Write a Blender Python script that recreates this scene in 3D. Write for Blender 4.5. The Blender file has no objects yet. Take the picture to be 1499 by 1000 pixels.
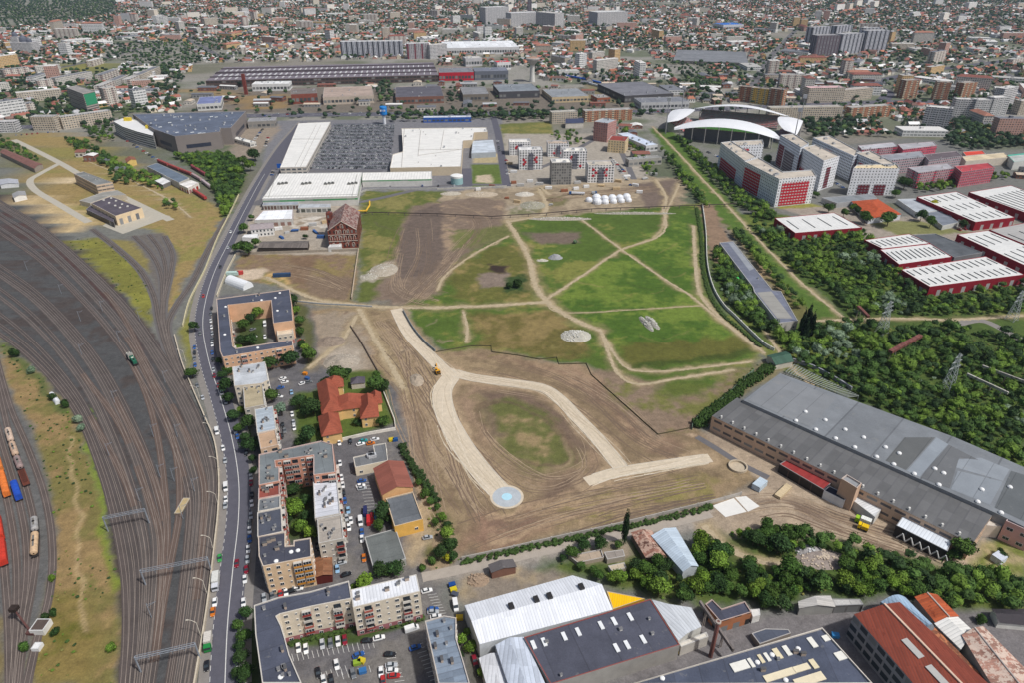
import bpy,math,random
import numpy as np
from mathutils import Vector
R=random.Random(11)
NR=np.random.RandomState(5)
C=bpy.context.scene.collection
CAMH,TH,F=220.0,math.radians(30),1000.0
CT,ST=math.cos(TH),math.sin(TH)
def S(r,g,b,k=1.0):
 f=lambda c:((c/255+.055)/1.055)**2.4 if c>10 else c/255/12.92
 return(f(r)*k,f(g)*k,f(b)*k)
def P(px,py,z=0.0):
 """photo pixel -> point of the horizontal plane at height z"""
 x,y=(px-749.5)/F,(500-py)/F
 d=(x,CT+y*ST,-ST+y*CT)
 t=(z-CAMH)/d[2]
 return(d[0]*t,d[1]*t,z)
def proj(X,Y,Z=0.0):
 Zc=Z-CAMH
 dep=Y*CT-Zc*ST
 up=Y*ST+Zc*CT
 return 749.5+F*X/dep,500-F*up/dep
def hfrom(px,yb,yt):
 d=P(px,yb)
 y=(500-yt)/F
 return CAMH+d[1]*(-ST+y*CT)/(CT+y*ST)
_T=NR.rand(256,256).astype(np.float32)
def vnoise(x,y):
 xi=np.floor(x).astype(np.int64);yi=np.floor(y).astype(np.int64)
 fx=x-xi;fy=y-yi
 fx=fx*fx*(3-2*fx);fy=fy*fy*(3-2*fy)
 a=_T[xi&255,yi&255];b=_T[(xi+1)&255,yi&255]
 c=_T[xi&255,(yi+1)&255];d=_T[(xi+1)&255,(yi+1)&255]
 return(a*(1-fx)+b*fx)*(1-fy)+(c*(1-fx)+d*fx)*fy
def fbm(x,y,o=4):
 s=0;a=.5;n=0
 for i in range(o):
  s=s+a*vnoise(x+17.3*i,y+9.1*i);n+=a;x=x*2.03;y=y*2.03;a*=.5
 return s/n
def inpoly(x,y,poly):
 r=np.zeros(x.shape,bool)
 n=len(poly)
 for i in range(n):
  x0,y0=poly[i][:2];x1,y1=poly[(i+1)%n][:2]
  if y0==y1:continue
  r^=((y0>y)!=(y1>y))&(x<(x1-x0)*(y-y0)/(y1-y0)+x0)
 return r
def segdist(x,y,pts,closed):
 d=np.full(x.shape,1e9)
 n=len(pts)
 for i in range(n if closed else n-1):
  ax,ay=pts[i][:2];bx_,by_=pts[(i+1)%n][:2]
  dx,dy=bx_-ax,by_-ay
  t=np.clip(((x-ax)*dx+(y-ay)*dy)/max(dx*dx+dy*dy,1e-9),0,1)
  d=np.minimum(d,np.hypot(x-ax-t*dx,y-ay-t*dy))
 return d
class G:
 def __init__(s,name):
  s.m=bpy.data.materials.new(name);s.m.use_nodes=True
  s.t=s.m.node_tree;s.b=s.t.nodes['Principled BSDF']
  s.b.inputs['Specular IOR Level'].default_value=.25
 def n(s,k,**kw):
  o=s.t.nodes.new(k)
  for a,v in kw.items():setattr(o,a,v)
  return o
 def put(s,sock,v):
  if isinstance(v,bpy.types.NodeSocket):s.t.links.new(v,sock)
  elif v is not None:
   if isinstance(v,(tuple,list)) and len(v)==3 and len(sock.default_value)==4:v=(*v,1)
   sock.default_value=v
 def math(s,op,a,b=None,c=None):
  o=s.n('ShaderNodeMath',operation=op)
  s.put(o.inputs[0],a);s.put(o.inputs[1],b)
  if c is not None:s.put(o.inputs[2],c)
  return o.outputs[0]
 def mix(s,f,a,b,mode='MIX'):
  o=s.n('ShaderNodeMix',data_type='RGBA',blend_type=mode)
  s.put(o.inputs[0],f);s.put(o.inputs[6],a);s.put(o.inputs[7],b)
  return o.outputs[2]
 def noise(s,vec,scale,detail=3,rough=.6):
  o=s.n('ShaderNodeTexNoise');s.put(o.inputs['Vector'],vec)
  o.inputs['Scale'].default_value=scale;o.inputs['Detail'].default_value=detail
  o.inputs['Roughness'].default_value=rough
  return o.outputs['Fac']
 def vary(s,col,fac,lo,hi):
  """multiply colour by a factor lo..hi driven by fac"""
  r=s.n('ShaderNodeMapRange');s.put(r.inputs[0],fac)
  r.inputs[1].default_value=.25;r.inputs[2].default_value=.75
  r.inputs[3].default_value=lo;r.inputs[4].default_value=hi
  v=s.n('ShaderNodeVectorMath',operation='SCALE')
  s.put(v.inputs[0],col);s.put(v.inputs['Scale'],r.outputs[0])
  return v.outputs[0]
 def pos(s):return s.n('ShaderNodeNewGeometry').outputs['Position']
 def uv(s):
  o=s.n('ShaderNodeSeparateXYZ');s.t.links.new(s.n('ShaderNodeUVMap').outputs[0],o.inputs[0])
  return o.outputs[0],o.outputs[1]
 def wn(s,a,b):
  c=s.n('ShaderNodeCombineXYZ');s.put(c.inputs[0],a);s.put(c.inputs[1],b)
  w=s.n('ShaderNodeTexWhiteNoise',noise_dimensions='2D');s.t.links.new(c.outputs[0],w.inputs['Vector'])
  return w.outputs['Value']
 def bump(s,h,dist=.1,st=.5):
  o=s.n('ShaderNodeBump');o.inputs['Strength'].default_value=st;o.inputs['Distance'].default_value=dist
  s.put(o.inputs['Height'],h);s.t.links.new(o.outputs[0],s.b.inputs['Normal'])
 def done(s,col,rough=.85,metal=0):
  s.put(s.b.inputs['Base Color'],col);s.put(s.b.inputs['Roughness'],rough);s.b.inputs['Metallic'].default_value=metal
  return s.m
_mc={}
def cached(f):
 def w(*a,**k):
  key=(f.__name__,a,tuple(sorted(k.items())))
  if key not in _mc:_mc[key]=f(*a,**k)
  return _mc[key]
 return w
@cached
def plain(col,rough=.8,var=.2,sc=.5,metal=0):
 g=G('surface');p=g.pos()
 c=g.vary(col,g.noise(p,sc,4),1-var,1+var)
 c=g.vary(c,g.noise(p,sc*9,2),1-var*.5,1+var*.5)
 return g.done(c,rough,metal)
@cached
def bitumen(col,var=.22,seam=6.0):
 g=G('bitumen_roof');p=g.pos();u,v=g.uv()
 c=g.vary(col,g.noise(p,.12,4),1-var,1+var)
 c=g.vary(c,g.noise(p,1.6,3),1-var*.6,1+var*.6)
 cell=g.wn(g.math('FLOOR',g.math('DIVIDE',u,seam)),g.math('FLOOR',g.math('DIVIDE',v,seam*3)))
 c=g.vary(c,cell,1-var*.35,1+var*.35)
 ln=g.math('LESS_THAN',g.math('FRACT',g.math('DIVIDE',u,seam)),.035)
 c=g.mix(g.math('MULTIPLY',ln,.35),c,(.03,.03,.035))
 st=g.math('GREATER_THAN',g.noise(p,.22,5,.7),.64)
 c=g.mix(g.math('MULTIPLY',st,.25),c,(.28,.27,.25))
 return g.done(c,.8)
@cached
def metalroof(col,pitch=1.0,var=.12,stain=0.0,scol=(.2,.07,.03)):
 g=G('sheet_roof');p=g.pos();u,v=g.uv()
 c=g.vary(col,g.wn(g.math('FLOOR',g.math('DIVIDE',u,pitch)),g.math('FLOOR',g.math('DIVIDE',v,7.0))),1-var,1+var)
 c=g.vary(c,g.noise(p,.15,4),1-var,1+var)
 c=g.vary(c,g.noise(p,1.3,3),1-var*.6,1+var*.6)
 fr=g.math('FRACT',g.math('DIVIDE',u,pitch))
 c=g.mix(g.math('MULTIPLY',g.math('LESS_THAN',fr,.14),.3),c,(.08,.08,.09))
 if stain>0:
  m=g.math('GREATER_THAN',g.noise(p,.5,5,.75),1-stain)
  c=g.mix(g.math('MULTIPLY',m,.8),c,scol)
 g.bump(g.math('PINGPONG',fr,.5),.15,.5)
 return g.done(c,.55)
@cached
def tiles(col,var=.3):
 g=G('clay_tiles');p=g.pos();u,v=g.uv()
 c=g.vary(col,g.noise(p,.3,4),1-var,1+var)
 c=g.vary(c,g.noise(p,3.0,2),1-var*.6,1+var*.6)
 fr=g.math('FRACT',g.math('DIVIDE',v,.9))
 c=g.mix(g.math('MULTIPLY',g.math('LESS_THAN',fr,.2),.25),c,(.05,.02,.015))
 return g.done(c,.8)
@cached
def facade(wall,ww=3.2,fh=2.9,a=.28,b=.72,c0=.32,d=.82,glass=(.035,.045,.055),band=None,bfrac=.3,bcol=None,bn=4,low=None):
 g=G('facade');p=g.pos();u,v=g.uv()
 cu=g.math('DIVIDE',u,ww);cv=g.math('DIVIDE',v,fh)
 fu=g.math('FRACT',cu);fv=g.math('FRACT',cv)
 iu=g.math('FLOOR',cu);iv=g.math('FLOOR',cv)
 col=g.vary(wall,g.noise(p,.25,4),.86,1.12)
 col=g.vary(col,g.noise(p,2.0,3),.92,1.08)
 if low:col=g.mix(g.math('LESS_THAN',v,fh),col,low)
 if band:col=g.mix(g.math('LESS_THAN',fv,bfrac),col,band)
 m=g.math('MULTIPLY',g.math('MULTIPLY',g.math('GREATER_THAN',fu,a),g.math('LESS_THAN',fu,b)),g.math('MULTIPLY',g.math('GREATER_THAN',fv,c0),g.math('LESS_THAN',fv,d)))
 w=g.wn(iu,iv)
 gl=g.mix(g.math('MULTIPLY',g.math('GREATER_THAN',w,.72),.55),glass,(.35,.35,.34))
 if bcol:
  isb=g.math('LESS_THAN',g.math('FRACT',g.math('DIVIDE',g.math('ADD',iu,.5),bn)),1.5/bn)
  par=g.math('LESS_THAN',fv,.42)
  bc=g.mix(par,(.10,.10,.11),bcol)
  bc=g.mix(g.math('GREATER_THAN',fv,.9),bc,bcol)
  m=g.math('MULTIPLY',m,g.math('SUBTRACT',1.0,isb))
  col=g.mix(isb,col,bc)
 col=g.mix(m,col,gl)
 return g.done(col,g.math('SUBTRACT',.85,g.math('MULTIPLY',m,.5)))
@cached
def objcol(rough=.4,var=.1,k=1.0,sc=.6):
 """colour of the object itself (each copy has its own paint)"""
 g=G('own_colour')
 oc=g.n('ShaderNodeObjectInfo').outputs['Color']
 c=g.vary(oc,g.noise(g.pos(),sc,3),k*(1-var),k*(1+var))
 return g.done(c,rough)
@cached
def leafmat():
 g=G('leaves')
 oc=g.n('ShaderNodeObjectInfo').outputs['Color']
 at=g.n('ShaderNodeAttribute',attribute_name='tone').outputs['Fac']
 c=g.vary(oc,at,.55,1.5)
 c=g.vary(c,g.noise(g.pos(),.7,4,.7),.6,1.45)
 g.b.inputs['Specular IOR Level'].default_value=.12
 return g.done(c,.75)
@cached
def attrmat(name,rough=.85,var=.15,sc=.8):
 g=G(name)
 c=g.n('ShaderNodeAttribute',attribute_name='col').outputs['Color']
 c=g.vary(c,g.noise(g.pos(),sc,4,.7),1-var,1+var)
 return g.done(c,rough)
@cached
def glassmat():
 g=G('window_glass');
 c=g.vary((.03,.04,.05),g.noise(g.pos(),.8,2),.5,1.6)
 g.b.inputs['Specular IOR Level'].default_value=.5
 return g.done(c,.12)
class MB:
 def __init__(s):s.v=[];s.f=[];s.mi=[];s.uv=[];s.mats=[];s.sm=False
 def mat(s,m):
  if m not in s.mats:s.mats.append(m)
  return s.mats.index(m)
 def ngon(s,pts,m,uv=None):
  i=len(s.v);s.v+=[tuple(p) for p in pts];s.f.append(tuple(range(i,i+len(pts))));s.mi.append(s.mat(m))
  s.uv+=uv if uv else[(p[0],p[1]) for p in pts]
 def wall(s,a,b,z0,z1,m,u0=0.0,v0=0.0):
  L=math.hypot(b[0]-a[0],b[1]-a[1])
  s.ngon([(a[0],a[1],z0),(b[0],b[1],z0),(b[0],b[1],z1),(a[0],a[1],z1)],m,[(u0,v0),(u0+L,v0),(u0+L,v0+z1-z0),(u0,v0+z1-z0)])
  return u0+L
 def slope(s,a,b,c,d,m):
  """roof quad, a-b the eave: u along it, v up the slope"""
  A,B,Cc,D=map(Vector,(a,b,c,d));L=(B-A).length;e=(B-A).normalized()
  f=lambda q:((q-A).dot(e),((q-A)-e*(q-A).dot(e)).length)
  s.ngon([a,b,c,d],m,[f(A),f(B),f(Cc),f(D)])
 def box(s,c,sz,m,rz=0.0,bottom=False):
  co,si=math.cos(rz),math.sin(rz)
  hx,hy,hz=sz[0]/2,sz[1]/2,sz[2]/2
  q=[(c[0]+x*co-y*si,c[1]+x*si+y*co) for x,y in((-hx,-hy),(hx,-hy),(hx,hy),(-hx,hy))]
  z0,z1=c[2]-hz,c[2]+hz
  u=0
  for i in range(4):u=s.wall(q[i],q[(i+1)%4],z0,z1,m,u)
  s.ngon([(x,y,z1) for x,y in q],m)
  if bottom:s.ngon([(x,y,z0) for x,y in reversed(q)],m)
 def bar(s,p,q,w,m,n=4,w2=None):
  p,q=Vector(p),Vector(q);d=(q-p).normalized()
  a=d.cross(Vector((0,0,1)) if abs(d.z)<.95 else Vector((1,0,0))).normalized();b=d.cross(a)
  w2=w if w2 is None else w2
  r0=[p+(a*math.cos(2*math.pi*(i+.5)/n)+b*math.sin(2*math.pi*(i+.5)/n))*w for i in range(n)]
  r1=[q+(a*math.cos(2*math.pi*(i+.5)/n)+b*math.sin(2*math.pi*(i+.5)/n))*w2 for i in range(n)]
  for i in range(n):
   j=(i+1)%n;s.ngon([r0[j],r0[i],r1[i],r1[j]],m,[(0,0),(0,1),(1,1),(1,0)])
  s.ngon([x for x in r1],m);s.ngon([x for x in reversed(r0)],m)
 def lathe(s,c,prof,m,n=16,arc=None):
  for k in range(len(prof)-1):
   (r0,z0),(r1,z1)=prof[k],prof[k+1]
   for i in range(n):
    a0,a1=2*math.pi*i/n,2*math.pi*(i+1)/n
    pts=[(c[0]+r0*math.cos(a0),c[1]+r0*math.sin(a0),c[2]+z0),(c[0]+r0*math.cos(a1),c[1]+r0*math.sin(a1),c[2]+z0),(c[0]+r1*math.cos(a1),c[1]+r1*math.sin(a1),c[2]+z1),(c[0]+r1*math.cos(a0),c[1]+r1*math.sin(a0),c[2]+z1)]
    if r0<1e-6:pts=[pts[0],pts[2],pts[3]]
    elif r1<1e-6:pts=pts[:3]
    s.ngon(pts,m)
 def build(s,name,parent=None,origin=None,loc=None):
  me=bpy.data.meshes.new(name)
  o0=Vector(origin) if origin is not None else Vector((0,0,0))
  va=np.array(s.v,np.float64)-np.array(o0)
  me.from_pydata(va.tolist(),[],s.f)
  for m in s.mats:me.materials.append(m)
  me.polygons.foreach_set('material_index',s.mi)
  ul=me.uv_layers.new(name='UVMap')
  ul.data.foreach_set('uv',np.array(s.uv,np.float32).ravel())
  if s.sm:me.polygons.foreach_set('use_smooth',[True]*len(s.f))
  ob=bpy.data.objects.new(name,me);C.objects.link(ob)
  if parent is not None:ob.parent=parent
  elif loc is not None:ob.location=loc
  elif origin is not None:ob.location=origin
  return ob
LM=[]
NAMED=[]
def tag(o,label,cat,group=None,kind=None):
 o['label']=label;o['category']=cat
 if group:o['group']=group
 if kind:o['kind']=kind
 return o
def thing(name,label,cat,loc,group=None,lm=None):
 o=bpy.data.objects.new(name,None);C.objects.link(o);o.location=loc;o.empty_display_size=1
 tag(o,label,cat,group)
 if lm:LM.append((lm,loc[0],loc[1]))
 return o
def structure(o):o['kind']='structure';return o
def ccw(p):
 a=sum(p[i][0]*p[(i+1)%len(p)][1]-p[(i+1)%len(p)][0]*p[i][1] for i in range(len(p)))
 return list(p) if a>0 else list(reversed(p))
def cen(p):return(sum(q[0] for q in p)/len(p),sum(q[1] for q in p)/len(p))
def rectify(q):
 c=cen(q)
 ux=(q[1][0]-q[0][0]+q[2][0]-q[3][0])/2;uy=(q[1][1]-q[0][1]+q[2][1]-q[3][1])/2
 vx=(q[3][0]-q[0][0]+q[2][0]-q[1][0])/2;vy=(q[3][1]-q[0][1]+q[2][1]-q[1][1])/2
 L=math.hypot(ux,uy);W=math.hypot(vx,vy)
 au=math.atan2(uy,ux);av=math.atan2(vy,vx)
 sgn=1 if math.sin(av-au)>0 else-1
 a=(au*L+(au+((av-au+math.pi)%(2*math.pi)-math.pi)-sgn*math.pi/2)*W)/(L+W)
 e=(math.cos(a)*L/2,math.sin(a)*L/2);n=(-math.sin(a)*sgn*W/2,math.cos(a)*sgn*W/2)
 return[(c[0]-e[0]-n[0],c[1]-e[1]-n[1]),(c[0]+e[0]-n[0],c[1]+e[1]-n[1]),(c[0]+e[0]+n[0],c[1]+e[1]+n[1]),(c[0]-e[0]+n[0],c[1]-e[1]+n[1])]
def offset(poly,d):
 out=[];n=len(poly)
 for i in range(n):
  a,b,c=poly[i-1],poly[i],poly[(i+1)%n]
  def nr(p,q):
   l=math.hypot(q[0]-p[0],q[1]-p[1]) or 1;return(-(q[1]-p[1])/l,(q[0]-p[0])/l)
  n1,n2=nr(a,b),nr(b,c);k=1+n1[0]*n2[0]+n1[1]*n2[1];k=max(k,.35)
  out.append((b[0]+d*(n1[0]+n2[0])/k,b[1]+d*(n1[1]+n2[1])/k))
 return out
def mainaxis(poly):
 i=max(range(len(poly)),key=lambda i:math.dist(poly[i],poly[(i+1)%len(poly)]))
 a,b=poly[i],poly[(i+1)%len(poly)]
 return math.atan2(b[1]-a[1],b[0]-a[0])
def rotuv(pts,ang):
 c,s=math.cos(ang),math.sin(ang)
 return[(p[0]*c+p[1]*s,-p[0]*s+p[1]*c) for p in pts]
_wm={}
def window_mesh(w,h,frame,glass_k=0):
 k=('w',w,h,frame)
 if k not in _wm:
  m=MB();fr=plain(frame,.6,.08);gl=glassmat()
  m.box((0,-.06,h/2),(w,.18,h),fr)
  m.ngon([(-w/2+.1,-.153,.1),(-.04,-.153,.1),(-.04,-.153,h-.1),(-w/2+.1,-.153,h-.1)],gl)
  m.ngon([(.04,-.153,.1),(w/2-.1,-.153,.1),(w/2-.1,-.153,h-.1),(.04,-.153,h-.1)],gl)
  o=m.build('window');_wm[k]=o.data;bpy.data.objects.remove(o)
 return _wm[k]
def balcony_mesh(w,col,glazed):
 k=('b',w,col,glazed)
 if k not in _wm:
  m=MB();pm=plain(col,.7,.15);gl=glassmat();sl=plain(S(190,186,178),.8,.1)
  m.box((0,-.6,.08),(w,1.2,.16),sl,bottom=True)
  m.box((0,-1.16,.62),(w,.08,1.0),pm);m.box((-w/2+.04,-.6,.62),(.08,1.1,1.0),pm);m.box((w/2-.04,-.6,.62),(.08,1.1,1.0),pm)
  m.box((0,-.05,1.25),(w*.8,.16,2.1),gl)
  if glazed:
   m.box((0,-1.12,1.85),(w-.1,.06,1.35),gl);m.box((0,-.6,2.6),(w,1.25,.1),sl)
   for x in(-w/2+.06,-w/6,w/6,w/2-.06):m.box((x,-1.14,1.85),(.1,.12,1.4),plain(S(235,235,232),.6,.05))
  o=m.build('balcony');_wm[k]=o.data;bpy.data.objects.remove(o)
 return _wm[k]
def put(mesh,name,root,x,y,z,rz):
 o=bpy.data.objects.new(name,mesh);C.objects.link(o);o.parent=root
 o.location=(x-root.location.x,y-root.location.y,z);o.rotation_euler=(0,0,rz)
 return o
def facing(a,b):
 nx,ny=b[1]-a[1],-(b[0]-a[0])
 mx,my=(a[0]+b[0])/2,(a[1]+b[1])/2
 return-nx*mx-ny*my>0
def dress(root,a,b,H,floors,pat,unit=3.4,frame=S(232,230,225),bcols=None,z0=0.0,wsz=(1.5,1.4),cnt=None,glaz=.5):
 """windows (w), small windows (s), balconies (b), blanks (.) along wall a-b on every floor"""
 L=math.dist(a,b);n=max(1,round(L/unit));dx,dy=(b[0]-a[0])/L,(b[1]-a[1])/L
 rz=math.atan2(dy,dx);fh=(H-z0)/floors
 for f in range(floors):
  for i in range(n):
   ch=pat[i%len(pat)]
   if ch=='.':continue
   if cnt is not None:
    if cnt[0]>=96:return
    cnt[0]+=1
   s=(i+.5)/n*L;x,y=a[0]+dx*s,a[1]+dy*s;z=z0+f*fh
   if ch=='b' and f>0:
    put(balcony_mesh(min(3.1,unit*.92),R.choice(bcols),R.random()<glaz),'balcony',root,x,y,z,rz)
   elif ch=='s':put(window_mesh(.8,.9,frame),'window',root,x,y,z+fh*.45,rz)
   else:put(window_mesh(wsz[0],wsz[1],frame),'window',root,x,y,z+fh*.3,rz)
def flatroof_extras(root,poly,H,n,kinds=('vent',),seed=0):
 rr=random.Random(seed+int(abs(poly[0][0])*7));c=cen(poly)
 xs=[p[0] for p in poly];ys=[p[1] for p in poly];ang=mainaxis(poly)
 ins=offset(poly,1.6);k=0;t=0
 while k<n and t<n*30:
  t+=1
  x,y=rr.uniform(min(xs),max(xs)),rr.uniform(min(ys),max(ys))
  if not inpoly(np.array([x]),np.array([y]),ins)[0]:continue
  k+=1;kd=rr.choice(kinds);m=MB()
  if kd=='vent':
   w=rr.uniform(.7,1.3);m.box((x,y,H+.5),(w,w*.8,1.0),plain(S(200,198,192),.7,.2),ang)
   m.box((x,y,H+1.06),(w+.3,w*.8+.3,.12),plain(S(120,120,122),.7,.2),ang);nm='roof_vent'
  elif kd=='chimney':
   m.box((x,y,H+.8),(1.6,.8,1.6),plain(S(176,160,145),.8,.2),ang);m.box((x,y,H+1.65),(1.9,1.0,.15),plain(S(90,90,92),.8,.2),ang);nm='chimney'
  elif kd=='unit':
   w=rr.uniform(2,4);m.box((x,y,H+.9),(w,w*.6,1.6),plain(S(188,190,192),.5,.15),ang)
   m.box((x,y,H+1.75),(w*.6,w*.4,.16),plain(S(70,72,76),.6,.2),ang);nm='ventilation_unit'
  elif kd=='dome':
   m.lathe((x,y,H),[(.9,0),(.9,.35),(.6,.6),(0,.72)],plain(S(240,240,238),.4,.04),8);nm='skylight'
  elif kd=='sky':
   m.box((x,y,H+.25),(4.2,1.6,.5),plain(S(225,228,226),.3,.06),ang+math.pi/2);nm='skylight'
  m.build(nm,root,root.location)
FOOT=[]
def blk(name,label,cat,pts,H,wall,roof,fl=0,pat=None,parapet=.5,pcol=None,group=None,lm=None,world=False,rect=False,unit=3.4,bcols=None,extras=0,kinds=('vent',),fac=None,glaz=.5,z0=0.0,seam=6.0,roofmat=None,low=None,wsz=(1.5,1.4),skip=()):
 poly=ccw([P(*p,H)[:2] for p in pts] if not world else[p[:2] for p in pts])
 if rect and len(poly)==4:poly=ccw(rectify(poly))
 c=cen(poly);FOOT.append(poly)
 r=thing(name,label,cat,(c[0],c[1],0),group,lm)
 wm=fac if fac is not None else plain(wall,.85,.12,.3)
 w=MB();top=H+parapet;u=0
 cnt=[0];n=len(poly)
 flip=lambda:None
 for i in range(n):
  a,b=poly[i],poly[(i+1)%n]
  fm=wm
  if fac is None and fl and not(pat and facing(a,b) and math.dist(a,b)>5):fm=facade(wall,3.3,H/fl)
  u=w.wall(a,b,z0,top,fm,u)
 if low:
  for i in range(n):
   a,b=poly[i],poly[(i+1)%n];nx,ny=b[1]-a[1],-(b[0]-a[0]);l=math.hypot(nx,ny);o_=.05
   a2=(a[0]+nx/l*o_,a[1]+ny/l*o_);b2=(b[0]+nx/l*o_,b[1]+ny/l*o_)
   if facing(a,b):w.wall(a2,b2,0,low[1],plain(low[0],.8,.15))
 w.build('wall',r,r.location)
 ins=offset(poly,.35)
 rm=roofmat or bitumen(roof,.22,seam)
 ang=mainaxis(poly)
 m=MB();p3=[(x,y,H) for x,y in ins];m.ngon(p3,rm,rotuv(p3,ang));m.build('roof',r,r.location)
 pm=MB();pmat=plain(pcol or tuple(.45*x+.55*y for x,y in zip(wall,S(188,188,188))),.7,.1)
 for i in range(n):
  j=(i+1)%n
  pm.ngon([(*poly[i],top),(*poly[j],top),(*ins[j],top),(*ins[i],top)],pmat)
  pm.wall(ins[j],ins[i],H,top,pmat)
 pm.build('parapet',r,r.location)
 if fl and pat:
  for i in range(n):
   a,b=poly[i],poly[(i+1)%n]
   if facing(a,b) and math.dist(a,b)>5 and i not in skip:dress(r,a,b,H,fl,pat,unit,bcols=bcols,cnt=cnt,glaz=glaz,wsz=wsz)
 if extras:flatroof_extras(r,poly,H,extras,kinds)
 return r,poly
def gable(name,label,cat,pts,H,rh,wall,roofmat,group=None,lm=None,fac=None,world=False,rect=False,over=.4,kind='gable',hip=.5,ridgecap=None,pat=None,fl=1,unit=4,sky=0,skycol=S(225,228,226),wsz=(1.5,1.4),chim=0):
 """pts at eave height; edges 0-1 and 2-3 are the gable ends, the ridge runs between their middles"""
 q=[P(*p,H)[:2] for p in pts] if not world else[p[:2] for p in pts]
 if rect:q=rectify(q)
 a,b,c_,d=q
 if sum(q[i][0]*q[(i+1)%4][1]-q[(i+1)%4][0]*q[i][1] for i in range(4))<0:a,b,c_,d=b,a,d,c_
 q=[a,b,c_,d];c=cen(q);FOOT.append(q)
 r=thing(name,label,cat,(c[0],c[1],0),group,lm)
 wm=fac or plain(wall,.85,.14,.3)
 m=MB();u=0
 for i in range(4):u=m.wall(q[i],q[(i+1)%4],0,H,wm,u)
 R0=Vector(((a[0]+b[0])/2,(a[1]+b[1])/2,H+rh));R1=Vector(((c_[0]+d[0])/2,(c_[1]+d[1])/2,H+rh))
 ax=(R1-R0);L=ax.length;ax=ax/L
 if kind=='hip':
  hh=min(L*.45,math.dist(a,b)*hip);R0=R0+ax*hh;R1=R1-ax*hh
 else:
  m.ngon([(*a,H),(*b,H),tuple(R0)],wm,[(0,H),(math.dist(a,b),H),(math.dist(a,b)/2,H+rh)])
  m.ngon([(*c_,H),(*d,H),tuple(R1)],wm,[(0,H),(math.dist(a,b),H),(math.dist(a,b)/2,H+rh)])
 m.build('wall',r,r.location)
 o=offset(q,-over);A,B,Cc,D=[Vector((x,y,H-(over*rh/(math.dist(a,b)/2)))) for x,y in o]
 up=Vector((0,0,.06))
 rm=MB();E0,E1=(R0,R1) if kind=='hip' else(R0-ax*over,R1+ax*over)
 rm.slope(B+up,Cc+up,E1+up,E0+up,roofmat);rm.slope(D+up,A+up,E0+up,E1+up,roofmat)
 if kind=='hip':
  for(p,s,e) in((A,B,E0),(Cc,D,E1)):
   l=(s-p).length;rm.ngon([p+up,s+up,e+up],roofmat,[(0,0),(l,0),(l/2,l/2)])
 rf=rm.build('roof',r,r.location)
 if ridgecap:
  k=MB();k.bar(E0+up*2,E1+up*2,.28,plain(ridgecap,.6,.1),6);k.build('ridge_cap',r,r.location)
 for j in range(sky):
  t=(j+.5)/sky
  for(e0,e1,s) in((B,Cc,1),(A,D,-1)):
   lo=Vector(e0).lerp(Vector(e1),t);hi=E0.lerp(E1,t);p=lo.lerp(hi,.25)+up*3;q2=lo.lerp(hi,.75)+up*3
   k=MB();hw=ax*.5;pts4=[p-hw,p+hw,q2+hw,q2-hw]
   if s<0:pts4.reverse()
   k.ngon(pts4,plain(skycol,.4,.1));k.build('skylight',r,r.location)
 for j in range(chim):
  t=.25+.5*j/max(1,chim-1) if chim>1 else.35
  p=E0.lerp(E1,t);k=MB();k.box((p.x,p.y+.0,p.z+.3),(.9,.7,1.8),plain(S(170,120,100),.8,.2));k.build('chimney',r,r.location)
 if pat:
  for i in range(4):
   if facing(q[i],q[(i+1)%4]):dress(r,q[i],q[(i+1)%4],H,fl,pat,unit,wsz=wsz)
 return r,q
def bx(name,label,cat,xl,yl,xr,yr,ytop,depth,wall,roof,H=None,**k):
 """box whose front foot runs from pixel (xl,yl) to (xr,yr); ytop = pixel height of its front top edge at the left"""
 a,b=P(xl,yl),P(xr,yr)
 H=H or hfrom(xl,yl,ytop)
 L=math.dist(a[:2],b[:2]);nx,ny=-(b[1]-a[1])/L,(b[0]-a[0])/L
 q=[a[:2],b[:2],(b[0]+nx*depth,b[1]+ny*depth),(a[0]+nx*depth,a[1]+ny*depth)]
 g=k.pop('gab',None)
 if g is not None:
  alongx=k.pop('ridge','x')=='x'
  qq=[q[3],q[0],q[1],q[2]] if alongx else q
  return gable(name,label,cat,qq,H,g,wall,k.pop('roofmat',None) or tiles(roof),world=True,**k)
 return blk(name,label,cat,q,H,wall,roof,world=True,**k)
def ico(sub):
 import bmesh
 b=bmesh.new();bmesh.ops.create_icosphere(b,subdivisions=sub,radius=1)
 v=np.array([x.co[:] for x in b.verts]);f=np.array([[w.index for w in x.verts] for x in b.faces]);b.free()
 return v,f
ICO={s:ico(s) for s in(1,2,3)}
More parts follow.
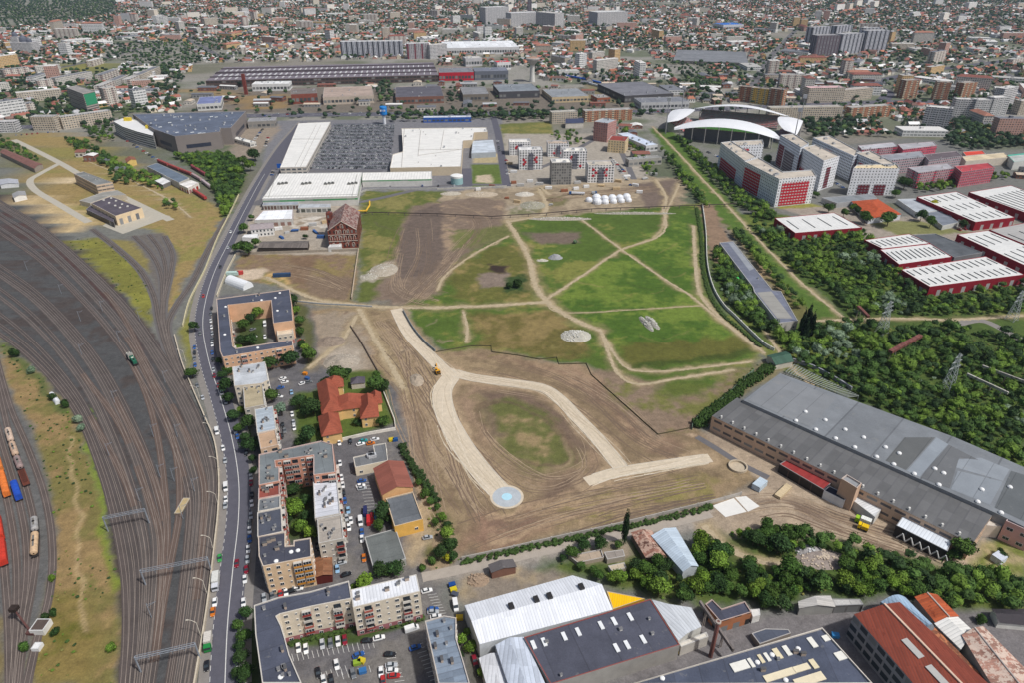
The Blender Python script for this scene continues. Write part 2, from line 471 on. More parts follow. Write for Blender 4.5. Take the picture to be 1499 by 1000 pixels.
def crown_arrays(kind,seed,nleaf,sub):
 """unit crown: radius about 1, z from .15 to 1. returns verts, tris, tone per tri"""
 r=np.random.RandomState(seed)
 rad,zc,hz,nl={'round':(1,.6,.38,9),'wide':(1,.62,.32,11),'column':(1,.55,.44,8),'cone':(1,.5,.45,8),'bush':(1,.45,.5,8)}[kind]
 d=r.normal(size=(nl,3));d/=np.linalg.norm(d,axis=1)[:,None]
 d[:,2]=np.abs(d[:,2])*.9-.25 if kind!='column' else d[:,2]
 cc=d*r.uniform(.3,.68,(nl,1));lr=r.uniform(.32,.58,nl)
 if kind=='column':cc=np.c_[r.uniform(-.25,.25,(nl,2)),np.linspace(-.75,.75,nl)];lr=.62-.3*np.abs(cc[:,2])
 if kind=='cone':cc=np.c_[r.uniform(-.12,.12,(nl,2)),np.linspace(-.8,.85,nl)];lr=np.linspace(.8,.15,nl)
 v,f=ICO[sub]
 def radius(dirs):
  b=dirs@cc.T;disc=lr**2-(np.sum(cc**2,1)[None]-b**2)
  t=np.where(disc>0,b+np.sqrt(np.maximum(disc,0)),.25)
  return np.maximum(t.max(1),.28)
 n=v/np.linalg.norm(v,axis=1)[:,None]
 rr=radius(n)*(.9 if nleaf else 1.0)*r.uniform(.78,1.1,len(n))
 V=n*rr[:,None]
 T=r.uniform(.3,.7,len(f))
 lob=np.argmax(V[f[:,0]]@cc.T,1);lt=r.uniform(.15,.85,nl);T=.5*T+.5*lt[lob]
 Vs,Fs,Ts=[V],[f],[T]
 if nleaf:
  dl=r.normal(size=(nleaf,3));dl[:,2]+=.35;dl/=np.linalg.norm(dl,axis=1)[:,None]
  p=dl*(radius(dl)*r.uniform(.8,1.2,nleaf))[:,None]
  nn=dl+r.normal(size=dl.shape)*.55;nn/=np.linalg.norm(nn,axis=1)[:,None]
  t1=np.cross(nn,r.normal(size=dl.shape));t1/=np.linalg.norm(t1,axis=1)[:,None];t2=np.cross(nn,t1)
  s=r.uniform(.06,.15,(nleaf,1));s2=s*r.uniform(.5,1,(nleaf,1))
  q=np.stack([p-t1*s,p+t2*s2,p+t1*s,p-t2*s2],1).reshape(-1,3)
  i=np.arange(nleaf)*4+len(V)
  Fs.append(np.stack([np.c_[i,i+1,i+2],np.c_[i,i+2,i+3]],1).reshape(-1,3));Vs.append(q)
  lb=np.argmax(p@cc.T,1);tt=np.clip(.45*lt[lb]+.55*r.rand(nleaf),0,1)
  Ts.append(np.repeat(tt,2))
 V=np.concatenate(Vs);V[:,2]=zc+V[:,2]*hz*1.05;V[:,2]=np.maximum(V[:,2],.02)
 return V,np.concatenate(Fs),np.concatenate(Ts)
def fastmesh(name,V,Fa,mat,col=None,tone=None):
 me=bpy.data.meshes.new(name);n,k=len(V),Fa.shape[1];m=len(Fa)
 me.vertices.add(n);me.vertices.foreach_set('co',np.ascontiguousarray(V,np.float32).ravel())
 me.loops.add(m*k);me.loops.foreach_set('vertex_index',np.ascontiguousarray(Fa,np.int32).ravel())
 me.polygons.add(m);me.polygons.foreach_set('loop_start',np.arange(0,m*k,k,dtype=np.int32))
 try:me.polygons.foreach_set('loop_total',np.full(m,k,np.int32))
 except Exception:pass
 me.polygons.foreach_set('use_smooth',np.zeros(m,bool))
 me.update(calc_edges=True)
 if col is not None:
  a=me.attributes.new('col','FLOAT_COLOR','FACE');a.data.foreach_set('color',np.c_[col,np.ones(m)].astype(np.float32).ravel())
 if tone is not None:
  a=me.attributes.new('tone','FLOAT','FACE');a.data.foreach_set('value',tone.astype(np.float32))
 me.materials.append(mat)
 return me
_crowns={}
def crown_mesh(kind,i,big):
 k=(kind,i,big)
 if k not in _crowns:
  V,f,t=crown_arrays(kind,31*i+len(kind),1000 if big else 260,3 if big else 2)
  _crowns[k]=fastmesh('crown',V,f,leafmat(),tone=t)
 return _crowns[k]
def trunk_mesh(kind,i):
 k=('t',kind,i)
 if k not in _crowns:
  m=MB();bk=plain(S(92,78,64),.9,.25,2.0);rr=random.Random(i)
  m.bar((0,0,0),(.02,.03,.45),.075,bk,6,.045)
  for j in range(3):
   an=j*2.1+rr.random();m.bar((.02,.03,.3+.06*j),(.45*math.cos(an),.45*math.sin(an),.55+.08*j),.04,bk,5,.015)
  o=m.build('trunk');_crowns[k]=o.data;bpy.data.objects.remove(o)
 return _crowns[k]
TREES=[]
TONES={'dark green':S(50,72,37),'mid green':S(69,95,42),'bright green':S(96,122,45),'grey green':S(116,134,108),'yellow green':S(160,164,44),'blackish green':S(36,52,32)}
def tree(x,y,rad,h,kind='round',tone=None,big=False):
 tone=tone or R.choices(['dark green','mid green','bright green','grey green'],[5,5,2,.5])[0]
 i=R.randrange(4)
 nm={'round':'broadleaf_tree','wide':'broadleaf_tree','column':'poplar_tree','cone':'conifer_tree','bush':'bush'}[kind]
 r=bpy.data.objects.new(nm,None);C.objects.link(r);r.location=(x,y,0);r.rotation_euler=(0,0,R.uniform(0,6.28));r.empty_display_size=1
 c=bpy.data.objects.new('crown',crown_mesh(kind,i,big));C.objects.link(c);c.parent=r;c.scale=(rad,rad*R.uniform(.88,1.1),h)
 b=TONES[tone];k=R.uniform(.85,1.15);c.color=(b[0]*k*R.uniform(.92,1.08),b[1]*k,b[2]*k*R.uniform(.9,1.1),1)
 if kind!='bush':
  t=bpy.data.objects.new('trunk',trunk_mesh(kind,i));C.objects.link(t);t.parent=r;t.scale=(rad*.8,rad*.8,h)
 shp={'round':'rounded','wide':'spreading','column':'tall columnar','cone':'pointed','bush':'low'}[kind]
 sz='small' if h<6.5 else('tall' if h>11.5 else 'medium')
 noun={'column':'poplar','cone':'conifer','bush':'bush'}.get(kind,'tree')
 look=f'{tone} {noun}' if kind in('column','bush','cone') else f'{sz} {tone} {shp} tree'
 TREES.append(dict(o=r,look=look,x=x,y=y,cat='bush' if kind=='bush' else 'tree',group='bushes on the open ground' if kind=='bush' else 'trees around the site'))
 return r
def tp(px,py,wpx=None,kind='round',tone=None,h=None):
 """tree whose crown centre shows at a photo pixel; wpx = crown width in photo pixels"""
 hh=h or 9.0
 x,y,_=P(px,py,hh*.6)
 dep=y*CT+(CAMH-hh*.6)*ST
 rad=(wpx or 22)/2*dep/F
 if h is None:hh=min(14,max(3.5,rad*2*R.uniform(.95,1.15)));x,y,_=P(px,py,hh*.6)
 if kind=='column':rad=(wpx/2)*dep/F
 return tree(x,y,rad,hh,kind,tone,big=True)
def merged_trees(name,pts,rads,hs,cols,kindset=('round','wide'),sub=2,nleaf=90,seed=3,var=.35):
 r=np.random.RandomState(seed);pts=np.asarray(pts);n=len(pts)
 protos=[crown_arrays(k,100+i,nleaf,sub) for i in range(4) for k in kindset]
 idx=r.randint(0,len(protos),n);VV,FF,CC=[],[],[];base=0
 for k,(V,f,t) in enumerate(protos):
  s=np.where(idx==k)[0]
  if not len(s):continue
  an=r.uniform(0,6.28,len(s));co,si=np.cos(an)[:,None],np.sin(an)[:,None]
  rx=rads[s][:,None];ry=rx*r.uniform(.85,1.15,(len(s),1))
  x=V[None,:,0]*rx;y=V[None,:,1]*ry
  X=x*co-y*si+pts[s,0][:,None];Y=x*si+y*co+pts[s,1][:,None];Z=V[None,:,2]*hs[s][:,None]
  VV.append(np.stack([X,Y,Z],2).reshape(-1,3))
  FF.append((f[None]+base+(np.arange(len(s))*len(V))[:,None,None]).reshape(-1,3));base+=len(s)*len(V)
  m=(1-var)+2*var*t
  CC.append((cols[s][:,None,:]*m[None,:,None]).reshape(-1,3))
 me=fastmesh(name,np.concatenate(VV),np.concatenate(FF),attrmat('foliage_mass',.8,.3,.5),col=np.concatenate(CC))
 o=bpy.data.objects.new(name,me);C.objects.link(o);return o
_cm={}
PAINT={'white':(.78,.78,.77),'silver':(.42,.44,.46),'grey':(.16,.17,.18),'black':(.02,.02,.024),'blue':(.03,.10,.32),'red':(.42,.03,.03),'green':(.05,.32,.08),'orange':(.6,.17,.02),'yellow':(.75,.55,.02),'teal':(.03,.30,.30),'maroon':(.22,.015,.03),'beige':(.5,.42,.3),'light blue':(.25,.42,.6)}
def car_meshes(kind):
 if kind in _cm:return _cm[kind]
 L,W,Hh={'car':(4.4,1.78,1.48),'suv':(4.6,1.85,1.7),'van':(5.4,2.0,2.3)}[kind]
 body,gl,wh=MB(),MB(),MB();pm=objcol(.3,.05);gm=glassmat();rub=plain((.02,.02,.02),.9,.1);rim=plain((.4,.4,.42),.4,.1);lt=plain((.75,.75,.7),.3,.05);rl=plain((.35,.02,.02),.3,.05)
 sh=Hh*.62
 st=[(-L/2,.35,sh*.82,.40*W),(-L/2+.25,.24,sh*.96,.48*W),(-L*.1,.22,sh,.5*W),(L*.2,.22,sh*.98,.5*W),(L/2-.35,.24,sh*.8,.47*W),(L/2,.36,sh*.62,.38*W)]
 if kind=='van':st=[(-L/2,.35,Hh*.95,.46*W),(-L/2+.15,.28,Hh,.49*W),(L*.18,.28,Hh,.49*W),(L*.34,.28,Hh*.58,.49*W),(L/2-.2,.3,Hh*.48,.47*W),(L/2,.4,Hh*.36,.42*W)]
 rings=[[(x,-w,z0),(x,w,z0),(x,w*1.0,z1*.75),(x,w*.9,z1),(x,-w*.9,z1),(x,-w,z1*.75)] for x,z0,z1,w in st]
 for r0,r1 in zip(rings,rings[1:]):
  for i in range(6):
   j=(i+1)%6;body.ngon([r0[i],r0[j],r1[j],r1[i]][::-1],pm)
 body.ngon(rings[0],pm);body.ngon(rings[-1][::-1],pm)
 if kind!='van':
  b0,b1,t0,t1=-L*.40,L*.22,-L*.28,L*.06
  if kind=='suv':b0,t0=-L*.47,-L*.42
  w0,w1=.44*W,.36*W
  lo=[(b0,-w0,sh*.97),(b1,-w0,sh*.95),(b1,w0,sh*.95),(b0,w0,sh*.97)];hi=[(t0,-w1,Hh),(t1,-w1,Hh),(t1,w1,Hh),(t0,w1,Hh)]
  for i in range(4):
   j=(i+1)%4;gl.ngon([lo[i],lo[j],hi[j],hi[i]],gm)
  body.ngon([(x,y*1.03,z+.02) for x,y,z in hi],pm)
 else:
  gl.ngon([(L*.20,-.42*W,Hh*.96),(L*.335,-.45*W,Hh*.6),(L*.335,.45*W,Hh*.6),(L*.20,.42*W,Hh*.96)],gm)
  gl.v=[(x+.03,y,z+.03) for x,y,z in gl.v]
  for s in(-1,1):gl.ngon([(L*.05,s*W*.496,Hh*.55),(L*.3,s*W*.496,Hh*.55),(L*.2,s*W*.46,Hh*.88),(L*.05,s*W*.46,Hh*.88)][::s],gm)
 for s in(-1,1):
  body.box((L/2-.1,s*W*.32,sh*.6),(.16,.34,.16),lt);body.box((-L/2+.06,s*W*.34,sh*.75),(.12,.3,.16),rl)
 for s in(-1,1):
  wh.bar((0,-.11,.32),(0,.11,.32),.32,rub,12);break
 wh.bar((0,-.115,.32),(0,.115,.32),.18,rim,8)
 out=[]
 for nm,b in(('body',body),('windscreen',gl),('wheel',wh)):
  o=b.build(nm);out.append(o.data);bpy.data.objects.remove(o)
 _cm[kind]=(out,[(-L*.31,-W*.42),(-L*.31,W*.42),(L*.31,-W*.42),(L*.31,W*.42)])
 a=MB()
 for b in(body,gl):
  k=len(a.v);a.v+=b.v;a.uv+=b.uv;idx=[a.mat(m) for m in b.mats]
  a.f+=[tuple(i+k for i in f) for f in b.f];a.mi+=[idx[i] for i in b.mi]
 for(x,y) in _cm[kind][1]:a.bar((x,y-.11,.32),(x,y+.11,.32),.32,rub,8)
 o=a.build('parked_car');_cm[kind+'1']=o.data;bpy.data.objects.remove(o)
 return _cm[kind]
CARS=[]
def car(x,y,rz,col='white',kind='car',where=None,parts=True,moving=False):
 (b,g,w),wp=car_meshes(kind)
 nm=('van' if kind=='van' else 'car');nm=('moving_' if moving else 'parked_')+nm
 pc=PAINT[col];k=R.uniform(.9,1.08);pc=(pc[0]*k,pc[1]*k,pc[2]*k,1)
 if parts:
  r=bpy.data.objects.new(nm,None);r.empty_display_size=1
  for me,n2 in((b,'body'),(g,'windscreen')):
   o=bpy.data.objects.new(n2,me);C.objects.link(o);o.parent=r;o.color=pc
  for(px_,py_) in wp:
   o=bpy.data.objects.new('wheel',w);C.objects.link(o);o.parent=r;o.location=(px_,py_,0)
 else:
  r=bpy.data.objects.new(nm,_cm[kind+'1']);r.color=pc
 C.objects.link(r);r.location=(x,y,.1);r.rotation_euler=(0,0,rz)
 noun={'car':'car','suv':'estate car','van':'van'}[kind]
 CARS.append(dict(o=r,look=f'{col} {noun}',x=x,y=y,cat='van' if kind=='van' else 'car',group=where or 'cars parked around the blocks',where=where))
 return r
def cp(px,py,dx,dy,col='white',kind='car',where=None,moving=False):
 p,q=P(px,py),P(px+dx,py+dy)
 return car(p[0],p[1],math.atan2(q[1]-p[1],q[0]-p[0]),col,kind,where,py>560,moving)
def smooth(pts,step=6.0):
 """Catmull-Rom through world points"""
 pts=[Vector((p[0],p[1])) for p in pts];o=[]
 for i in range(len(pts)-1):
  p0=pts[max(i-1,0)];p1=pts[i];p2=pts[i+1];p3=pts[min(i+2,len(pts)-1)]
  n=max(2,int((p2-p1).length/step))
  for k in range(n):
   t=k/n
   o.append(.5*((2*p1)+(p2-p0)*t+(2*p0-5*p1+4*p2-p3)*t*t+(3*p1-p0-3*p2+p3)*t**3))
 o.append(pts[-1]);return o
def ribbon(mb,line,w,z,m,jit=0.0,seed=0,off=0.0,v0=0.0):
 r=random.Random(seed);n=len(line);L=[];s=v0
 for i,p in enumerate(line):
  d=(line[min(i+1,n-1)]-line[max(i-1,0)]);d=d/(d.length or 1);nv=Vector((-d.y,d.x))
  ww=w[i] if isinstance(w,(list,tuple)) else w
  a=ww/2*(1+r.uniform(-jit,jit));b=ww/2*(1+r.uniform(-jit,jit))
  if i:s+=(p-line[i-1]).length
  L.append((p+nv*(off+a),p+nv*(off-b),s,ww))
 for(a,b,s0,w0),(c,d,s1,w1) in zip(L,L[1:]):
  mb.ngon([(*b,z),(*d,z),(*c,z),(*a,z)],m,[(0,s0),(0,s1),(w1,s1),(w0,s0)])
def sheet(name,pts,z,m,world=False,kind='structure'):
 p=ccw([P(*q)[:2] for q in pts] if not world else[q[:2] for q in pts]);p3=[(x,y,z) for x,y in p]
 mb=MB();mb.ngon(p3,m,[(x,y) for x,y in p]);o=mb.build(name);o['kind']=kind;return o
sc=bpy.context.scene
cam=bpy.data.cameras.new('camera');co=bpy.data.objects.new('camera',cam);C.objects.link(co)
co.location=(0,0,CAMH);co.rotation_euler=(math.pi/2-TH,0,0)
cam.sensor_fit='HORIZONTAL';cam.sensor_width=36;cam.lens=36*F/1499;cam.clip_start=1;cam.clip_end=40000
sc.camera=co
W=bpy.data.worlds.new('World');sc.world=W;W.use_nodes=True
SUN_EL,SUN_AZ=math.radians(56),math.radians(120)
sky=W.node_tree.nodes.new('ShaderNodeTexSky');sky.sky_type='NISHITA';sky.sun_disc=False
sky.sun_elevation=SUN_EL;sky.sun_rotation=SUN_AZ;sky.air_density=1.0;sky.dust_density=4.0
bg=W.node_tree.nodes['Background'];bg.inputs[1].default_value=.085
W.node_tree.links.new(sky.outputs[0],bg.inputs[0])
sl=bpy.data.lights.new('sun','SUN');sl.energy=3.3;sl.angle=math.radians(3);sl.color=(1,.99,.97)
so=bpy.data.objects.new('sun',sl);C.objects.link(so)
sd=Vector((math.sin(SUN_AZ)*math.cos(SUN_EL),math.cos(SUN_AZ)*math.cos(SUN_EL),math.sin(SUN_EL)))
so.rotation_euler=sd.to_track_quat('Z','Y').to_euler();so.location=(300,300,600)
vs=sc.view_settings;vs.view_transform='Standard';vs.look='None';vs.exposure=-0.1;vs.gamma=1.0;vs.use_curve_mapping=False
sc.cycles.max_bounces=5;sc.cycles.diffuse_bounces=2;sc.cycles.glossy_bounces=2;sc.cycles.transparent_max_bounces=4
sc.cycles.use_denoising=True
def axis(a,b,st,far,g=1.22,lo=None):
 m=list(np.arange(a,b,st));s=st;x=m[-1];hi=[]
 while x<far:s*=g;x+=s;hi.append(x)
 s=st;x=m[0];l=[];lim=-far if lo is None else lo
 while x>lim:s*=g;x-=s;l.append(x)
 return np.array(l[::-1]+m+hi)
gx=axis(-300,380,1.15,16000);gy=axis(128,640,1.15,18000,1.012,lo=-1500)
X,Y=np.meshgrid(gx,gy);NX,NY=len(gx),len(gy)
Xf,Yf=X.ravel(),Y.ravel()
base=np.array(S(112,112,106));GC=np.tile(base,(len(Xf),1))
n1=fbm(Xf/60,Yf/60,5)[:,None];n2=fbm(Xf/14+50,Yf/14,4)[:,None];n3=fbm(Xf/220+9,Yf/220,3)[:,None]
wx=(fbm(Xf/9+3,Yf/9+70,5)-.5)*2.6;wy=(fbm(Xf/9+90,Yf/9+30,5)-.5)*2.6;n5=fbm(Xf/4+7,Yf/4,3)[:,None]
def blend(idx,a,col,var,sc_=1.0,col2=None,th=.5):
 nn=n2[idx]*.45+n1[idx]*.3+n5[idx]*.25
 c=np.array(col)[None]*(1+var*2*(nn-.5))
 if col2 is not None:
  t=np.clip((n1[idx]*.4+n2[idx]*.4+n5[idx]*.2-th)*11+.5,0,1);c=c*(1-t)+np.array(col2)[None]*(1+var*2*(nn-.5))*t
 GC[idx]=GC[idx]*(1-a[:,None])+c*a[:,None]
def paint(pts,col,var=.25,feather=2.0,warp=3.0,col2=None,th=.5,amt=1.0,world=False):
 p=np.array([q[:2] for q in pts] if world else[P(*q)[:2] for q in pts])
 m=12+feather+warp
 idx=np.where((Xf>p[:,0].min()-m)&(Xf<p[:,0].max()+m)&(Yf>p[:,1].min()-m)&(Yf<p[:,1].max()+m))[0]
 if not len(idx):return
 x=Xf[idx]+wx[idx]*warp;y=Yf[idx]+wy[idx]*warp
 ins=inpoly(x,y,p.tolist());d=segdist(x,y,p.tolist(),True)
 a=np.clip(np.where(ins,d,-d)/feather*.5+.5,0,1)*amt
 k=a>.003;blend(idx[k],a[k],col,var,col2=col2,th=th)
def stroke(pts,w,col,var=.2,feather=1.5,warp=1.5,amt=1.0,world=False):
 p=np.array([q[:2] for q in pts] if world else[P(*q)[:2] for q in pts]);m=w+feather+warp+6
 idx=np.where((Xf>p[:,0].min()-m)&(Xf<p[:,0].max()+m)&(Yf>p[:,1].min()-m)&(Yf<p[:,1].max()+m))[0]
 if not len(idx):return
 x=Xf[idx]+wx[idx]*warp;y=Yf[idx]+wy[idx]*warp
 d=segdist(x,y,p.tolist(),False);a=np.clip((w/2-d)/feather+.5,0,1)*amt
 k=a>.003;blend(idx[k],a[k],col,var)
PATHS=[]
GRASS,GRASS2,DRY,DRY2=S(80,102,42),S(104,112,52),S(138,122,78),S(160,138,92)
DIRT,DIRT2,SAND,RUB=S(140,119,98),S(120,101,84),S(184,164,132),S(158,146,130)
BALL,BALL2,TARM=S(78,78,78),S(72,65,62),S(98,96,98)
WOODG=S(74,92,42)
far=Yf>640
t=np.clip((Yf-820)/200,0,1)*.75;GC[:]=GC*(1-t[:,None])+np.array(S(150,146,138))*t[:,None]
t=np.clip((n1[:,0]-.42)*5,0,1)*far;GC[:]=GC*(1-t[:,None]*.7)+np.array(S(78,90,58))*t[:,None]*.7
t=np.clip((n3[:,0]-.52)*6,0,1)*far*.4;GC[:]=GC*(1-t[:,None])+np.array(S(120,110,96))*t[:,None]
hillm=np.clip((Yf-4600)/2500,0,1);GC[:]=GC*(1-hillm[:,None])+np.array(S(60,74,52))*hillm[:,None]
paint([(290,128),(1010,128),(1010,165),(280,165)],S(112,104,94),.3,8,10)
paint([(350,140),(425,137),(422,158),(345,160)],S(138,116,82),.3,4,4)
paint([(270,130),(350,127),(345,139),(275,140)],S(142,122,88),.3,4,4)
paint([(-140,108),(245,98),(262,128),(262,166),(140,176),(-140,196)],S(122,120,108),.3,10,10,col2=S(80,92,58),th=.5)
paint([(65,95),(150,92),(175,98),(120,106),(70,107)],S(128,124,66),.25,4,4)
paint([(855,118),(950,122),(985,150),(860,150)],S(120,112,84),.3,6,8)
paint([(395,176),(735,172),(745,300),(520,300),(375,300)],S(118,117,120),.12,2,1)
paint([(340,190),(400,176),(410,190),(372,232),(335,230)],S(140,128,114),.2,2,2)
paint([(731,181),(806,177),(816,215),(740,222)],S(104,108,56),.25,2,2,col2=S(124,118,66))
paint([(690,240),(732,240),(736,273),(690,273)],S(92,108,50),.25,2,1)
paint([(694,224),(728,224),(730,238),(692,238)],S(168,154,120),.2,2,1)
paint([(697,256),(720,255),(720,267),(699,266)],S(182,166,142),.3,2,3)
paint([(736,195),(930,195),(950,262),(990,275),(740,275)],S(158,150,138),.2,3,3)
paint([(640,280),(735,275),(960,258),(1010,262),(1000,300),(880,318),(740,325),(650,320)],S(164,148,124),.35,4,7,col2=S(132,118,98),th=.52)
paint([(745,300),(790,296),(788,313),(750,314)],S(118,116,84),.4,3,6,col2=RUB)
paint([(800,287),(828,285),(826,300),(802,301)],S(110,104,72),.4,3,6)
paint([(930,268),(988,262),(980,300),(945,305)],S(110,96,86),.2,3,3)
paint([(528,279),(652,278),(640,300),(600,330),(575,400),(560,440),(525,440)],S(92,100,48),.3,3,6,col2=S(122,116,68),th=.55)
paint([(590,448),(640,400),(700,345),(745,322),(860,312),(1030,296),(1034,350),(1042,430),(1115,512),(1100,540),(1020,588),(940,572),(860,535),(790,527),(700,512),(650,516),(610,480)],S(80,100,40),.4,3,4,col2=S(112,114,56),th=.56)
paint([(805,430),(900,372),(1025,300),(1034,400),(1045,440),(1110,510),(1060,530),(900,535),(875,490),(830,455)],S(72,98,34),.36,5,6,col2=S(98,116,46),th=.53)
paint([(905,505),(1095,492),(1108,512),(1050,528),(915,536)],S(92,92,42),.35,3,5)
paint([(690,460),(800,452),(850,480),(860,520),(800,525),(700,505)],S(104,96,52),.4,4,7,col2=S(126,110,70),th=.5)
paint([(655,400),(720,362),(770,358),(785,420),(780,440),(660,440)],S(98,98,48),.4,4,7,col2=S(128,114,70),th=.54)
paint([(730,405),(768,400),(775,425),(745,432)],S(54,72,36),.3,3,5)
paint([(700,400),(742,396),(738,418),(706,420)],S(126,112,100),.3,2,4)
paint([(715,387),(743,388),(740,398),(722,398)],S(58,46,40),.2,2,3)
paint([(600,400),(640,395),(640,400)],GRASS)
paint([(605,300),(690,288),(742,292),(735,345),(700,360),(655,400),(640,432),(590,445),(545,440),(578,380),(590,330)],S(122,106,92),.28,3,5,col2=S(146,126,104),th=.58)
paint([(608,308),(642,296),(648,315),(648,380),(630,400),(585,410),(583,350)],S(104,91,82),.16,2,3)
paint([(665,338),(740,330),(745,345),(690,362),(662,365)],S(104,106,62),.3,4,4)
paint([(770,340),(850,338),(848,355),(790,358)],S(112,98,86),.25,3,4)
paint([(550,385),(578,380),(572,408),(545,412)],S(172,158,142),.4,2,5,col2=S(120,110,84))
paint([(528,395),(550,397),(548,414),(526,412)],S(168,158,142),.4,2,5,col2=S(100,104,60))
paint([(350,372),(524,368),(518,442),(470,440),(400,415),(340,405)],S(134,118,78),.28,2,4,col2=S(124,104,84),th=.52)
paint([(428,375),(465,373),(455,415),(425,418)],S(118,96,76),.22,3,5)
paint([(445,405),(518,405),(512,440),(450,435)],S(122,104,86),.22,3,4)
paint([(345,396),(385,392),(390,405),(352,410)],S(190,172,150),.2,2,3)
paint([(385,400),(420,398),(424,420),(390,415)],S(96,106,50),.25,2,4,col2=S(184,152,100),th=.52)
paint([(358,300),(525,300),(522,372),(350,372)],S(160,150,136),.3,2,3)
paint([(430,316),(485,316),(485,334),(430,333)],S(198,190,178),.35,2,5,col2=S(140,126,108))
FIELD=[(452,452),(530,448),(580,452),(612,478),(642,515),(700,508),(745,517),(795,530),(860,535),(900,565),(962,636),(1020,600),(1070,560),(1100,556),(1045,612),(1020,630),(1085,668),(1120,700),(1045,737),(900,772),(676,820),(640,745),(596,660),(560,560),(470,540)]
paint(FIELD,S(146,127,99),.38,2.5,4,col2=S(122,105,82),th=.53)
paint([(455,455),(520,458),(560,550),(500,545),(462,530)],S(150,136,118),.35,3,7,col2=S(116,98,84),th=.54)
paint([(470,512),(505,500),(535,530),(530,548),(490,545)],S(166,154,138),.3,3,5)
paint([(880,545),(960,637),(1000,645),(985,665),(930,650),(870,580),(800,545),(700,520),(660,515),(760,528)],S(152,128,104),.3,5,6,col2=S(124,102,84),th=.52)
paint([(935,585),(1040,575),(1065,560),(1090,556),(1010,622),(965,632)],S(126,106,90),.25,3,5)
paint([(925,565),(1040,560),(1035,575),(950,590)],S(88,98,44),.3,3,4)
paint([(667,600),(690,562),(735,565),(812,590),(880,668),(870,690),(800,712),(755,700)],S(142,120,98),.25,4,4)
paint([(700,585),(735,575),(800,590),(850,650),(845,680),(780,695),(740,660)],S(98,100,56),.34,6,7,col2=S(138,120,88),th=.56)
paint([(705,575),(760,572),(820,600),(868,660),(855,662),(800,602),(745,582),(712,590),(735,640),(722,640)],S(112,94,80),.2,3,4)
paint([(815,700),(870,690),(866,704),(800,738),(770,742)],S(108,90,76),.2,4,5)
paint([(760,745),(1010,700),(1060,705),(1030,735),(800,775)],S(150,128,100),.25,5,7,col2=S(128,118,72),th=.56)
paint([(690,760),(780,752),(800,780),(690,812)],S(134,108,90),.2,5,7)
for k in range(60):
 o=R.uniform(-1,1);a=R.uniform(0,.7);b=a+R.uniform(.15,.35)
 f=lambda t:(540+190*t+o*38*(.5+t),470+300*t-o*8)
 stroke([f(a+(b-a)*i/4) for i in range(5)],R.uniform(.6,1.6),R.choice([S(168,148,122),S(112,92,76),S(158,136,110)]),.1,1.2,2.5,R.uniform(.4,.8))
for k in range(34):
 o=R.uniform(0,1);f=lambda t:(690+260*t,752+o*50-58*t+10*math.sin(t*5+o*9))
 stroke([f(.1+.8*i/5) for i in range(6)],R.uniform(.6,1.5),R.choice([S(166,142,114),S(112,92,78)]),.1,1.2,3,R.uniform(.4,.7))
for k in range(34):
 o=R.uniform(-1,1);f=lambda t:(760+o*26+250*t,528+o*9+112*t)
 stroke([f(.3+.65*i/5) for i in range(6)],R.uniform(.6,1.4),R.choice([S(170,148,122),S(118,96,80),S(186,166,138)]),.1,1.2,3,R.uniform(.4,.8))
paint([(1020,590),(1060,548),(1100,536),(1108,556),(1045,614),(962,640),(940,578)],S(132,112,94),.3,3,5,col2=S(104,104,56),th=.56)
for k in range(9):
 o=R.uniform(.82,1.05);pts_=[(770+o*92*math.cos(a)*1.0+o*20*math.sin(a),634+o*58*math.sin(a)+o*30*math.cos(a)) for a in[R.uniform(0,6)+i*.2 for i in range(8)]]
 pts_.sort(key=lambda q:q[0]) if False else None
 a0=R.uniform(0,6.28);stroke([(768+o*(70*math.cos(a0+i*.2)+26*math.sin(a0+i*.2)),636+o*(52*math.sin(a0+i*.2)+16*math.cos(a0+i*.2))) for i in range(8)],R.uniform(.6,2.2),R.choice([S(100,82,68),S(112,92,76),S(166,144,116)]),.15,1.2,2.5,R.uniform(.4,.8))
for k in range(60):
 x,y=R.uniform(540,1040),R.uniform(300,530);a=R.choice([.1,-.3,2.2,.6]);l=R.uniform(14,50);gz=x>650 and y>320
 stroke([(x+l*t*math.cos(a),y+l*t*math.sin(a)*.5+2*math.sin(t*5)) for t in(0,.3,.6,1)],R.uniform(.7,2.4),R.choice([S(122,122,62),S(70,86,36),S(136,126,78)]) if gz else R.choice([S(92,80,70),S(148,130,110)]),.2,1.4,3,R.uniform(.25,.6))
paint([(868,538),(955,556),(1005,600),(962,642),(896,580)],S(130,112,94),.3,3,5,col2=S(104,104,56),th=.58)
paint([(562,556),(585,578),(606,612),(632,700),(604,668),(584,628)],S(138,118,98),.3,3,3)
stroke([(912,538),(960,533),(1010,529),(1060,523),(1100,513)],6,S(62,76,30),.3,3,3,.8)
paint([(0,280),(60,318),(130,380),(190,440),(240,510),(275,565),(305,625),(322,690),(318,760),(310,840),(296,930),(284,1010),(172,1010),(178,930),(176,850),(158,760),(140,690),(108,610),(60,545),(0,492)],BALL,.16,1.5,1.5,col2=BALL2,th=.55)
paint([(-60,240),(0,280),(0,492),(-60,460)],BALL,.16,1.5,1.5,col2=BALL2,th=.55)
paint([(0,300),(60,338),(140,400),(215,480),(262,560),(240,545),(180,465),(110,395),(0,322)],S(78,56,52),.25,3,3)
paint([(0,495),(60,547),(108,610),(140,690),(158,760),(176,850),(178,930),(172,1010),(38,1010),(50,930),(72,850),(82,780),(70,700),(40,620),(0,545)],S(144,121,82),.42,2,3,col2=S(112,104,60),th=.51)
paint([(60,870),(130,880),(140,930),(120,1010),(40,1010)],S(98,96,40),.3,5,5,col2=S(124,108,62))
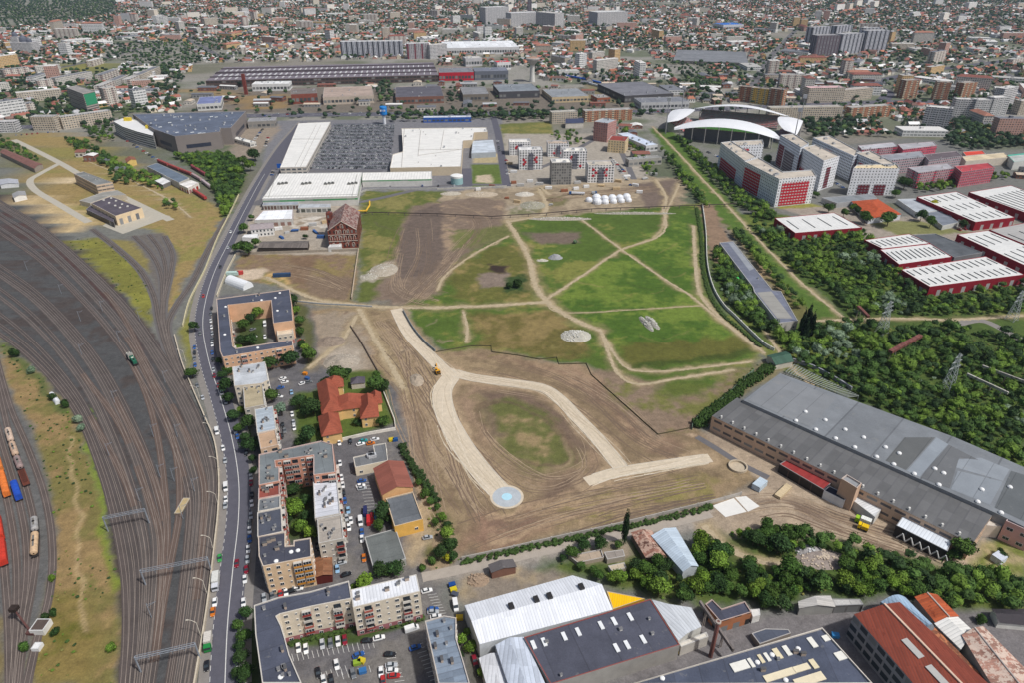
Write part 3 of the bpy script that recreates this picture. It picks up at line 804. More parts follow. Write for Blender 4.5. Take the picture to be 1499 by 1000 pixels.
paint([(165,775),(182,790),(204,780),(206,850),(196,900),(192,1010),(178,1010),(180,900)],S(58,48,46),.2,2,2)
stroke([(125,600),(135,660),(150,720),(163,800),(168,860)],3.0,S(112,128,42),.4,2,4,.8)
stroke([(0,500),(55,552),(90,605)],5.0,S(76,92,48),.3,3,4,.8)
stroke([(100,640),(105,700),(118,760),(112,830),(118,880),(128,925)],1.2,S(180,156,118),.1,1.5,2,.8)
paint([(-70,480),(0,548),(40,622),(70,700),(82,780),(72,850),(50,930),(36,1010),(-120,1010)],S(98,97,95),.14,1.5,1)
paint([(-40,890),(2,905),(6,1010),(-40,1010)],S(120,106,70),.2,2,2)
paint([(18,198),(55,193),(120,195),(165,225),(240,262),(300,292),(330,310),(310,350),(265,420),(245,470),(236,440),(250,375),(225,335),(130,330),(60,300),(30,230)],S(146,126,82),.3,3,5,col2=S(128,120,68),th=.55)
paint([(95,350),(150,348),(200,390),(225,440),(222,478),(190,440),(130,385)],S(132,130,60),.3,2,4,col2=S(112,110,52))
paint([(150,350),(200,352),(225,390),(222,400),(190,380)],S(126,116,70),.3,2,3)
paint([(262,490),(300,395),(290,440),(282,520),(275,540)],S(122,120,62),.3,2,2)
paint([(25,292),(65,285),(150,325),(110,345),(60,312)],S(184,162,122),.2,2,3)
paint([(68,255),(100,245),(118,268),(80,268)],S(196,176,142),.2,2,3)
paint([(0,205),(40,222),(80,238),(60,252),(0,240)],S(108,106,76),.3,3,4)
paint([(190,345),(240,340),(262,375),(250,420),(238,470),(225,470),(226,420),(215,375)],S(104,98,92),.15,2,2)
paint([(256,230),(300,225),(340,228),(360,256),(350,284),(338,310),(328,322),(318,292),(306,264),(285,246)],WOODG,.3,3,5)
paint([(318,432),(430,425),(455,450),(470,540),(580,560),(600,660),(676,820),(640,850),(700,1010),(360,1010),(366,860),(372,700),(330,560)],TARM,.14,2,2,col2=S(112,108,104),th=.56)
paint([(344,442),(385,436),(390,500),(372,528),(350,530)],S(62,74,40),.3,2,2)
paint([(432,430),(452,450),(462,530),(445,545),(436,480)],S(84,86,54),.3,2,3)
paint([(432,575),(470,570),(500,545),(560,545),(578,620),(502,645),(432,650)],S(78,94,40),.3,2,2)
paint([(406,715),(462,702),(464,760),(462,795),(414,790)],S(66,78,42),.3,2,2)
paint([(320,520),(366,600),(376,660),(352,655),(335,600)],S(80,86,56),.3,2,3)
paint([(588,650),(620,700),(655,760),(680,820),(630,838),(600,770),(625,760)],S(104,100,62),.3,2,4,col2=S(150,130,104),th=.53)
paint([(610,738),(635,738),(632,790),(606,828),(596,815)],S(164,146,118),.2,2,3)
paint([(424,937),(515,912),(518,925),(620,905),(622,912),(520,942),(426,950)],S(66,82,40),.3,1,1.5)
paint([(345,893),(372,893),(376,940),(390,1010),(345,1010)],S(64,76,42),.3,2,2)
paint([(666,842),(740,822),(830,835),(845,848),(690,890),(672,880)],S(158,142,116),.25,2,3,col2=S(128,118,106),th=.55)
paint([(675,900),(702,942),(728,958),(705,1010),(688,1010),(670,940)],S(92,90,82),.2,2,2)
paint([(620,838),(900,778),(1040,742),(1060,770),(1045,775),(900,795),(800,820),(640,852)],S(148,140,130),.15,2,2)
paint([(1020,640),(1050,625),(1145,665),(1240,720),(1320,770),(1395,812),(1440,790),(1470,830),(1430,850),(1300,812),(1200,790),(1080,775),(1045,765),(1040,740),(1120,702)],S(170,152,130),.22,2,4,col2=S(150,134,116),th=.55)
paint([(1165,742),(1190,742),(1215,760),(1190,768)],S(112,94,84),.3,4,5)
paint([(1010,765),(1060,755),(1090,800),(1070,800),(1030,790)],S(160,144,124),.2,2,3)
paint([(800,822),(910,790),(1035,800),(1060,780),(1120,770),(1260,800),(1420,842),(1510,850),(1510,905),(1380,900),(1310,875),(1210,873),(1080,890),(1000,880),(880,855),(830,842)],WOODG,.35,3,5,col2=S(86,96,46),th=.55)
paint([(835,800),(920,795),(930,830),(850,828)],S(150,136,118),.25,2,3,col2=S(90,96,52))
paint([(1430,800),(1510,790),(1510,850),(1430,845)],S(112,118,58),.3,2,3,col2=S(160,144,110),th=.55)
paint([(1000,878),(1060,912),(1200,890),(1300,880),(1510,905),(1510,1010),(880,1010),(960,960)],S(116,112,112),.16,2,2)
paint([(1010,310),(1040,300),(1055,345),(1170,470),(1250,460),(1510,455),(1510,720),(1400,660),(1260,590),(1150,545),(1120,520),(1045,425),(1036,350)],WOODG,.35,3,5,col2=S(96,106,48),th=.56)
paint([(1075,315),(1125,310),(1260,340),(1320,400),(1510,420),(1510,470),(1250,470),(1130,380)],WOODG,.35,3,5,col2=S(96,106,48),th=.58)
paint([(1040,305),(1075,310),(1130,380),(1235,465),(1170,470),(1140,440),(1072,345)],S(106,102,62),.3,3,4,col2=S(142,122,94),th=.52)
paint([(950,188),(985,188),(1020,235),(1065,290),(1130,375),(1240,465),(1200,468),(1110,380),(1040,305),(990,240)],S(80,104,42),.3,3,3,col2=S(112,112,62),th=.64)
paint([(1025,300),(1045,300),(1078,375),(1062,400),(1040,370)],S(134,112,92),.3,2,4)
paint([(1130,300),(1260,290),(1290,320),(1500,300),(1510,420),(1320,400),(1260,345)],S(150,140,128),.16,3,3)
paint([(1130,296),(1200,292),(1205,302),(1140,306)],S(134,132,62),.3,2,3)
paint([(1270,326),(1340,322),(1420,340),(1320,345)],S(120,120,76),.3,2,3)
paint([(1050,230),(1350,200),(1499,230),(1499,290),(1200,300),(1080,275)],S(110,110,106),.2,3,4)
paint([(1100,535),(1160,512),(1145,545),(1045,600)],S(120,112,84),.3,2,4)
paint([(1145,543),(1165,535),(1260,582),(1245,590)],S(88,98,56),.3,1,2)
PATHS=(([(440,440),(480,444),(560,449),(640,450),(720,447),(800,442)],4.6),([(742,322),(760,350),(775,380),(783,415),(800,440),(830,462),(880,485)],5.2),([(880,485),(890,515),(905,548),(935,563),(990,555),(1075,542)],2.6),([(880,485),(895,512),(920,540),(970,544),(1040,537),(1100,530)],2.2),([(800,438),(850,405),(910,365),(960,348),(975,330),(970,305)],2.8),([(850,320),(910,365),(960,400),(1010,432),(1050,465),(1120,518)],2.4),([(640,425),(655,400),(700,368),(745,345)],2.6),([(678,456),(684,480),(682,502)],2.2),([(1015,330),(1018,380),(1025,430),(1060,470),(1110,510)],3.4),([(960,262),(975,288),(970,312)],3.4),([(995,268),(985,290),(975,312),(972,330)],2.6),([(955,185),(985,215),(1050,285),(1110,350),(1180,420),(1240,468)],2.6),([(1195,470),(1300,466),(1400,468),(1499,462)],3.6),([(805,285),(790,275),(800,300),(792,315),(745,324)],5.0),([(390,405),(430,425),(470,440),(520,445)],3.8),([(525,452),(545,490),(575,540),(590,570)],4.0),([(450,540),(500,500),(522,462)],3.0),([(1030,770),(1055,795),(1090,815),(1140,828),(1180,822)],3.6),([(200,268),(245,290),(280,318)],2.0),([(120,232),(190,262),(260,300)],1.8),([(800,445),(830,458),(980,450),(1030,448)],1.2),([(1120,485),(1160,540),(1230,600),(1300,640)],2.2))
for pts,w in PATHS:stroke(pts,w*1.15,S(178,160,130),.22,1.6,2.2,.85);stroke(pts,w*2.6,S(140,124,92),.2,3,4,.35)
for pts,w in(([(580,452),(598,487),(622,514),(648,540),(662,553)],12),([(664,548),(648,572),(652,605),(672,645),(700,685),(733,722)],15),([(655,543),(690,553),(740,560),(792,568),(818,584),(845,612),(872,640),(898,672),(912,690)],12),([(858,706),(900,693),(960,683),(1040,671)],11)):stroke(pts,w,S(166,144,116),.25,3,3,.7)
me=bpy.data.meshes.new('ground')
V3=np.c_[Xf,Yf,np.zeros_like(Xf)]
hz=np.clip((Yf-5200)/6000,0,1);V3[:,2]=hz*hz*230*fbm(Xf/1800,Yf/1800,3)
i0=(np.arange(NY-1)[:,None]*NX+np.arange(NX-1)[None]).ravel()
Q=np.c_[i0,i0+1,i0+1+NX,i0+NX]
me.vertices.add(len(V3));me.vertices.foreach_set('co',V3.astype(np.float32).ravel())
me.loops.add(Q.size);me.loops.foreach_set('vertex_index',Q.astype(np.int32).ravel())
me.polygons.add(len(Q));me.polygons.foreach_set('loop_start',np.arange(0,Q.size,4,dtype=np.int32))
try:me.polygons.foreach_set('loop_total',np.full(len(Q),4,np.int32))
except Exception:pass
me.update(calc_edges=True)
at=me.attributes.new('col','FLOAT_COLOR','POINT');at.data.foreach_set('color',np.c_[np.clip(GC,0,1),np.ones(len(GC))].astype(np.float32).ravel())
g=G('ground_cover')
c_=g.n('ShaderNodeAttribute',attribute_name='col').outputs['Color'];p_=g.pos()
c_=g.vary(c_,g.noise(p_,.22,7,.82),.58,1.45);c_=g.vary(c_,g.noise(p_,1.4,5,.8),.68,1.34)
g.bump(g.noise(p_,.6,5,.7),.5,.5)
me.materials.append(g.done(c_,.95));ground=bpy.data.objects.new('ground',me);C.objects.link(ground);structure(ground)
def gmat(name,col,var=.14,sc_=.3):
 g=G(name);p=g.pos();c=g.vary(col,g.noise(p,sc_,5,.7),1-var,1+var);c=g.vary(c,g.noise(p,sc_*8,3),1-var*.5,1+var*.5)
 g.bump(g.noise(p,3,3),.03,.4);return g.done(c,.9)
ASPH,ASPH2,PAVE,CONC=gmat('asphalt',S(92,91,100)),gmat('old_asphalt',S(106,104,106)),gmat('paving',S(134,129,124)),gmat('crushed_stone',S(204,190,168),.16)
WHITE=plain(S(214,213,208),.7,.12,1.5);DPATH=gmat('bare_path',S(176,160,132),.24)
def road(name,pts,w,z,m,px=True,jit=0.0,st=5,off=0.0,extra=None):
 ln=smooth([P(*p) for p in pts] if px else pts,st);mb=MB();ribbon(mb,ln,w,z,m,jit,len(pts),off)
 o=mb.build(name);structure(o);return ln
def dashes(name,ln,off,w,on,gap,z=.075):
 mb=MB();s=0;cur=[];draw=True;lim=on
 for a,b in zip(ln,ln[1:]):
  d=b-a;L=d.length;d=d/L;nv=Vector((-d.y,d.x))*off;t=0
  while t<L:
   e=min(L,t+lim-s)
   if draw or gap==0:
    p,q=a+d*t+nv,a+d*e+nv;h=Vector((-d.y,d.x))*w/2
    mb.ngon([(*(p-h),z),(*(q-h),z),(*(q+h),z),(*(p+h),z)],WHITE)
   s+=e-t;t=e
   if s>=lim-1e-6:draw=not draw;lim=on if draw else max(gap,.01);s=0
 o=mb.build(name);structure(o)
STREET=[(329,1010),(333,917),(341,833),(349,760),(349,700),(339,640),(322,580),(306,530),(297,480),(301,440),(315,395),(337,350),(362,300),(385,258),(415,212),(445,178)]
sln=smooth([P(*p) for p in STREET],4)
mb=MB();ribbon(mb,sln,10.5,.05,ASPH);structure(mb.build('street'))
mb=MB();ribbon(mb,sln,17.5,.025,PAVE);structure(mb.build('pavement'))
near=[p for p in sln if p.y<760]
dashes('road_markings',near,0,.32,6,0);dashes('road_markings',near,5.0,.2,2.2,2.2);dashes('road_markings',[p for p in near if p.y<240],-4.7,.2,2.2,2.2)
BOUL=[(-700,196),(-100,188),(60,184),(250,172),(420,168),(600,166),(750,165),(930,163),(1060,158),(1200,152),(1330,148),(1500,150),(1900,150)]
bln=road('boulevard',BOUL,26,.05,ASPH,st=15)
dashes('road_markings',bln,0,.5,12,12);dashes('road_markings',bln,6.5,.4,9,12);dashes('road_markings',bln,-6.5,.4,9,12)
road('boulevard',[(1290,148),(1300,135),(1278,122),(1320,110),(1380,100),(1499,85)],20,.055,ASPH,st=15)
l2=road('road',[(722,170),(730,200),(736,240),(742,272)],9,.06,ASPH)
road('road',[(375,300),(384,292),(420,296),(520,296),(640,272),(742,270)],7,.055,ASPH2)
road('road',[(683,246),(684,272)],11,.058,ASPH)
road('road',[(395,282),(402,262),(412,250),(465,250),(560,250)],8,.053,ASPH2)
road('road',[(440,182),(428,200),(412,225),(398,248)],12,.047,ASPH)
road('road',[(735,238),(790,245),(880,200),(905,215),(928,262)],7,.05,ASPH2)
DL=gmat('concrete_lane',S(178,172,158),.1)
road('lane',[(20,204),(45,216),(88,238),(130,262),(185,290),(250,322)],7.5,.05,DL)
road('lane',[(88,238),(58,254),(44,264),(52,278),(85,298),(130,325)],7,.055,DL)
sheet('yard',[(168,318),(207,302),(225,310),(250,316),(180,342),(150,330)],.045,DL)
r1=road('construction_road',[(580,452),(598,487),(622,514),(648,540),(662,553)],8.2,.05,CONC,jit=.04,st=3)
r2=road('construction_road',[(664,548),(648,572),(652,605),(672,645),(700,685),(733,722)],10.8,.055,CONC,jit=.03,st=3)
r3=road('construction_road',[(655,543),(690,553),(740,560),(792,568),(818,584),(845,612),(872,640),(898,672),(912,690)],7.6,.06,CONC,jit=.04,st=3)
r4=road('construction_road',[(858,706),(900,693),(960,683),(1040,671)],6.5,.065,CONC,jit=.04,st=3)
cx,cy,_=P(742,728)
for rad,z,m in((7.8,.07,CONC),(6.7,.09,gmat('gravel_disc',S(176,182,186),.14)),(2.4,.12,plain(S(176,216,230),.5,.1))):
 mb=MB();mb.ngon([(cx+rad*math.cos(a*.19635),cy+rad*math.sin(a*.19635),z) for a in range(32)],m);structure(mb.build('turning_circle'))
k=MB()
for ln,w in((r2,10.8),(r3,7.6),(r4,6.5),(r1,8.2)):
 for s in(-1,1):ribbon(k,ln[2:-1],.35,.16,plain(S(206,198,182),.8,.15),0,1,s*w/2)
structure(k.build('kerb'))
for i_,(pts,w) in enumerate(PATHS):road('path',pts,w*.72,.03+.004*i_,DPATH,jit=.5,st=1.2)
road('lane',[(618,846),(720,824),(800,806),(900,785),(1000,762),(1040,752)],5.0,.05,gmat('lane_gravel',S(168,158,146),.12),jit=.06,st=3)
road('lane',[(1020,640),(1045,655),(1085,680),(1125,700)],3.6,.06,ASPH2,st=3)
road('lane',[(1400,475),(1440,470),(1499,500)],6,.05,PAVE,st=4)
sheet('concrete_slab',[(1043,741),(1074,730),(1093,750),(1062,758)],.07,gmat('white_slab',S(222,220,214),.06))
sheet('concrete_slab',[(1076,729),(1092,727),(1112,742),(1095,750)],.072,gmat('white_slab2',S(222,220,214),.08))
SLATE,GREYR,LGREY,WHITER=S(78,82,96),S(112,116,120),S(186,190,196),S(226,228,230)
BEIGE,PEACH,CREAM,OCHRE,CONCW=S(206,190,168),S(222,178,142),S(216,204,184),S(222,178,112),S(186,178,166)
BALC=(S(150,60,55),S(214,208,198),S(176,96,82),S(196,190,182))
PINKB=(S(186,120,104),S(206,150,130),S(160,84,76))
blk('apartment_block','cream apartment block with an L-shaped blue slate roof and plum base beside the street','apartment block',[(372,888),(408,876),(453,868),(511,852),(515,878),(455,890),(410,901),(405,904),(412,918),(417,934),(424,960),(442,1002),(384,1002),(374,930)],15.5,CREAM,SLATE,5,'wsbw.wbs',lm='the L-shaped slate-roofed block',bcols=BALC,extras=12,kinds=('vent','chimney','dome'),low=(S(160,104,108),3.0),seam=8)
blk('apartment_block','cream apartment block under a plain white metal roof with a plum base','apartment block',[(513,864),(609,842),(616,867),(517,890)],15.5,CREAM,WHITER,5,'wbwswbw',rect=True,lm='the white-roofed cream block',bcols=BALC,extras=6,kinds=('vent','chimney'),low=(S(160,104,108),3.0),roofmat=metalroof(S(222,224,228),1.2,.06,.2,S(150,150,152)),parapet=.15)
blk('apartment_block','peach apartment block with orange balcony bands and a stepped charcoal roof','apartment block',[(378,787),(418,780),(418,801),(430,800),(430,793),(455,789),(456,817),(385,831),(379,816)],15.5,S(226,196,160),S(74,76,88),5,'wwsbbbsw',lm='the peach block with orange balconies',bcols=(S(206,140,50),S(214,150,70)),extras=9,kinds=('vent','dome','chimney'),glaz=.9,seam=9)
blk('apartment_block','slate-roofed terrace block along the street, north of the peach block','apartment block',[(376,752),(411,745),(415,781),(378,787)],15,CREAM,S(82,86,98),5,'wb',rect=True,lm='the slate-roofed terrace',bcols=PINKB,extras=7,kinds=('vent','chimney'))
blk('apartment_block','terrace block along the street with a plain grey roof','apartment block',[(379,732),(410,727),(411,744.5),(377.5,751)],15.3,CREAM,GREYR,5,'wb',rect=True,bcols=PINKB,extras=3)
blk('apartment_block','terrace block along the street with a red-brown roof','apartment block',[(378,712.5),(409,707),(410,726.5),(379,731.5)],15.6,S(206,150,130),S(140,76,66),5,'wb',rect=True,lm='the red-brown roofed terrace',bcols=PINKB,extras=3,kinds=('chimney',))
blk('apartment_block','pink-fronted apartment block with a U-shaped grey-green roof','apartment block',[(379,667),(470,647),(487,652),(491,693),(459,697),(459,668),(403,676),(404,685),(409,685),(409,706),(379,712)],17.5,S(206,152,128),S(116,122,124),6,'wbbwbbw',lm='the pink-fronted U-shaped block',bcols=PINKB,extras=14,kinds=('vent','chimney'),glaz=.7)
blk('apartment_block','apartment block under a stained white membrane roof beside the car lane','apartment block',[(457,697),(491,693),(500,754),(462,760)],13,S(196,188,174),S(206,208,214),4,'wb',rect=True,lm='the stained white roof block',bcols=BALC,extras=10,kinds=('vent','chimney'),roofmat=metalroof(S(204,206,212),2.5,.08,.33,S(120,122,124)))
blk('apartment_block','bare concrete-roofed block with a row of small hatches along its roof','apartment block',[(463,761),(500,755),(503,790),(468,797)],13,S(190,184,172),S(166,158,148),4,'wsbw',rect=True,lm='the concrete-roofed block',bcols=BALC,extras=7,kinds=('vent',))
blk('apartment_block','apartment quad round a leafy court, dark slate roof and peach walls','apartment block',[(317,438),(424,423.5),(427,445),(429,470),(400,474),(397,440),(334,447),(341,508),(345,511),(428,498),(429,507),(326,524),(322,515)],12.5,S(222,180,146),SLATE,4,'wswbws',lm='the apartment quad',bcols=PINKB,extras=14,kinds=('dome','chimney','vent'),seam=10)
blk('office_block','low cream wing with a light flat roof closing the quad courtyard','office block',[(404,474),(429,470),(428,489),(407,491)],7,CREAM,S(212,196,172),2,'ww',rect=True,extras=2,kinds=('unit',),low=(S(196,130,116),3))
blk('apartment_block','block with a pale grey roof right below the apartment quad','apartment block',[(340,538),(388,530),(393,557),(383,562),(343,566)],13,CREAM,S(182,186,190),4,'wsw',lm='the pale grey roofed block',bcols=BALC,extras=7,kinds=('vent','chimney'),parapet=.25)
blk('apartment_block','block with a weathered tan gravel roof','apartment block',[(356,566),(385,560),(387,594),(358,600)],11,CONCW,S(164,152,126),4,'ws',rect=True,bcols=BALC,extras=3)
blk('apartment_block','block with a light blue-grey tin roof between the trees','apartment block',[(372,600),(400,595),(404,629),(377,635)],13,CREAM,S(176,186,194),4,'wb',rect=True,lm='the blue-grey tin roofed block',bcols=BALC,extras=6,kinds=('vent','chimney'),roofmat=metalroof(S(172,182,190),1.5,.1,.3,S(150,120,100)),parapet=.2)
blk('apartment_block','tan-roofed end block with white balconies','apartment block',[(378,636),(404,630),(407,652),(381,660)],13.2,S(206,178,150),S(190,160,132),4,'wb',rect=True,bcols=(S(230,228,224),),extras=1)
blk('nursery_school','low L-shaped grey-roofed building with cream walls by the car lane','school',[(517,671),(548,664),(546,653),(565,650),(568,676),(520,686)],5,S(226,214,190),S(112,114,116),1,'w.w',unit=5,extras=2,kinds=('unit',))
gable('sports_hall','red-roofed sports hall with an apricot gable wall','hall',[(560,724),(604,714),(590,676),(547,687)],7,2.6,S(226,182,130),metalroof(S(144,88,74),.9,.08),rect=True,lm='the red-roofed sports hall')
blk('workshop','grey flat-roofed workshop with a yellow front wall','workshop',[(564,731),(604,722),(620,762),(578,772)],6.5,S(226,178,92),S(104,108,112),1,'.w',rect=True,unit=7,lm='the yellow-walled workshop',seam=5)
blk('garage_row','row of garages under a seamed grey felt roof','garage row',[(535,788),(578,774),(596,820),(545,832)],3.6,S(170,168,160),S(104,108,106),rect=True,lm='the garage row',seam=4.4,parapet=.15)
gable('shed','rusty brown shed beside the peach block','shed',[(460,818),(484,816),(486,842),(463,844)],4.5,.8,S(96,40,34),metalroof(S(132,92,66),.8,.18,.4),rect=True)
blk('apartment_block','long narrow apartment block with a patched blue-grey roof by the car park','apartment block',[(622,911),(650,903),(668,906),(668,936),(678,968),(688,1003),(642,1003)],13,S(196,178,156),S(120,132,146),4,'ws',lm='the narrow patched-roof block',extras=7,kinds=('chimney','vent'),roofmat=metalroof(S(122,134,148),2.2,.16,.35,S(150,158,166)))
TR=tiles(S(152,82,62),.25)
vil=[([(467,607),(500,602),(493,638),(470,642)],0),]
def wing(pts,H,rh,label,hip_=.5):
 return gable('villa_wing',label,'villa',pts,H,rh,S(228,190,130),TR,kind='hip',hip=hip_,rect=True,lm=None,pat='w.w',fl=2,unit=4,wsz=(1.2,1.5),group='wings of the red-tiled villa',over=.7)
wing([(472,637),(499,632),(494,604),(467,610)],7,4.5,'front wing of the red-tiled villa, nearest the yard wall')
wing([(470,606),(497,598),(492,556),(468,562)],7.4,4.6,'long street-side wing of the red-tiled villa',.4)
wing([(479,568),(502,564),(500,552),(478,554)],7.2,4.0,'rear wing of the red-tiled villa by the dark gazebo')
wing([(486,602),(536,594),(534,578),(486,584)],6.8,3.6,'middle wing linking the two sides of the red-tiled villa',.1)
wing([(528,611),(553,608),(550,578),(528,582)],7.2,4.8,'garden-side wing of the red-tiled villa beside the dirt field',.5)
LM.append(('the red-tiled villa',*P(505,600)[:2]))
wing([(544,590),(558,588),(556,574),(542,576)],6.6,3.4,'small corner wing of the red-tiled villa',.5)
gable('gazebo','dark-roofed garden pavilion behind the red-tiled villa','pavilion',[(514,562),(534,560),(533,552),(514,554)],4,2.4,S(206,196,182),metalroof(S(84,78,88),.7,.1),kind='hip',rect=True)
def roof3d(name,label,cat,pts,faces,rim,wall,roofmat,lm=None,fac=None,extra=None):
 q=[P(*p[:2],p[2]) for p in pts];c=cen([q[i] for i in rim])
 r=thing(name,label,cat,(c[0],c[1],0),None,lm);m=MB();wm=fac or plain(wall,.8,.15)
 if sum(q[rim[i]][0]*q[rim[(i+1)%len(rim)]][1]-q[rim[(i+1)%len(rim)]][0]*q[rim[i]][1] for i in range(len(rim)))<0:rim=rim[::-1]
 u=0
 for i,j in zip(rim,rim[1:]+rim[:1]):
  a,b=q[i],q[j];L=math.dist(a[:2],b[:2])
  m.ngon([(a[0],a[1],0),(b[0],b[1],0),b,a],wm,[(u,0),(u+L,0),(u+L,b[2]),(u,a[2])]);u+=L
 m.build('wall',r,r.location)
 rm=MB()
 for f in faces:
  v=[Vector(q[i]) for i in f];n=(v[1]-v[0]).cross(v[2]-v[0])
  if n.z<0:v=v[::-1]
  A,B=v[0],v[1];e=(B-A).normalized()
  rm.ngon([x+Vector((0,0,.03)) for x in v],roofmat,[((x-A).dot(e),((x-A)-e*(x-A).dot(e)).length) for x in v])
 rm.build('roof',r,r.location);return r,q
def hatch(r,px,py,h,w,l,ang,col,nm='skylight',t=.35):
 x,y,z=P(px,py,h);m=MB();m.box((x,y,z+t/2),(w,l,t),plain(col,.4,.08),ang);m.build(nm,r,r.location)
r,q=roof3d('factory_hall','long white metal-roofed factory hall with four dark roof vents','factory hall',[(680,887,8),(838,843,8),(881,856,10.2),(897,893,8),(702,944,8),(690,910,10.2)],[(0,1,2,5),(4,3,2,5)],[0,1,2,3,4,5],S(190,194,196),metalroof(S(222,225,230),1.1,.05),lm='the white factory hall')
aW=math.atan2(q[2][1]-q[5][1],q[2][0]-q[5][0])
for x,y in((748.5,889.5),(785,879.5),(804.5,874.5),(851,861)):hatch(r,x,y,10,1.8,2.6,aW,S(52,50,50),'roof_vent',1.1)
r,q=blk('factory_hall','dark felt-roofed factory hall with eleven white skylights and a green loader outside','factory hall',[(767,934),(952,878),(995,945),(806,1003)],8,S(160,156,150),S(80,82,94),rect=False,lm='the dark felt-roofed hall',seam=12,parapet=.2,extras=5,kinds=('vent',),pcol=S(140,76,70))
aD=mainaxis(q)
for x,y in((781,945),(796.5,941),(826,932.5),(846.5,926),(880,916.5),(899,910.5),(922.5,904),(902.5,949.5),(918,945),(941.5,937)):hatch(r,x,y,8.1,1.4,3.4,aD,S(228,230,230))
roof3d('shed_hall','pale sheet-metal lean-to beside the dark felt-roofed hall','shed',[(954,878.5,8),(979,885,8.6),(1012,890,8),(1027,918,7.6),(1006,928,8.2),(993,939,7.6)],[(0,1,4,5),(1,2,3,4)],[0,1,2,3,4,5],S(200,198,190),metalroof(S(196,200,204),1.2,.06))
blk('shed','flat cream-roofed porch in front of the pale lean-to','shed',[(994,942),(1034,926),(1037,933),(997,948)],5,S(196,190,180),S(214,208,196),parapet=.15)
roof3d('factory_hall','blue-grey and white double-pitched metal hall end','factory hall',[(725,945,7),(745,934,8.4),(767,933,7),(799,1003,7),(771,1003,8.4),(744,1003,7)],[(0,1,4,5),(1,2,3,4)],[0,1,2,3,4,5],S(170,176,182),metalroof(S(190,198,210),1.6,.12),lm='the blue-grey double-pitched hall')
roof3d('shed_hall','narrow grey shed with a white roof strip in the bottom works','shed',[(701,964,5),(717,957,5.6),(727,956,5),(744,1003,5),(731,1003,5.6),(712,1003,5)],[(0,1,4,5),(1,2,3,4)],[0,1,2,3,4,5],S(170,172,174),metalroof(S(204,206,210),1.4,.1))
blk('canopy','bright yellow triangular roof wedged between two factory halls','canopy',[(888,866),(944,877),(897,893)],6,S(190,150,30),S(240,190,10),roofmat=metalroof(S(246,192,8),.9,.05),parapet=.1,lm='the yellow triangular roof')
r,q=blk('factory_hall','big dark blue-grey roofed hall with cream roof hatches and long skylight strips','factory hall',[(926,1003),(1203,921),(1277,1003)],9,S(168,160,150),S(78,84,100),lm='the hall with cream roof hatches',seam=9,pcol=S(206,198,186),parapet=.7,extras=9,kinds=('vent','dome','chimney'))
aB=math.atan2(P(1203,921,9)[1]-P(926,1003,9)[1],P(1203,921,9)[0]-P(926,1003,9)[0])
for x,y,w,l in((1083,976,6.2,3.2),(1099.5,971.5,1.3,3.4),(1114,965.5,1.3,3.2),(1123,963,1.3,3.2),(1138,958,2,4),(1152,953.5,1.8,3.8),(1189,941.5,2.1,4),(1210,935,3,2.2),(1231,961,4,3),(1191,973,2,3.4)):hatch(r,x,y,9.05,w,l,aB,R.choice([S(222,210,176),S(228,226,216)]))
for x,y,w,l in((1141,989,11.5,2.4),(1173,979,6,2.2),(1185,996,11,3)):hatch(r,x,y,9.05,w,l,aB,S(226,214,184))
RUST=metalroof(S(128,62,46),1.0,.1,.36,S(104,46,36))
r,q=roof3d('factory_hall','tall factory hall with a rust-red roof, pale ridge and rows of grey windows','factory hall',[(1250,900,12),(1294,885,14),(1317,882,12),(1452,1006,12),(1411,1006,14),(1341,1006,12)],[(0,1,4,5),(1,2,3,4)],[0,1,2,3,4,5],S(146,146,148),RUST,lm='the rust-red roofed hall',fac=facade(S(150,150,152),4.2,4.0,.1,.9,.28,.85,S(52,60,68)))
k=MB();k.bar(tuple(Vector(q[1])+Vector((0,0,.2))),tuple(Vector(q[4])+Vector((0,0,.2))),.5,plain(S(214,186,164),.7,.1),4);k.build('ridge_cap',r,r.location)
aR=math.atan2(q[4][1]-q[1][1],q[4][0]-q[1][0])
for x,y in((1336,950),(1372,990)):hatch(r,x,y,13.3,7.5,2.6,aR,S(178,176,172),'skylight',.3)
a0,a1,b1,b0=P(1291,877,9),P(1327,870,9),P(1370,915,9),P(1355,918,9)
c=cen([a0,a1,b1,b0]);r=thing('arched_hall','pale blue barrel-arched metal hall beside the rust-red hall','hall',(c[0],c[1],0),None,'the pale blue arched hall');m=MB();w=MB();bm_=metalroof(S(158,182,204),1.2,.06)
for i in range(8):
 t0,t1=i/8,(i+1)/8;f=lambda A,B,t:(A[0]+(B[0]-A[0])*t,A[1]+(B[1]-A[1])*t,7.2+2.6*math.sin(math.pi*t))
 p=[f(a0,a1,t0),f(a0,a1,t1),f(b0,b1,t1),f(b0,b1,t0)];m.ngon(p if(Vector(p[1])-Vector(p[0])).cross(Vector(p[2])-Vector(p[0])).z>0 else p[::-1],bm_)
 for A,B in((a0,a1),(b1,b0)):w.ngon([(*f(A,B,t0)[:2],0),(*f(A,B,t1)[:2],0),f(A,B,t1),f(A,B,t0)],plain(S(150,160,168),.7,.1))
for A,B in((a1,b1),(b0,a0)):w.wall(A,B,0,7.2,plain(S(150,160,168),.7,.1))
m.build('roof',r,r.location);w.build('wall',r,r.location)
gable('shed_hall','orange rusted corrugated shed with a pale ridge line','shed',[(1341,875),(1372,872),(1402,902),(1371,912)],7,1.6,S(140,120,110),metalroof(S(176,88,52),1.0,.16,.4,S(120,52,30)),ridgecap=S(206,190,176),lm='the orange corrugated shed')
gable('shed_hall','white double-pitched shed in front of the orange corrugated shed','shed',[(1370,914),(1402,904.5),(1424,925),(1406,949)],7,1.4,S(200,198,192),metalroof(S(224,222,216),1.2,.06))
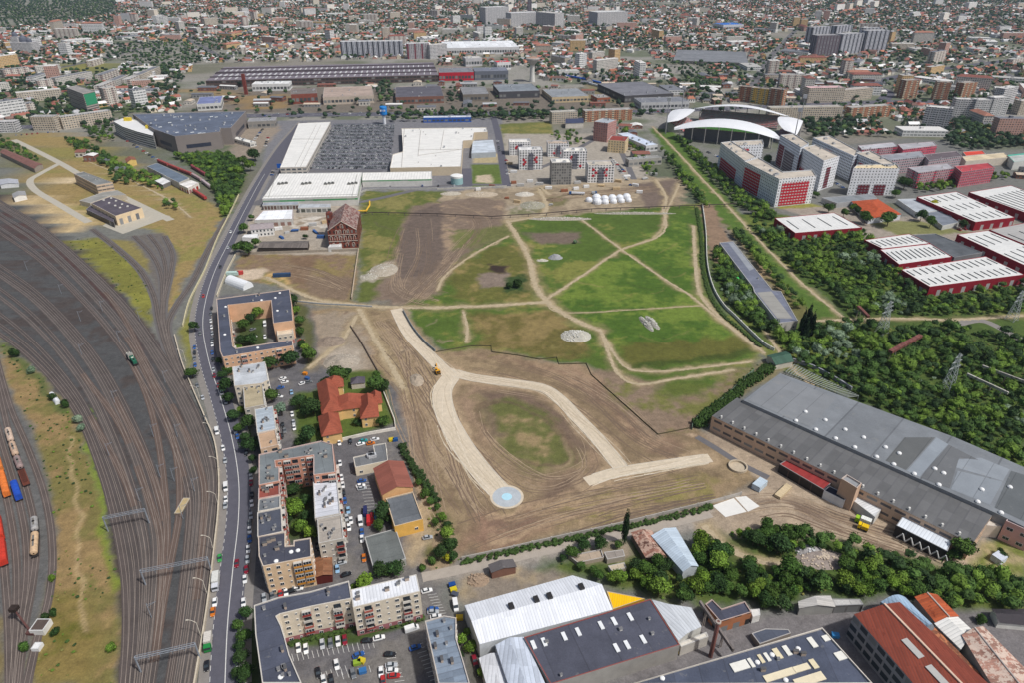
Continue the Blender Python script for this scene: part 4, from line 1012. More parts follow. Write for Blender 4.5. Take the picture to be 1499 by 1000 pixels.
roof3d('ruined_shed','narrow shed with a half collapsed rusty orange roof beside the rust-red hall','shed',[(1358,921,6),(1370,919,6),(1450,1003,6),(1436,1003,6)],[(0,1,2,3)],[0,1,2,3],S(150,140,130),metalroof(S(170,110,76),1.1,.3,.5,S(110,70,55)))
gable('factory_hall','long hall with a pink-stained corrugated roof at the corner of the works','factory hall',[(1410,931),(1440,919),(1530,1010),(1470,1030)],8.5,1.6,S(180,172,160),metalroof(S(170,128,112),1.0,.22,.5,S(214,196,180)),ridgecap=S(190,180,172),lm='the pink-stained hall')
gable('cottage','low white cottage with a black felt roof by the wood','cottage',[(1453,893),(1462,911),(1515,916),(1510,893)],3.4,1.2,S(224,222,214),bitumen(S(62,58,62)),lm='the black-roofed cottage')
gable('shed','grey pitched shed backed by climbing greenery','shed',[(1171,890),(1221,888),(1215,874),(1170,882)][::-1],4.5,1.4,S(160,158,152),metalroof(S(186,182,176),1,.1),lm='the grey pitched shed')
blk('carport','open-fronted grey carport next to the pitched shed','carport',[(1216,877.5),(1259,878),(1264,886),(1221.5,888)],4,S(90,88,88),S(178,176,172),parapet=.15,fac=facade(S(110,108,106),5,4,.08,.92,.0,.8,(.02,.02,.02)))
blk('workshop','brick workshop with a notched slate roof and three dark openings','workshop',[(1032,886),(1042,879),(1056,893),(1090,882),(1100,898),(1054,912)],6,S(172,112,76),S(76,78,92),lm='the notched slate-roofed workshop',fac=facade(S(170,112,78),5.2,6,.2,.75,.0,.5,(.02,.02,.02)))
blk('shed','little white lean-to at the end of the brick workshop','shed',[(1098,893),(1112,892),(1113,901),(1102,904)],3.6,S(224,222,216),S(220,218,212),parapet=.1)
blk('flat_store','low store with a slate deck and white slab beside the service lane','store',[(1100,928),(1120,921),(1154,922),(1158,928),(1112,944)],2.6,S(150,140,130),S(88,94,108),parapet=.15)
gable('metal_barn','pale metal barn with a light blue west slope, south of the lane','barn',[(955,785),(989,774),(1021,829),(1000,836)],5,1.8,S(190,196,200),metalroof(S(188,202,214),1,.08),lm='the pale metal barn')
gable('ruined_barn','barn with broken brown tiles and holes in the roof','barn',[(925,781),(954,778),(977,820),(946,816)],4,1.4,S(120,104,92),metalroof(S(132,94,80),1.0,.35,.5,S(196,168,150)),lm='the broken-tiled barn')
gable('shed','brown brick shed with a dark felt roof in the scrap yard','shed',[(716,828),(750,820),(755,830),(720,838)][::-1],4,1.0,S(126,92,78),bitumen(S(92,88,88)),lm='the scrap yard shed')
blk('shed','small slab-roofed shack with a leaning white sheet south of the lane','shed',[(884,809),(912,805),(915,815),(889,820)],2.6,S(170,160,146),S(140,132,124),parapet=.1)
blk('shed','low tan-roofed shack among brambles','shed',[(890,829),(914,824),(917,832),(896,837)],2.4,S(180,172,156),S(196,182,158),parapet=.1)
blk('ruin','roofless pale ruin with a bare concrete floor south of the lane','ruin',[(832,815),(880,806),(884,818),(846,826)],1.4,S(170,156,140),S(166,150,132),parapet=.6)
GW=S(214,168,130)
r,q=roof3d('warehouse','huge grey warehouse with a patched upper roof, lower dark front roof and peach wall','warehouse',[(1142,547,11),(1396,640,11),(1512,690,11),(1512,778,11),(1456,751,11),(1087,586,11)],[(0,1,2,3,4,5)],[0,1,2,3,4,5],S(150,150,150),bitumen(S(122,126,130),.16,22),lm='the huge grey warehouse')
m=MB();f_=[P(1042,610,9),P(1079,583,9),P(1455,752,9),P(1423,798,9)];c=cen(f_);lw=facade(S(208,178,152),6,4.5,.12,.88,.45,.75,S(92,88,90));u=0
pp=ccw(f_)
for i in range(4):u=m.wall(pp[i],pp[(i+1)%4],0,9.2,lw,u)
m.build('front_wall',r,r.location)
m=MB();an=mainaxis(pp);m.ngon([(x,y,9.25) for x,y,z in pp],metalroof(S(104,104,104),4.2,.1,.3,S(84,82,80)),rotuv(pp,an));m.build('front_roof',r,r.location)
PATCH=[([(1371,641),(1388,651),(1346,699),(1328,690)],S(140,147,154)),([(1324,641),(1369,641),(1326,689),(1296,675)],S(100,102,102)),([(1404,673),(1436,671),(1478,688),(1468,705),(1395,684)],S(142,148,154)),([(1402,690),(1468,706),(1449,740),(1392,717)],S(136,142,148)),([(1480,690),(1512,700),(1512,770),(1456,744)],S(100,104,106)),([(1140,552),(1225,583),(1186,626),(1095,587)],S(130,133,136)),([(1389,652),(1432,674),(1404,671),(1390,716),(1348,700)],S(106,108,110))]
for i,(pt,cl) in enumerate(PATCH):
 pw=ccw([P(*p,11)[:2] for p in pt]);m=MB();m.ngon([(x,y,11.06+.012*i) for x,y in pw],bitumen(cl,.1,9),rotuv(pw,an));m.build('roof_patch',r,r.location)
for x,y in((1179,604),(1208,616),(1237,630),(1165,617),(1194,630),(1223,643),(1251,656),(1264,641.5),(1296,656),(1283,670),(1308,681),(1338,695),(1368,687.5),(1381,694),(1374,711),(1437,718),(1431,736),(1478,714.5),(1465,752),(1316,665)):
 x_,y_,z_=P(x,y,11);m=MB();m.lathe((x_,y_,11.1),[(1.1,0),(1.1,.5),(.7,.9),(0,1.1)],plain(S(236,236,234),.4,.05),8);m.build('roof_dome',r,r.location)
for i in range(18):
 t=(i+.7)/18.5;x_=f_[0][0]+(f_[3][0]-f_[0][0])*t;y_=f_[0][1]+(f_[3][1]-f_[0][1])*t;m=MB();m.box((x_+1.2,y_+1.5,9.9),(.8,.8,1.4),plain(S(222,220,214),.6,.1));m.build('roof_vent',r,r.location)
blk('factory_wing','pink-walled wing with red-brown windows at the end of the huge warehouse','factory wing',[(1472,764),(1512,782),(1530,760),(1490,742)],10.2,S(216,168,160),S(124,128,132),2,'w',unit=5,wsz=(2.4,1.6))
blk('factory_porch','pale rendered stair block joining the pink wing','stair block',[(1443,770),(1466,772),(1470,762),(1452,756)],6.5,S(216,200,184),S(214,204,190),parapet=.2)
blk('canopy','long red loading canopy against the warehouse wall','canopy',[(1141,680),(1153,673),(1219,706),(1206,718)],5,S(60,50,48),S(176,62,60),roofmat=metalroof(S(152,56,54),1.0,.1),parapet=.1,lm='the red loading canopy',fac=facade(S(90,74,68),6,5,.05,.95,0,.85,(.02,.018,.018)))
r,q=blk('brick_tower','square peach brick stair tower against the warehouse front','tower',[(1231,703),(1239,697),(1261,710),(1254,717)],13,S(200,168,142),S(150,152,154),lm='the peach brick tower',parapet=.8)
blk('loading_office','small white and navy office under the red canopy end','office',[(1206,719),(1214,712),(1243,727),(1236,734)],4.5,S(226,226,224),S(44,46,60),parapet=.15)
blk('porch','white-roofed porch with a broken black-spotted roof','porch',[(1248,733),(1258,727),(1292,744),(1281,758)],4.5,S(206,204,198),S(214,216,216),parapet=.15,roofmat=metalroof(S(214,216,216),1.2,.08,.3,S(40,40,42)))
r,q=blk('canopy','white steel loading canopy with a zigzag front beam','canopy',[(1312,770),(1323,754),(1395,790),(1387,808)],6,S(52,54,58),S(222,226,230),roofmat=metalroof(S(218,224,230),1.3,.05),parapet=.1,lm='the white zigzag canopy',fac=facade(S(70,72,76),6,6,.05,.95,0,.9,(.02,.02,.022)))
a,b=P(1312,780,3),P(1387,818,3);k=MB();n=6;pv=None
for i in range(n*2+1):
 t=i/(2*n);p=(a[0]+(b[0]-a[0])*t,a[1]+(b[1]-a[1])*t-1.2,1.2+(3.4 if i%2 else 0))
 if pv:k.bar(pv,p,.28,plain(S(222,222,220),.6,.08))
 pv=p
k.build('front_beam',r,r.location)
r,q=blk('depot_building','long narrow grey-roofed depot building running beside the disused track','depot',[(1053,355),(1073,353),(1131,425),(1143,426),(1168,470),(1140,473),(1104,427),(1102,420)],6.5,S(196,190,180),S(112,116,130),1,'w.',unit=5,lm='the long narrow depot',parapet=.25,extras=2)
for pt,cl in(([(1108,428),(1129,426),(1160,466),(1138,466)],S(150,148,142)),([(1066,355),(1073,354),(1104,393),(1097,396)],S(146,150,156))):
 pw=ccw([P(*p,6.5)[:2] for p in pt]);m=MB();m.ngon([(x,y,6.56) for x,y in pw],bitumen(cl,.1,8),rotuv(pw,mainaxis(pw)));m.build('roof_patch',r,r.location)
gable('cabin','dark green roofed cabin at the corner of the meadow','cabin',[(1123,521),(1136,534),(1161,529),(1150,515)],4,1.6,S(196,190,176),metalroof(S(62,92,76),.9,.1),lm='the green-roofed cabin')
def rw(label,pts,H,lm=None,strips=10,rows=2,wall=S(150,30,44),roofc=S(222,222,218),ang=None):
 r,q=blk('warehouse',label,'warehouse',pts,H,wall,roofc,lm=lm,parapet=.3,pcol=S(150,30,44),fac=facade(S(140,26,42),11,H+.6,.7,1.0,0,.55,S(170,168,168)),roofmat=metalroof(roofc,1.2,.05))
 a,b,c,d=[P(*p,H) for p in pts]
 for j in range(rows):
  for i in range(strips):
   t=(i+.5)/strips;s=(j+.5)/rows;s0,s1=s-.28/rows,s+.28/rows
   f=lambda t,s:Vector([(a[k]*(1-t)+b[k]*t)*(1-s)+(d[k]*(1-t)+c[k]*t)*s for k in(0,1)]+[H+.08])
   p0,p1=f(t,s0),f(t,s1);m=MB();m.bar(p0,p1,.45,plain(S(96,98,100),.5,.1),4);m.build('roof_strip',r,r.location)
 return r
rw('white-roofed red warehouse standing alone behind the trees',[(1134,319),(1221,311),(1262,333),(1164,341)],7,'the lone red warehouse',4,1)
rw('small red warehouse with a white roof stepped behind the larger one',[(1265,351),(1331,342),(1362,356),(1292,364)],7,'the small stepped red warehouse',9,1)
rw('white-roofed red warehouse joined to the dark grey roof',[(1288,365),(1362,356.5),(1394,376),(1316,387)],7.5,'the joined red warehouse',11,1)
rw('broad red and white warehouse with slanted roof strips nearest the wood',[(1318,394),(1443,375),(1500,402),(1361,420)],8,'the broad striped warehouse',14,2)
rw('red warehouse with a white flat roof and rows of short hatches',[(1342,288),(1400,280),(1486,318),(1428,325)],8,'the hatch-roofed red warehouse',6,3)
rw('long red warehouse with a white roof at the picture margin behind the grey yard',[(1418,281),(1480,271),(1560,300),(1520,318)],8,'the long back red warehouse',9,1)
rw('red warehouse with oval roof vents beside parked white trucks',[(1401,343),(1446,337),(1540,375),(1512,394)],8,'the red warehouse with oval vents',4,2)
rw('grey-roofed red warehouse beyond the oval-vent one',[(1448,336),(1500,326),(1580,360),(1540,374)],8,None,3,1,roofc=S(176,174,170))
blk('warehouse','dark grey roofed hall slotted between the red warehouses','warehouse',[(1334,344),(1369,342),(1438,370),(1397,377)],6.5,S(120,120,122),S(92,96,100),lm='the dark grey slotted hall')
blk('workshop','long low workshop with a pale grey roof by the red warehouses','workshop',[(1313,291),(1340,290),(1372,308),(1345,313)],4.5,S(206,204,198),S(172,178,184),lm='the long pale workshop',parapet=.2)
blk('workshop','low workshop with a darker blue-grey roof, in line with the pale one','workshop',[(1353,310),(1378,308),(1404,325),(1380,330)],4.2,S(200,200,196),S(122,128,138),parapet=.2)
gable('clinic','white villa with a broad orange tiled hip roof among trees','villa',[(1247,294),(1285,291),(1319,313),(1272,319)],5.5,2.6,S(214,216,222),tiles(S(176,82,48)),kind='hip',lm='the orange-roofed villa')
blk('office_block','low grey flat-roofed annex behind the orange-roofed villa','office block',[(1203,289),(1278,283),(1284,290),(1225,297)],5,S(170,170,170),S(128,132,136),parapet=.2)
RED=S(184,36,50)
REDF=facade(RED,3.2,2.9,.1,.72,.42,.8,(.55,.54,.55));DRED=facade(S(110,34,46),3.2,2.9,.1,.72,.42,.8,(.2,.2,.22));DARKF=facade(S(92,82,88),3.2,2.9,.1,.8,.4,.85,(.3,.3,.32))
TWH=facade(S(232,233,235),3.2,2.9,.32,.68,.34,.74,(.05,.055,.065));TWG=facade(S(214,219,226),2.9,2.9,.2,.8,.3,.8,(.12,.13,.15))
def fields(r,q,H,spec,minlen=14):
 """coloured balcony fields set into the walls that show"""
 n=len(q)
 for i in range(n):
  a,b=q[i],q[(i+1)%n];L=math.dist(a,b)
  if not facing(a,b) or L<minlen:continue
  dx,dy=(b[0]-a[0])/L,(b[1]-a[1])/L;nx,ny=dy*.35,-dx*.35;front=abs(dx)>abs(dy)*1.1
  for(fr,s0,s1,z0,z1,mt) in spec:
   if fr!=front:continue
   p0,p1=(a[0]+dx*L*s0+nx,a[1]+dy*L*s0+ny),(a[0]+dx*L*s1+nx,a[1]+dy*L*s1+ny);m=MB();m.wall(p0,p1,H*z0,H*z1,mt)
   for(u,v) in(((a[0]+dx*L*s0,a[1]+dy*L*s0),p0),(p1,(a[0]+dx*L*s1,a[1]+dy*L*s1))):m.wall(u,v,H*z0,H*z1,mt)
   m.build('balcony_field',r,r.location)
def tall(label,pts,H,spec,lm=None,roofc=S(190,180,166),ex=4,fac=TWH):
 r,q=blk('apartment_block',label,'apartment block',pts,H,S(206,210,214),roofc,fac=fac,lm=lm,group='red and white apartment blocks by the stadium',extras=ex,kinds=('vent','unit'),parapet=1.0)
 fields(r,q,H,spec);return r,q
tall('grey-white block wing with a beige roof and low red balcony fields, nearest the stadium corner',[(1055,209),(1070,207),(1108,230),(1090,236)],27,[(False,.1,.75,.0,.5,REDF)],'the stadium-corner block')
tall('short cross wing with a beige roof facing the white stadium canopy',[(1071,207),(1116,205),(1118,212),(1080,213.5)],27,[(True,.2,.45,.5,.9,REDF)],None)
tall('L-shaped front block with two big red balcony fields and a beige roof',[(1090,237),(1110,231),(1146,252),(1189,249),(1195,258),(1141,263)],27,[(True,.1,.84,.04,.88,REDF),(False,.04,.5,.04,.86,REDF)],'the L-shaped red balcony block')
tall('tall dark and white slab rising just behind the L-shaped front block',[(1142,198),(1162,196),(1184,210),(1172,216)],33,[(False,.05,.3,.02,.75,DRED),(False,.35,.8,.02,.7,DARKF),(True,.3,.7,.05,.8,DARKF)],'the tall dark and white slab',fac=TWG)
tall('white slab with a pale roof and small black windows inside the quarter',[(1173,216),(1194,212),(1229,229),(1206,236)],31,[(True,.3,.55,.05,.75,DRED),(False,.1,.3,.03,.4,REDF)],'the pale-roofed white slab')
tall('narrow grey block with a red corner at the far side of the quarter',[(1190,202),(1215,199),(1262,224),(1250,229)],26,[(False,.35,.5,.1,.85,REDF)],fac=TWG)
tall('cream-roofed wing climbing towards the tall white gateway block',[(1252,224),(1274,221),(1313,241),(1296,243)],27,[(False,.2,.4,.2,.75,REDF)],fac=TWG)
tall('white gateway block with two dark red balcony fields and a cream roof',[(1249,247),(1254,242),(1312,240),(1317,247)],27,[(True,.2,.45,.0,.42,DRED),(True,.55,.8,.0,.42,DRED)],'the white gateway block',S(214,196,160))
PK=facade(S(196,168,172),3.2,2.8,.2,.8,.3,.8,(.09,.09,.1),band=S(176,110,120),bcol=S(196,62,86),bn=7)
GP=facade(S(178,176,180),3.2,2.8,.2,.8,.3,.8,(.09,.09,.1),band=S(190,150,156))
for lab,p,f,rc,l in(('pale pink slab with a silver roof, second row back',[(1256,213),(1308,208),(1314,214),(1262,219)],PK,S(184,184,188),None),('bright pink slab with a grey roof at the back of the row',[(1314,211),(1366,207),(1372,213),(1322,219)],facade(S(214,84,106),3.2,2.8,.2,.8,.3,.8,(.09,.09,.1),band=S(206,96,116)),S(170,168,172),'the bright pink slab'),('grey slab with pinkish balcony bands in front of the pale pink slab',[(1289,227),(1348,221),(1354,229),(1298,235)],GP,S(146,148,154),'the grey slab with pinkish bands'),('grey slab with a dark brown roof in the pink row',[(1352,226),(1400,221),(1408,228),(1360,235)],GP,S(104,94,98),None),('pink slab with a pale end wall and white loggias',[(1329,245),(1388,239),(1397,246),(1345,253)],PK,S(168,166,170),'the pink slab with white loggias'),('crimson slab with a red roof next to the pink one',[(1397,243),(1446,238),(1456,245),(1408,252)],facade(S(178,50,72),3.2,2.8,.2,.8,.3,.8,(.2,.2,.22),band=S(196,120,130)),S(176,70,76),'the crimson slab')):
 blk('apartment_block',lab,'apartment block',p,16,S(196,168,172),rc,fac=f,lm=l,group='pink and grey slabs',extras=2)
blk('shop','flat shop with an orange-red roof beyond the pink slabs','shop',[(1409,222),(1438,220),(1443,225),(1414,228)],8,S(206,196,180),S(206,74,56),lm='the orange-red roofed shop')
blk('shop','long cream-roofed shop building behind the crimson slab','shop',[(1408,229),(1470,223),(1478,230),(1414,236)],8,S(206,196,180),S(206,190,160))
blk('shop','flat shop with a mint green stripe along its roof edge','shop',[(1474,228),(1530,222),(1540,232),(1484,238)],8,S(206,206,200),S(176,178,174),pcol=S(90,190,170),parapet=1.4)
for lab,xl,xr,yb,yt,dp,rc,l,bc in(('white cube block with a white roof beside the mown lot',746,777,227,209,17,S(226,222,214),'the white cube beside the mown lot',RED),('white cube block with red H-shaped marks, in front of the first',760,794,248,221,17,S(216,214,210),'the white cube with red marks',RED),('white cube block with a tan roof and red centre',802,832,229,211,16,S(176,160,144),'the tan-roofed white cube',RED),('white cube block with a white roof and red corner patch',824,858,247,222,16,S(228,224,214),'the white cube with a red corner',RED),('taller unfinished grey block wrapped in scaffolding',807,836,270,239,17,S(228,224,214),'the scaffolded block',None),('white cube block with a beige roof and red checker pattern by the car park',860,898,267,243,19,S(190,182,168),'the checkered white cube',RED)):
 fc=facade(S(234,233,232),3.1,2.9,.22,.78,.22,.8,(.06,.065,.08)) if bc else facade(S(150,148,144),2.6,2.9,.15,.85,.15,.85,(.12,.12,.12))
 r,q=bx('apartment_block',lab,'apartment block',xl,yb,xr,yb-.6,yt,dp,S(214,214,218),rc,fac=fc,lm=l,group='new white estate blocks',extras=3,kinds=('unit','vent'),parapet=1.1)
 if bc:
  a,b=q[0],q[1];L=math.dist(a,b);fl=hfrom(xl,yb,yt);PAT={'tan roof':((.3,.3),(.44,.45),(.58,.3),(.44,.15),(.44,.62)),'checker':((.2,.8),(.3,.62),(.2,.44),(.7,.8),(.62,.62),(.7,.44),(.45,.3)),'H-shaped':((.2,.3),(.26,.42),(.2,.54),(.74,.42),(.68,.54),(.74,.66))}
  for s_,z_ in next((v for k,v in PAT.items() if k in lab),((.3,.6),(.36,.72),(.74,.18))):
   m=MB();x,y=a[0]+(b[0]-a[0])*s_,a[1]+(b[1]-a[1])*s_;m.box((x,y-.15,fl*z_),(2.7,.5,2.2),plain(S(190,40,56),.6,.08));m.build('red_panel',r,r.location)
  m=MB();m.wall((a[0]+(b[0]-a[0])*.4,a[1]-.3),(a[0]+(b[0]-a[0])*.6,a[1]-.3),0,fl*.9,facade(S(120,122,132),3,2.9,.1,.9,.4,.9,(.07,.07,.09)));m.build('loggia_stack',r,r.location)
wings=[o for o in C.objects if o.name.startswith('villa_wing')]
vx,vy,_=P(510,605)
villa=thing('villa','cream villa of six wings under orange-red hipped tile roofs','villa',(vx,vy,0),None,None)
for o in wings:
 for k in('label','category','group'):
  if k in o:del o[k]
 o.name='wing';o.parent=villa;o.location=o.location-villa.location
def bar_roof(r,p,q,w,z,col,nm='roof_rib'):
 a,b=P(*p,z),P(*q,z);m=MB();m.bar((a[0],a[1],z+.1),(b[0],b[1],z+.1),w,plain(col,.6,.1));m.build(nm,r,r.location)
MR=S(232,230,224)
r,q=blk('shopping_hall','long white-roofed shopping hall between the street and the big car park','shopping hall',[(437,180),(484,178),(448,244),(410,245)],8,S(206,198,186),MR,lm='the long white shopping hall',fac=facade(S(206,198,186),6,4,.1,.8,.2,.7,(.12,.13,.14)),parapet=.4,seam=14,roofmat=metalroof(MR,3,.04))
bar_roof(r,(428,203),(472,203),.3,8.1,S(170,168,164));bar_roof(r,(463,182),(432,243),.3,8.1,S(180,178,174));bar_roof(r,(470,182),(440,243),.3,8.1,S(176,174,170))
x,y,z=P(414,240,5.5);m=MB();m.box((x-3,y-4.6,5),(5,.3,5),plain(S(40,100,190),.5,.1));m.build('sign_board',r,r.location)
MALLW=facade(S(206,204,198),8,9.5,.0,1.0,.62,.78,S(70,150,90))
r,q=blk('supermarket','broad white-roofed supermarket with a green stripe and four dark roof vents','supermarket',[(409,254),(530,252),(523,287),(384,291)],9,S(206,204,198),MR,lm='the green-striped supermarket',fac=MALLW,parapet=.5,roofmat=metalroof(MR,3,.04))
for i,x in enumerate((414,448.5,482,516)):
 X0,Y0,_=P(x,269,9);m=MB()
 for dx in(-3.4,0,3.4):m.box((X0+dx,Y0+dx*.4,9.9),(3.0,2.0,1.6),plain(S(120,120,116),.6,.2));m.lathe((X0+dx,Y0+dx*.4,10.7),[(.9,0),(.9,.5),(.3,.6),(0,.6)],plain(S(70,70,70),.6,.2),8)
 m.build('ventilation_unit',r,r.location)
for p,q_ in(((405,255),(393,288)),((523,254),(515,287)),((384,287),(523,284))):bar_roof(r,p,q_,.3,9.1,S(168,168,164))
blk('supermarket','narrow white supermarket wing with a green roof line','supermarket',[(531,252.5),(632,250.5),(632,262),(530,264)],7,S(214,212,206),MR,lm='the narrow white wing',fac=facade(S(212,210,204),8,7.5,0,1,.8,.95,S(80,160,100)),roofmat=metalroof(MR,3,.04))
r,q=blk('hypermarket','large white stepped-roof hypermarket east of the big car park','hypermarket',[(588,188),(712,186.5),(714,193),(694,194),(692,205),(678,206),(675,244),(571,246),(575,226),(590,222)],9,S(208,194,170),MR,lm='the stepped white hypermarket',extras=16,kinds=('unit','vent'),parapet=.8,fac=plain(S(206,190,164),.8,.08),roofmat=metalroof(MR,3,.04))
for p,q_ in(((616,190),(612,228)),((612,227),(676,218)),((650,190),(645,218)),((592,188),(588,244)),((612,219),(676,218))):bar_roof(r,p,q_,.35,9.1,S(176,172,166))
blk('loading_hall','pale blue-grey loading yard roof behind the hypermarket','loading hall',[(692,206),(722,204),(726,222),(690,224)],6,S(170,178,186),S(190,198,206),parapet=.2)
X0,Y0,_=P(669,268);m=thing('storage_tank','squat teal and white storage tank behind the hypermarket','tank',(X0,Y0,0),None,'the squat storage tank');k=MB();k.lathe((0,0,0),[(6.5,0),(6.5,7)],plain(S(150,186,186),.5,.1),20);k.build('tank_wall',m);k=MB();k.lathe((0,0,0),[(6.6,7),(6.6,9),(5,9.6),(0,9.8)],plain(S(232,232,228),.5,.06),20);k.build('lid',m)
GM=S(134,126,122)
r,q=blk('shopping_mall','dark grey shopping mall with slanted blank walls and a cluttered slate roof','shopping mall',[(194,167),(300,164),(360,163),(338,187.5),(323,188),(322,193),(256,200),(225,189)],20,GM,S(96,104,120),lm='the dark grey mall',fac=plain(GM,.7,.06,.1),extras=46,kinds=('unit','unit','vent','sky'),parapet=1.0,seam=14)
for a_,b_,z0,z1,col in(((258,226),(282,222),4,8,S(52,58,74)),((300,219),(326,217),4,9,S(46,52,70))):
 A,B=P(a_[0],a_[1]),P(b_[0],b_[1]);
po=ccw(q)
for i in range(len(po)):
 a,b=po[i],po[(i+1)%len(po)];L=math.dist(a,b)
 if facing(a,b) and L>25 and(a[1]+b[1])/2<1000:
  m=MB();dx,dy=(b[0]-a[0])/L,(b[1]-a[1])/L;nx,ny=dy*.15,-dx*.15
  s0,s1=L*.2,L*.75;m.wall((a[0]+dx*s0+nx,a[1]+dy*s0+ny),(a[0]+dx*s1+nx,a[1]+dy*s1+ny),5,9.5,plain(S(58,62,76),.3,.15));m.build('window_band',r,r.location)
r,q=blk('parking_deck','white multi-storey parking deck with striped ramps and two yellow stair heads','parking deck',[(166,178),(187,171),(226,186),(224,199),(201,193),(180,186)],16,S(214,214,212),S(226,226,224),lm='the white parking deck',fac=facade(S(220,220,218),30,2.9,-.1,1.1,.4,1.0,(.09,.09,.1)),parapet=1.0,roofmat=plain(S(222,222,220),.7,.06,.1))
for x,y in((187.5,176),(219.5,187)):
 X0,Y0,_=P(x,y,16);m=MB();m.box((X0,Y0,18),(9,5,4),plain(S(224,196,60),.6,.1));m.build('stair_head',r,r.location)
r,q=blk('works_block','three-storey concrete works block with ribbon windows and a grey roof','office block',[(108,254),(122,251),(165,267),(141,271)],11,S(206,184,160),S(130,132,130),lm='the three-storey works block',fac=facade(S(206,184,160),4,3.6,.05,.95,.35,.75,S(110,104,100)),extras=3)
r,q=blk('locomotive_depot','depot hall with a dark purple-grey roof, white vents and cream gate front','depot',[(133,297),(162,287),(208,304),(169,316)],9,S(222,198,162),S(90,84,92),lm='the purple-grey roofed depot',fac=facade(S(220,198,164),8,9.6,.3,.7,.0,.6,S(110,112,116)),parapet=.3)
for x,y in((152,293),(163,290),(170,294),(160,297),(169,301),(179,299),(187,302),(176,304)):hatch(r,x,y,9.2,1.6,1.6,.3,S(226,222,214),'roof_vent',.9)
blk('canopy','dark open canopy on posts along the depot hall','canopy',[(126,306),(133,300),(168,317),(166,325)],5,S(70,64,66),S(86,80,88),parapet=.15,fac=facade(S(84,78,82),5,5,.1,.9,0,.9,(.02,.02,.022)))
blk('annex','flat grey annex behind the purple-grey depot','annex',[(116,293),(150,281),(172,278),(185,285),(162,286),(132,297)],5,S(200,190,172),S(150,148,142),parapet=.2)
gable('house','white railway cottage with a grey roof beside the main line','house',[(18,283),(36,279),(38,285),(20,289)],4.5,1.5,S(232,230,224),plain(S(150,150,150)),lm='the white railway cottage')
gable('shed','long brick-red roofed railway shed','shed',[(0,222),(8,218),(62,240),(50,246)],5,1.6,S(150,140,130),tiles(S(128,92,84)),lm='the brick-red railway shed')
gable('shed','white walled workshop row near the railway cottage','workshop',[(0,262),(26,262),(26,268),(0,270)],4,1.2,S(226,226,226),plain(S(170,172,178)))
r,q=blk('engine_shed','blue-grey roofed engine shed with a white canopy and orange end','engine shed',[(215,243),(230,238),(277,260),(262,267)],7,S(190,186,178),S(106,118,132),lm='the blue-grey engine shed',parapet=.2)
blk('station_office','small white and brick-red signal office at the engine shed end','office',[(262,269),(280,263),(291,267),(275,275)],6,S(226,220,212),S(226,222,216),parapet=.2,fac=facade(S(224,218,208),6,6,.2,.8,0,.6,S(170,60,50)))
blk('canopy','white flat canopy beside the engine shed','canopy',[(226,264),(240,258),(252,264),(238,270)],4,S(120,118,116),S(222,222,220),parapet=.1)
gable('house','yellow-walled old house with a brown roof among the trackside trees','house',[(183,232),(196,229),(199,233),(186,237)],6,2,S(214,184,112),tiles(S(140,92,74)))
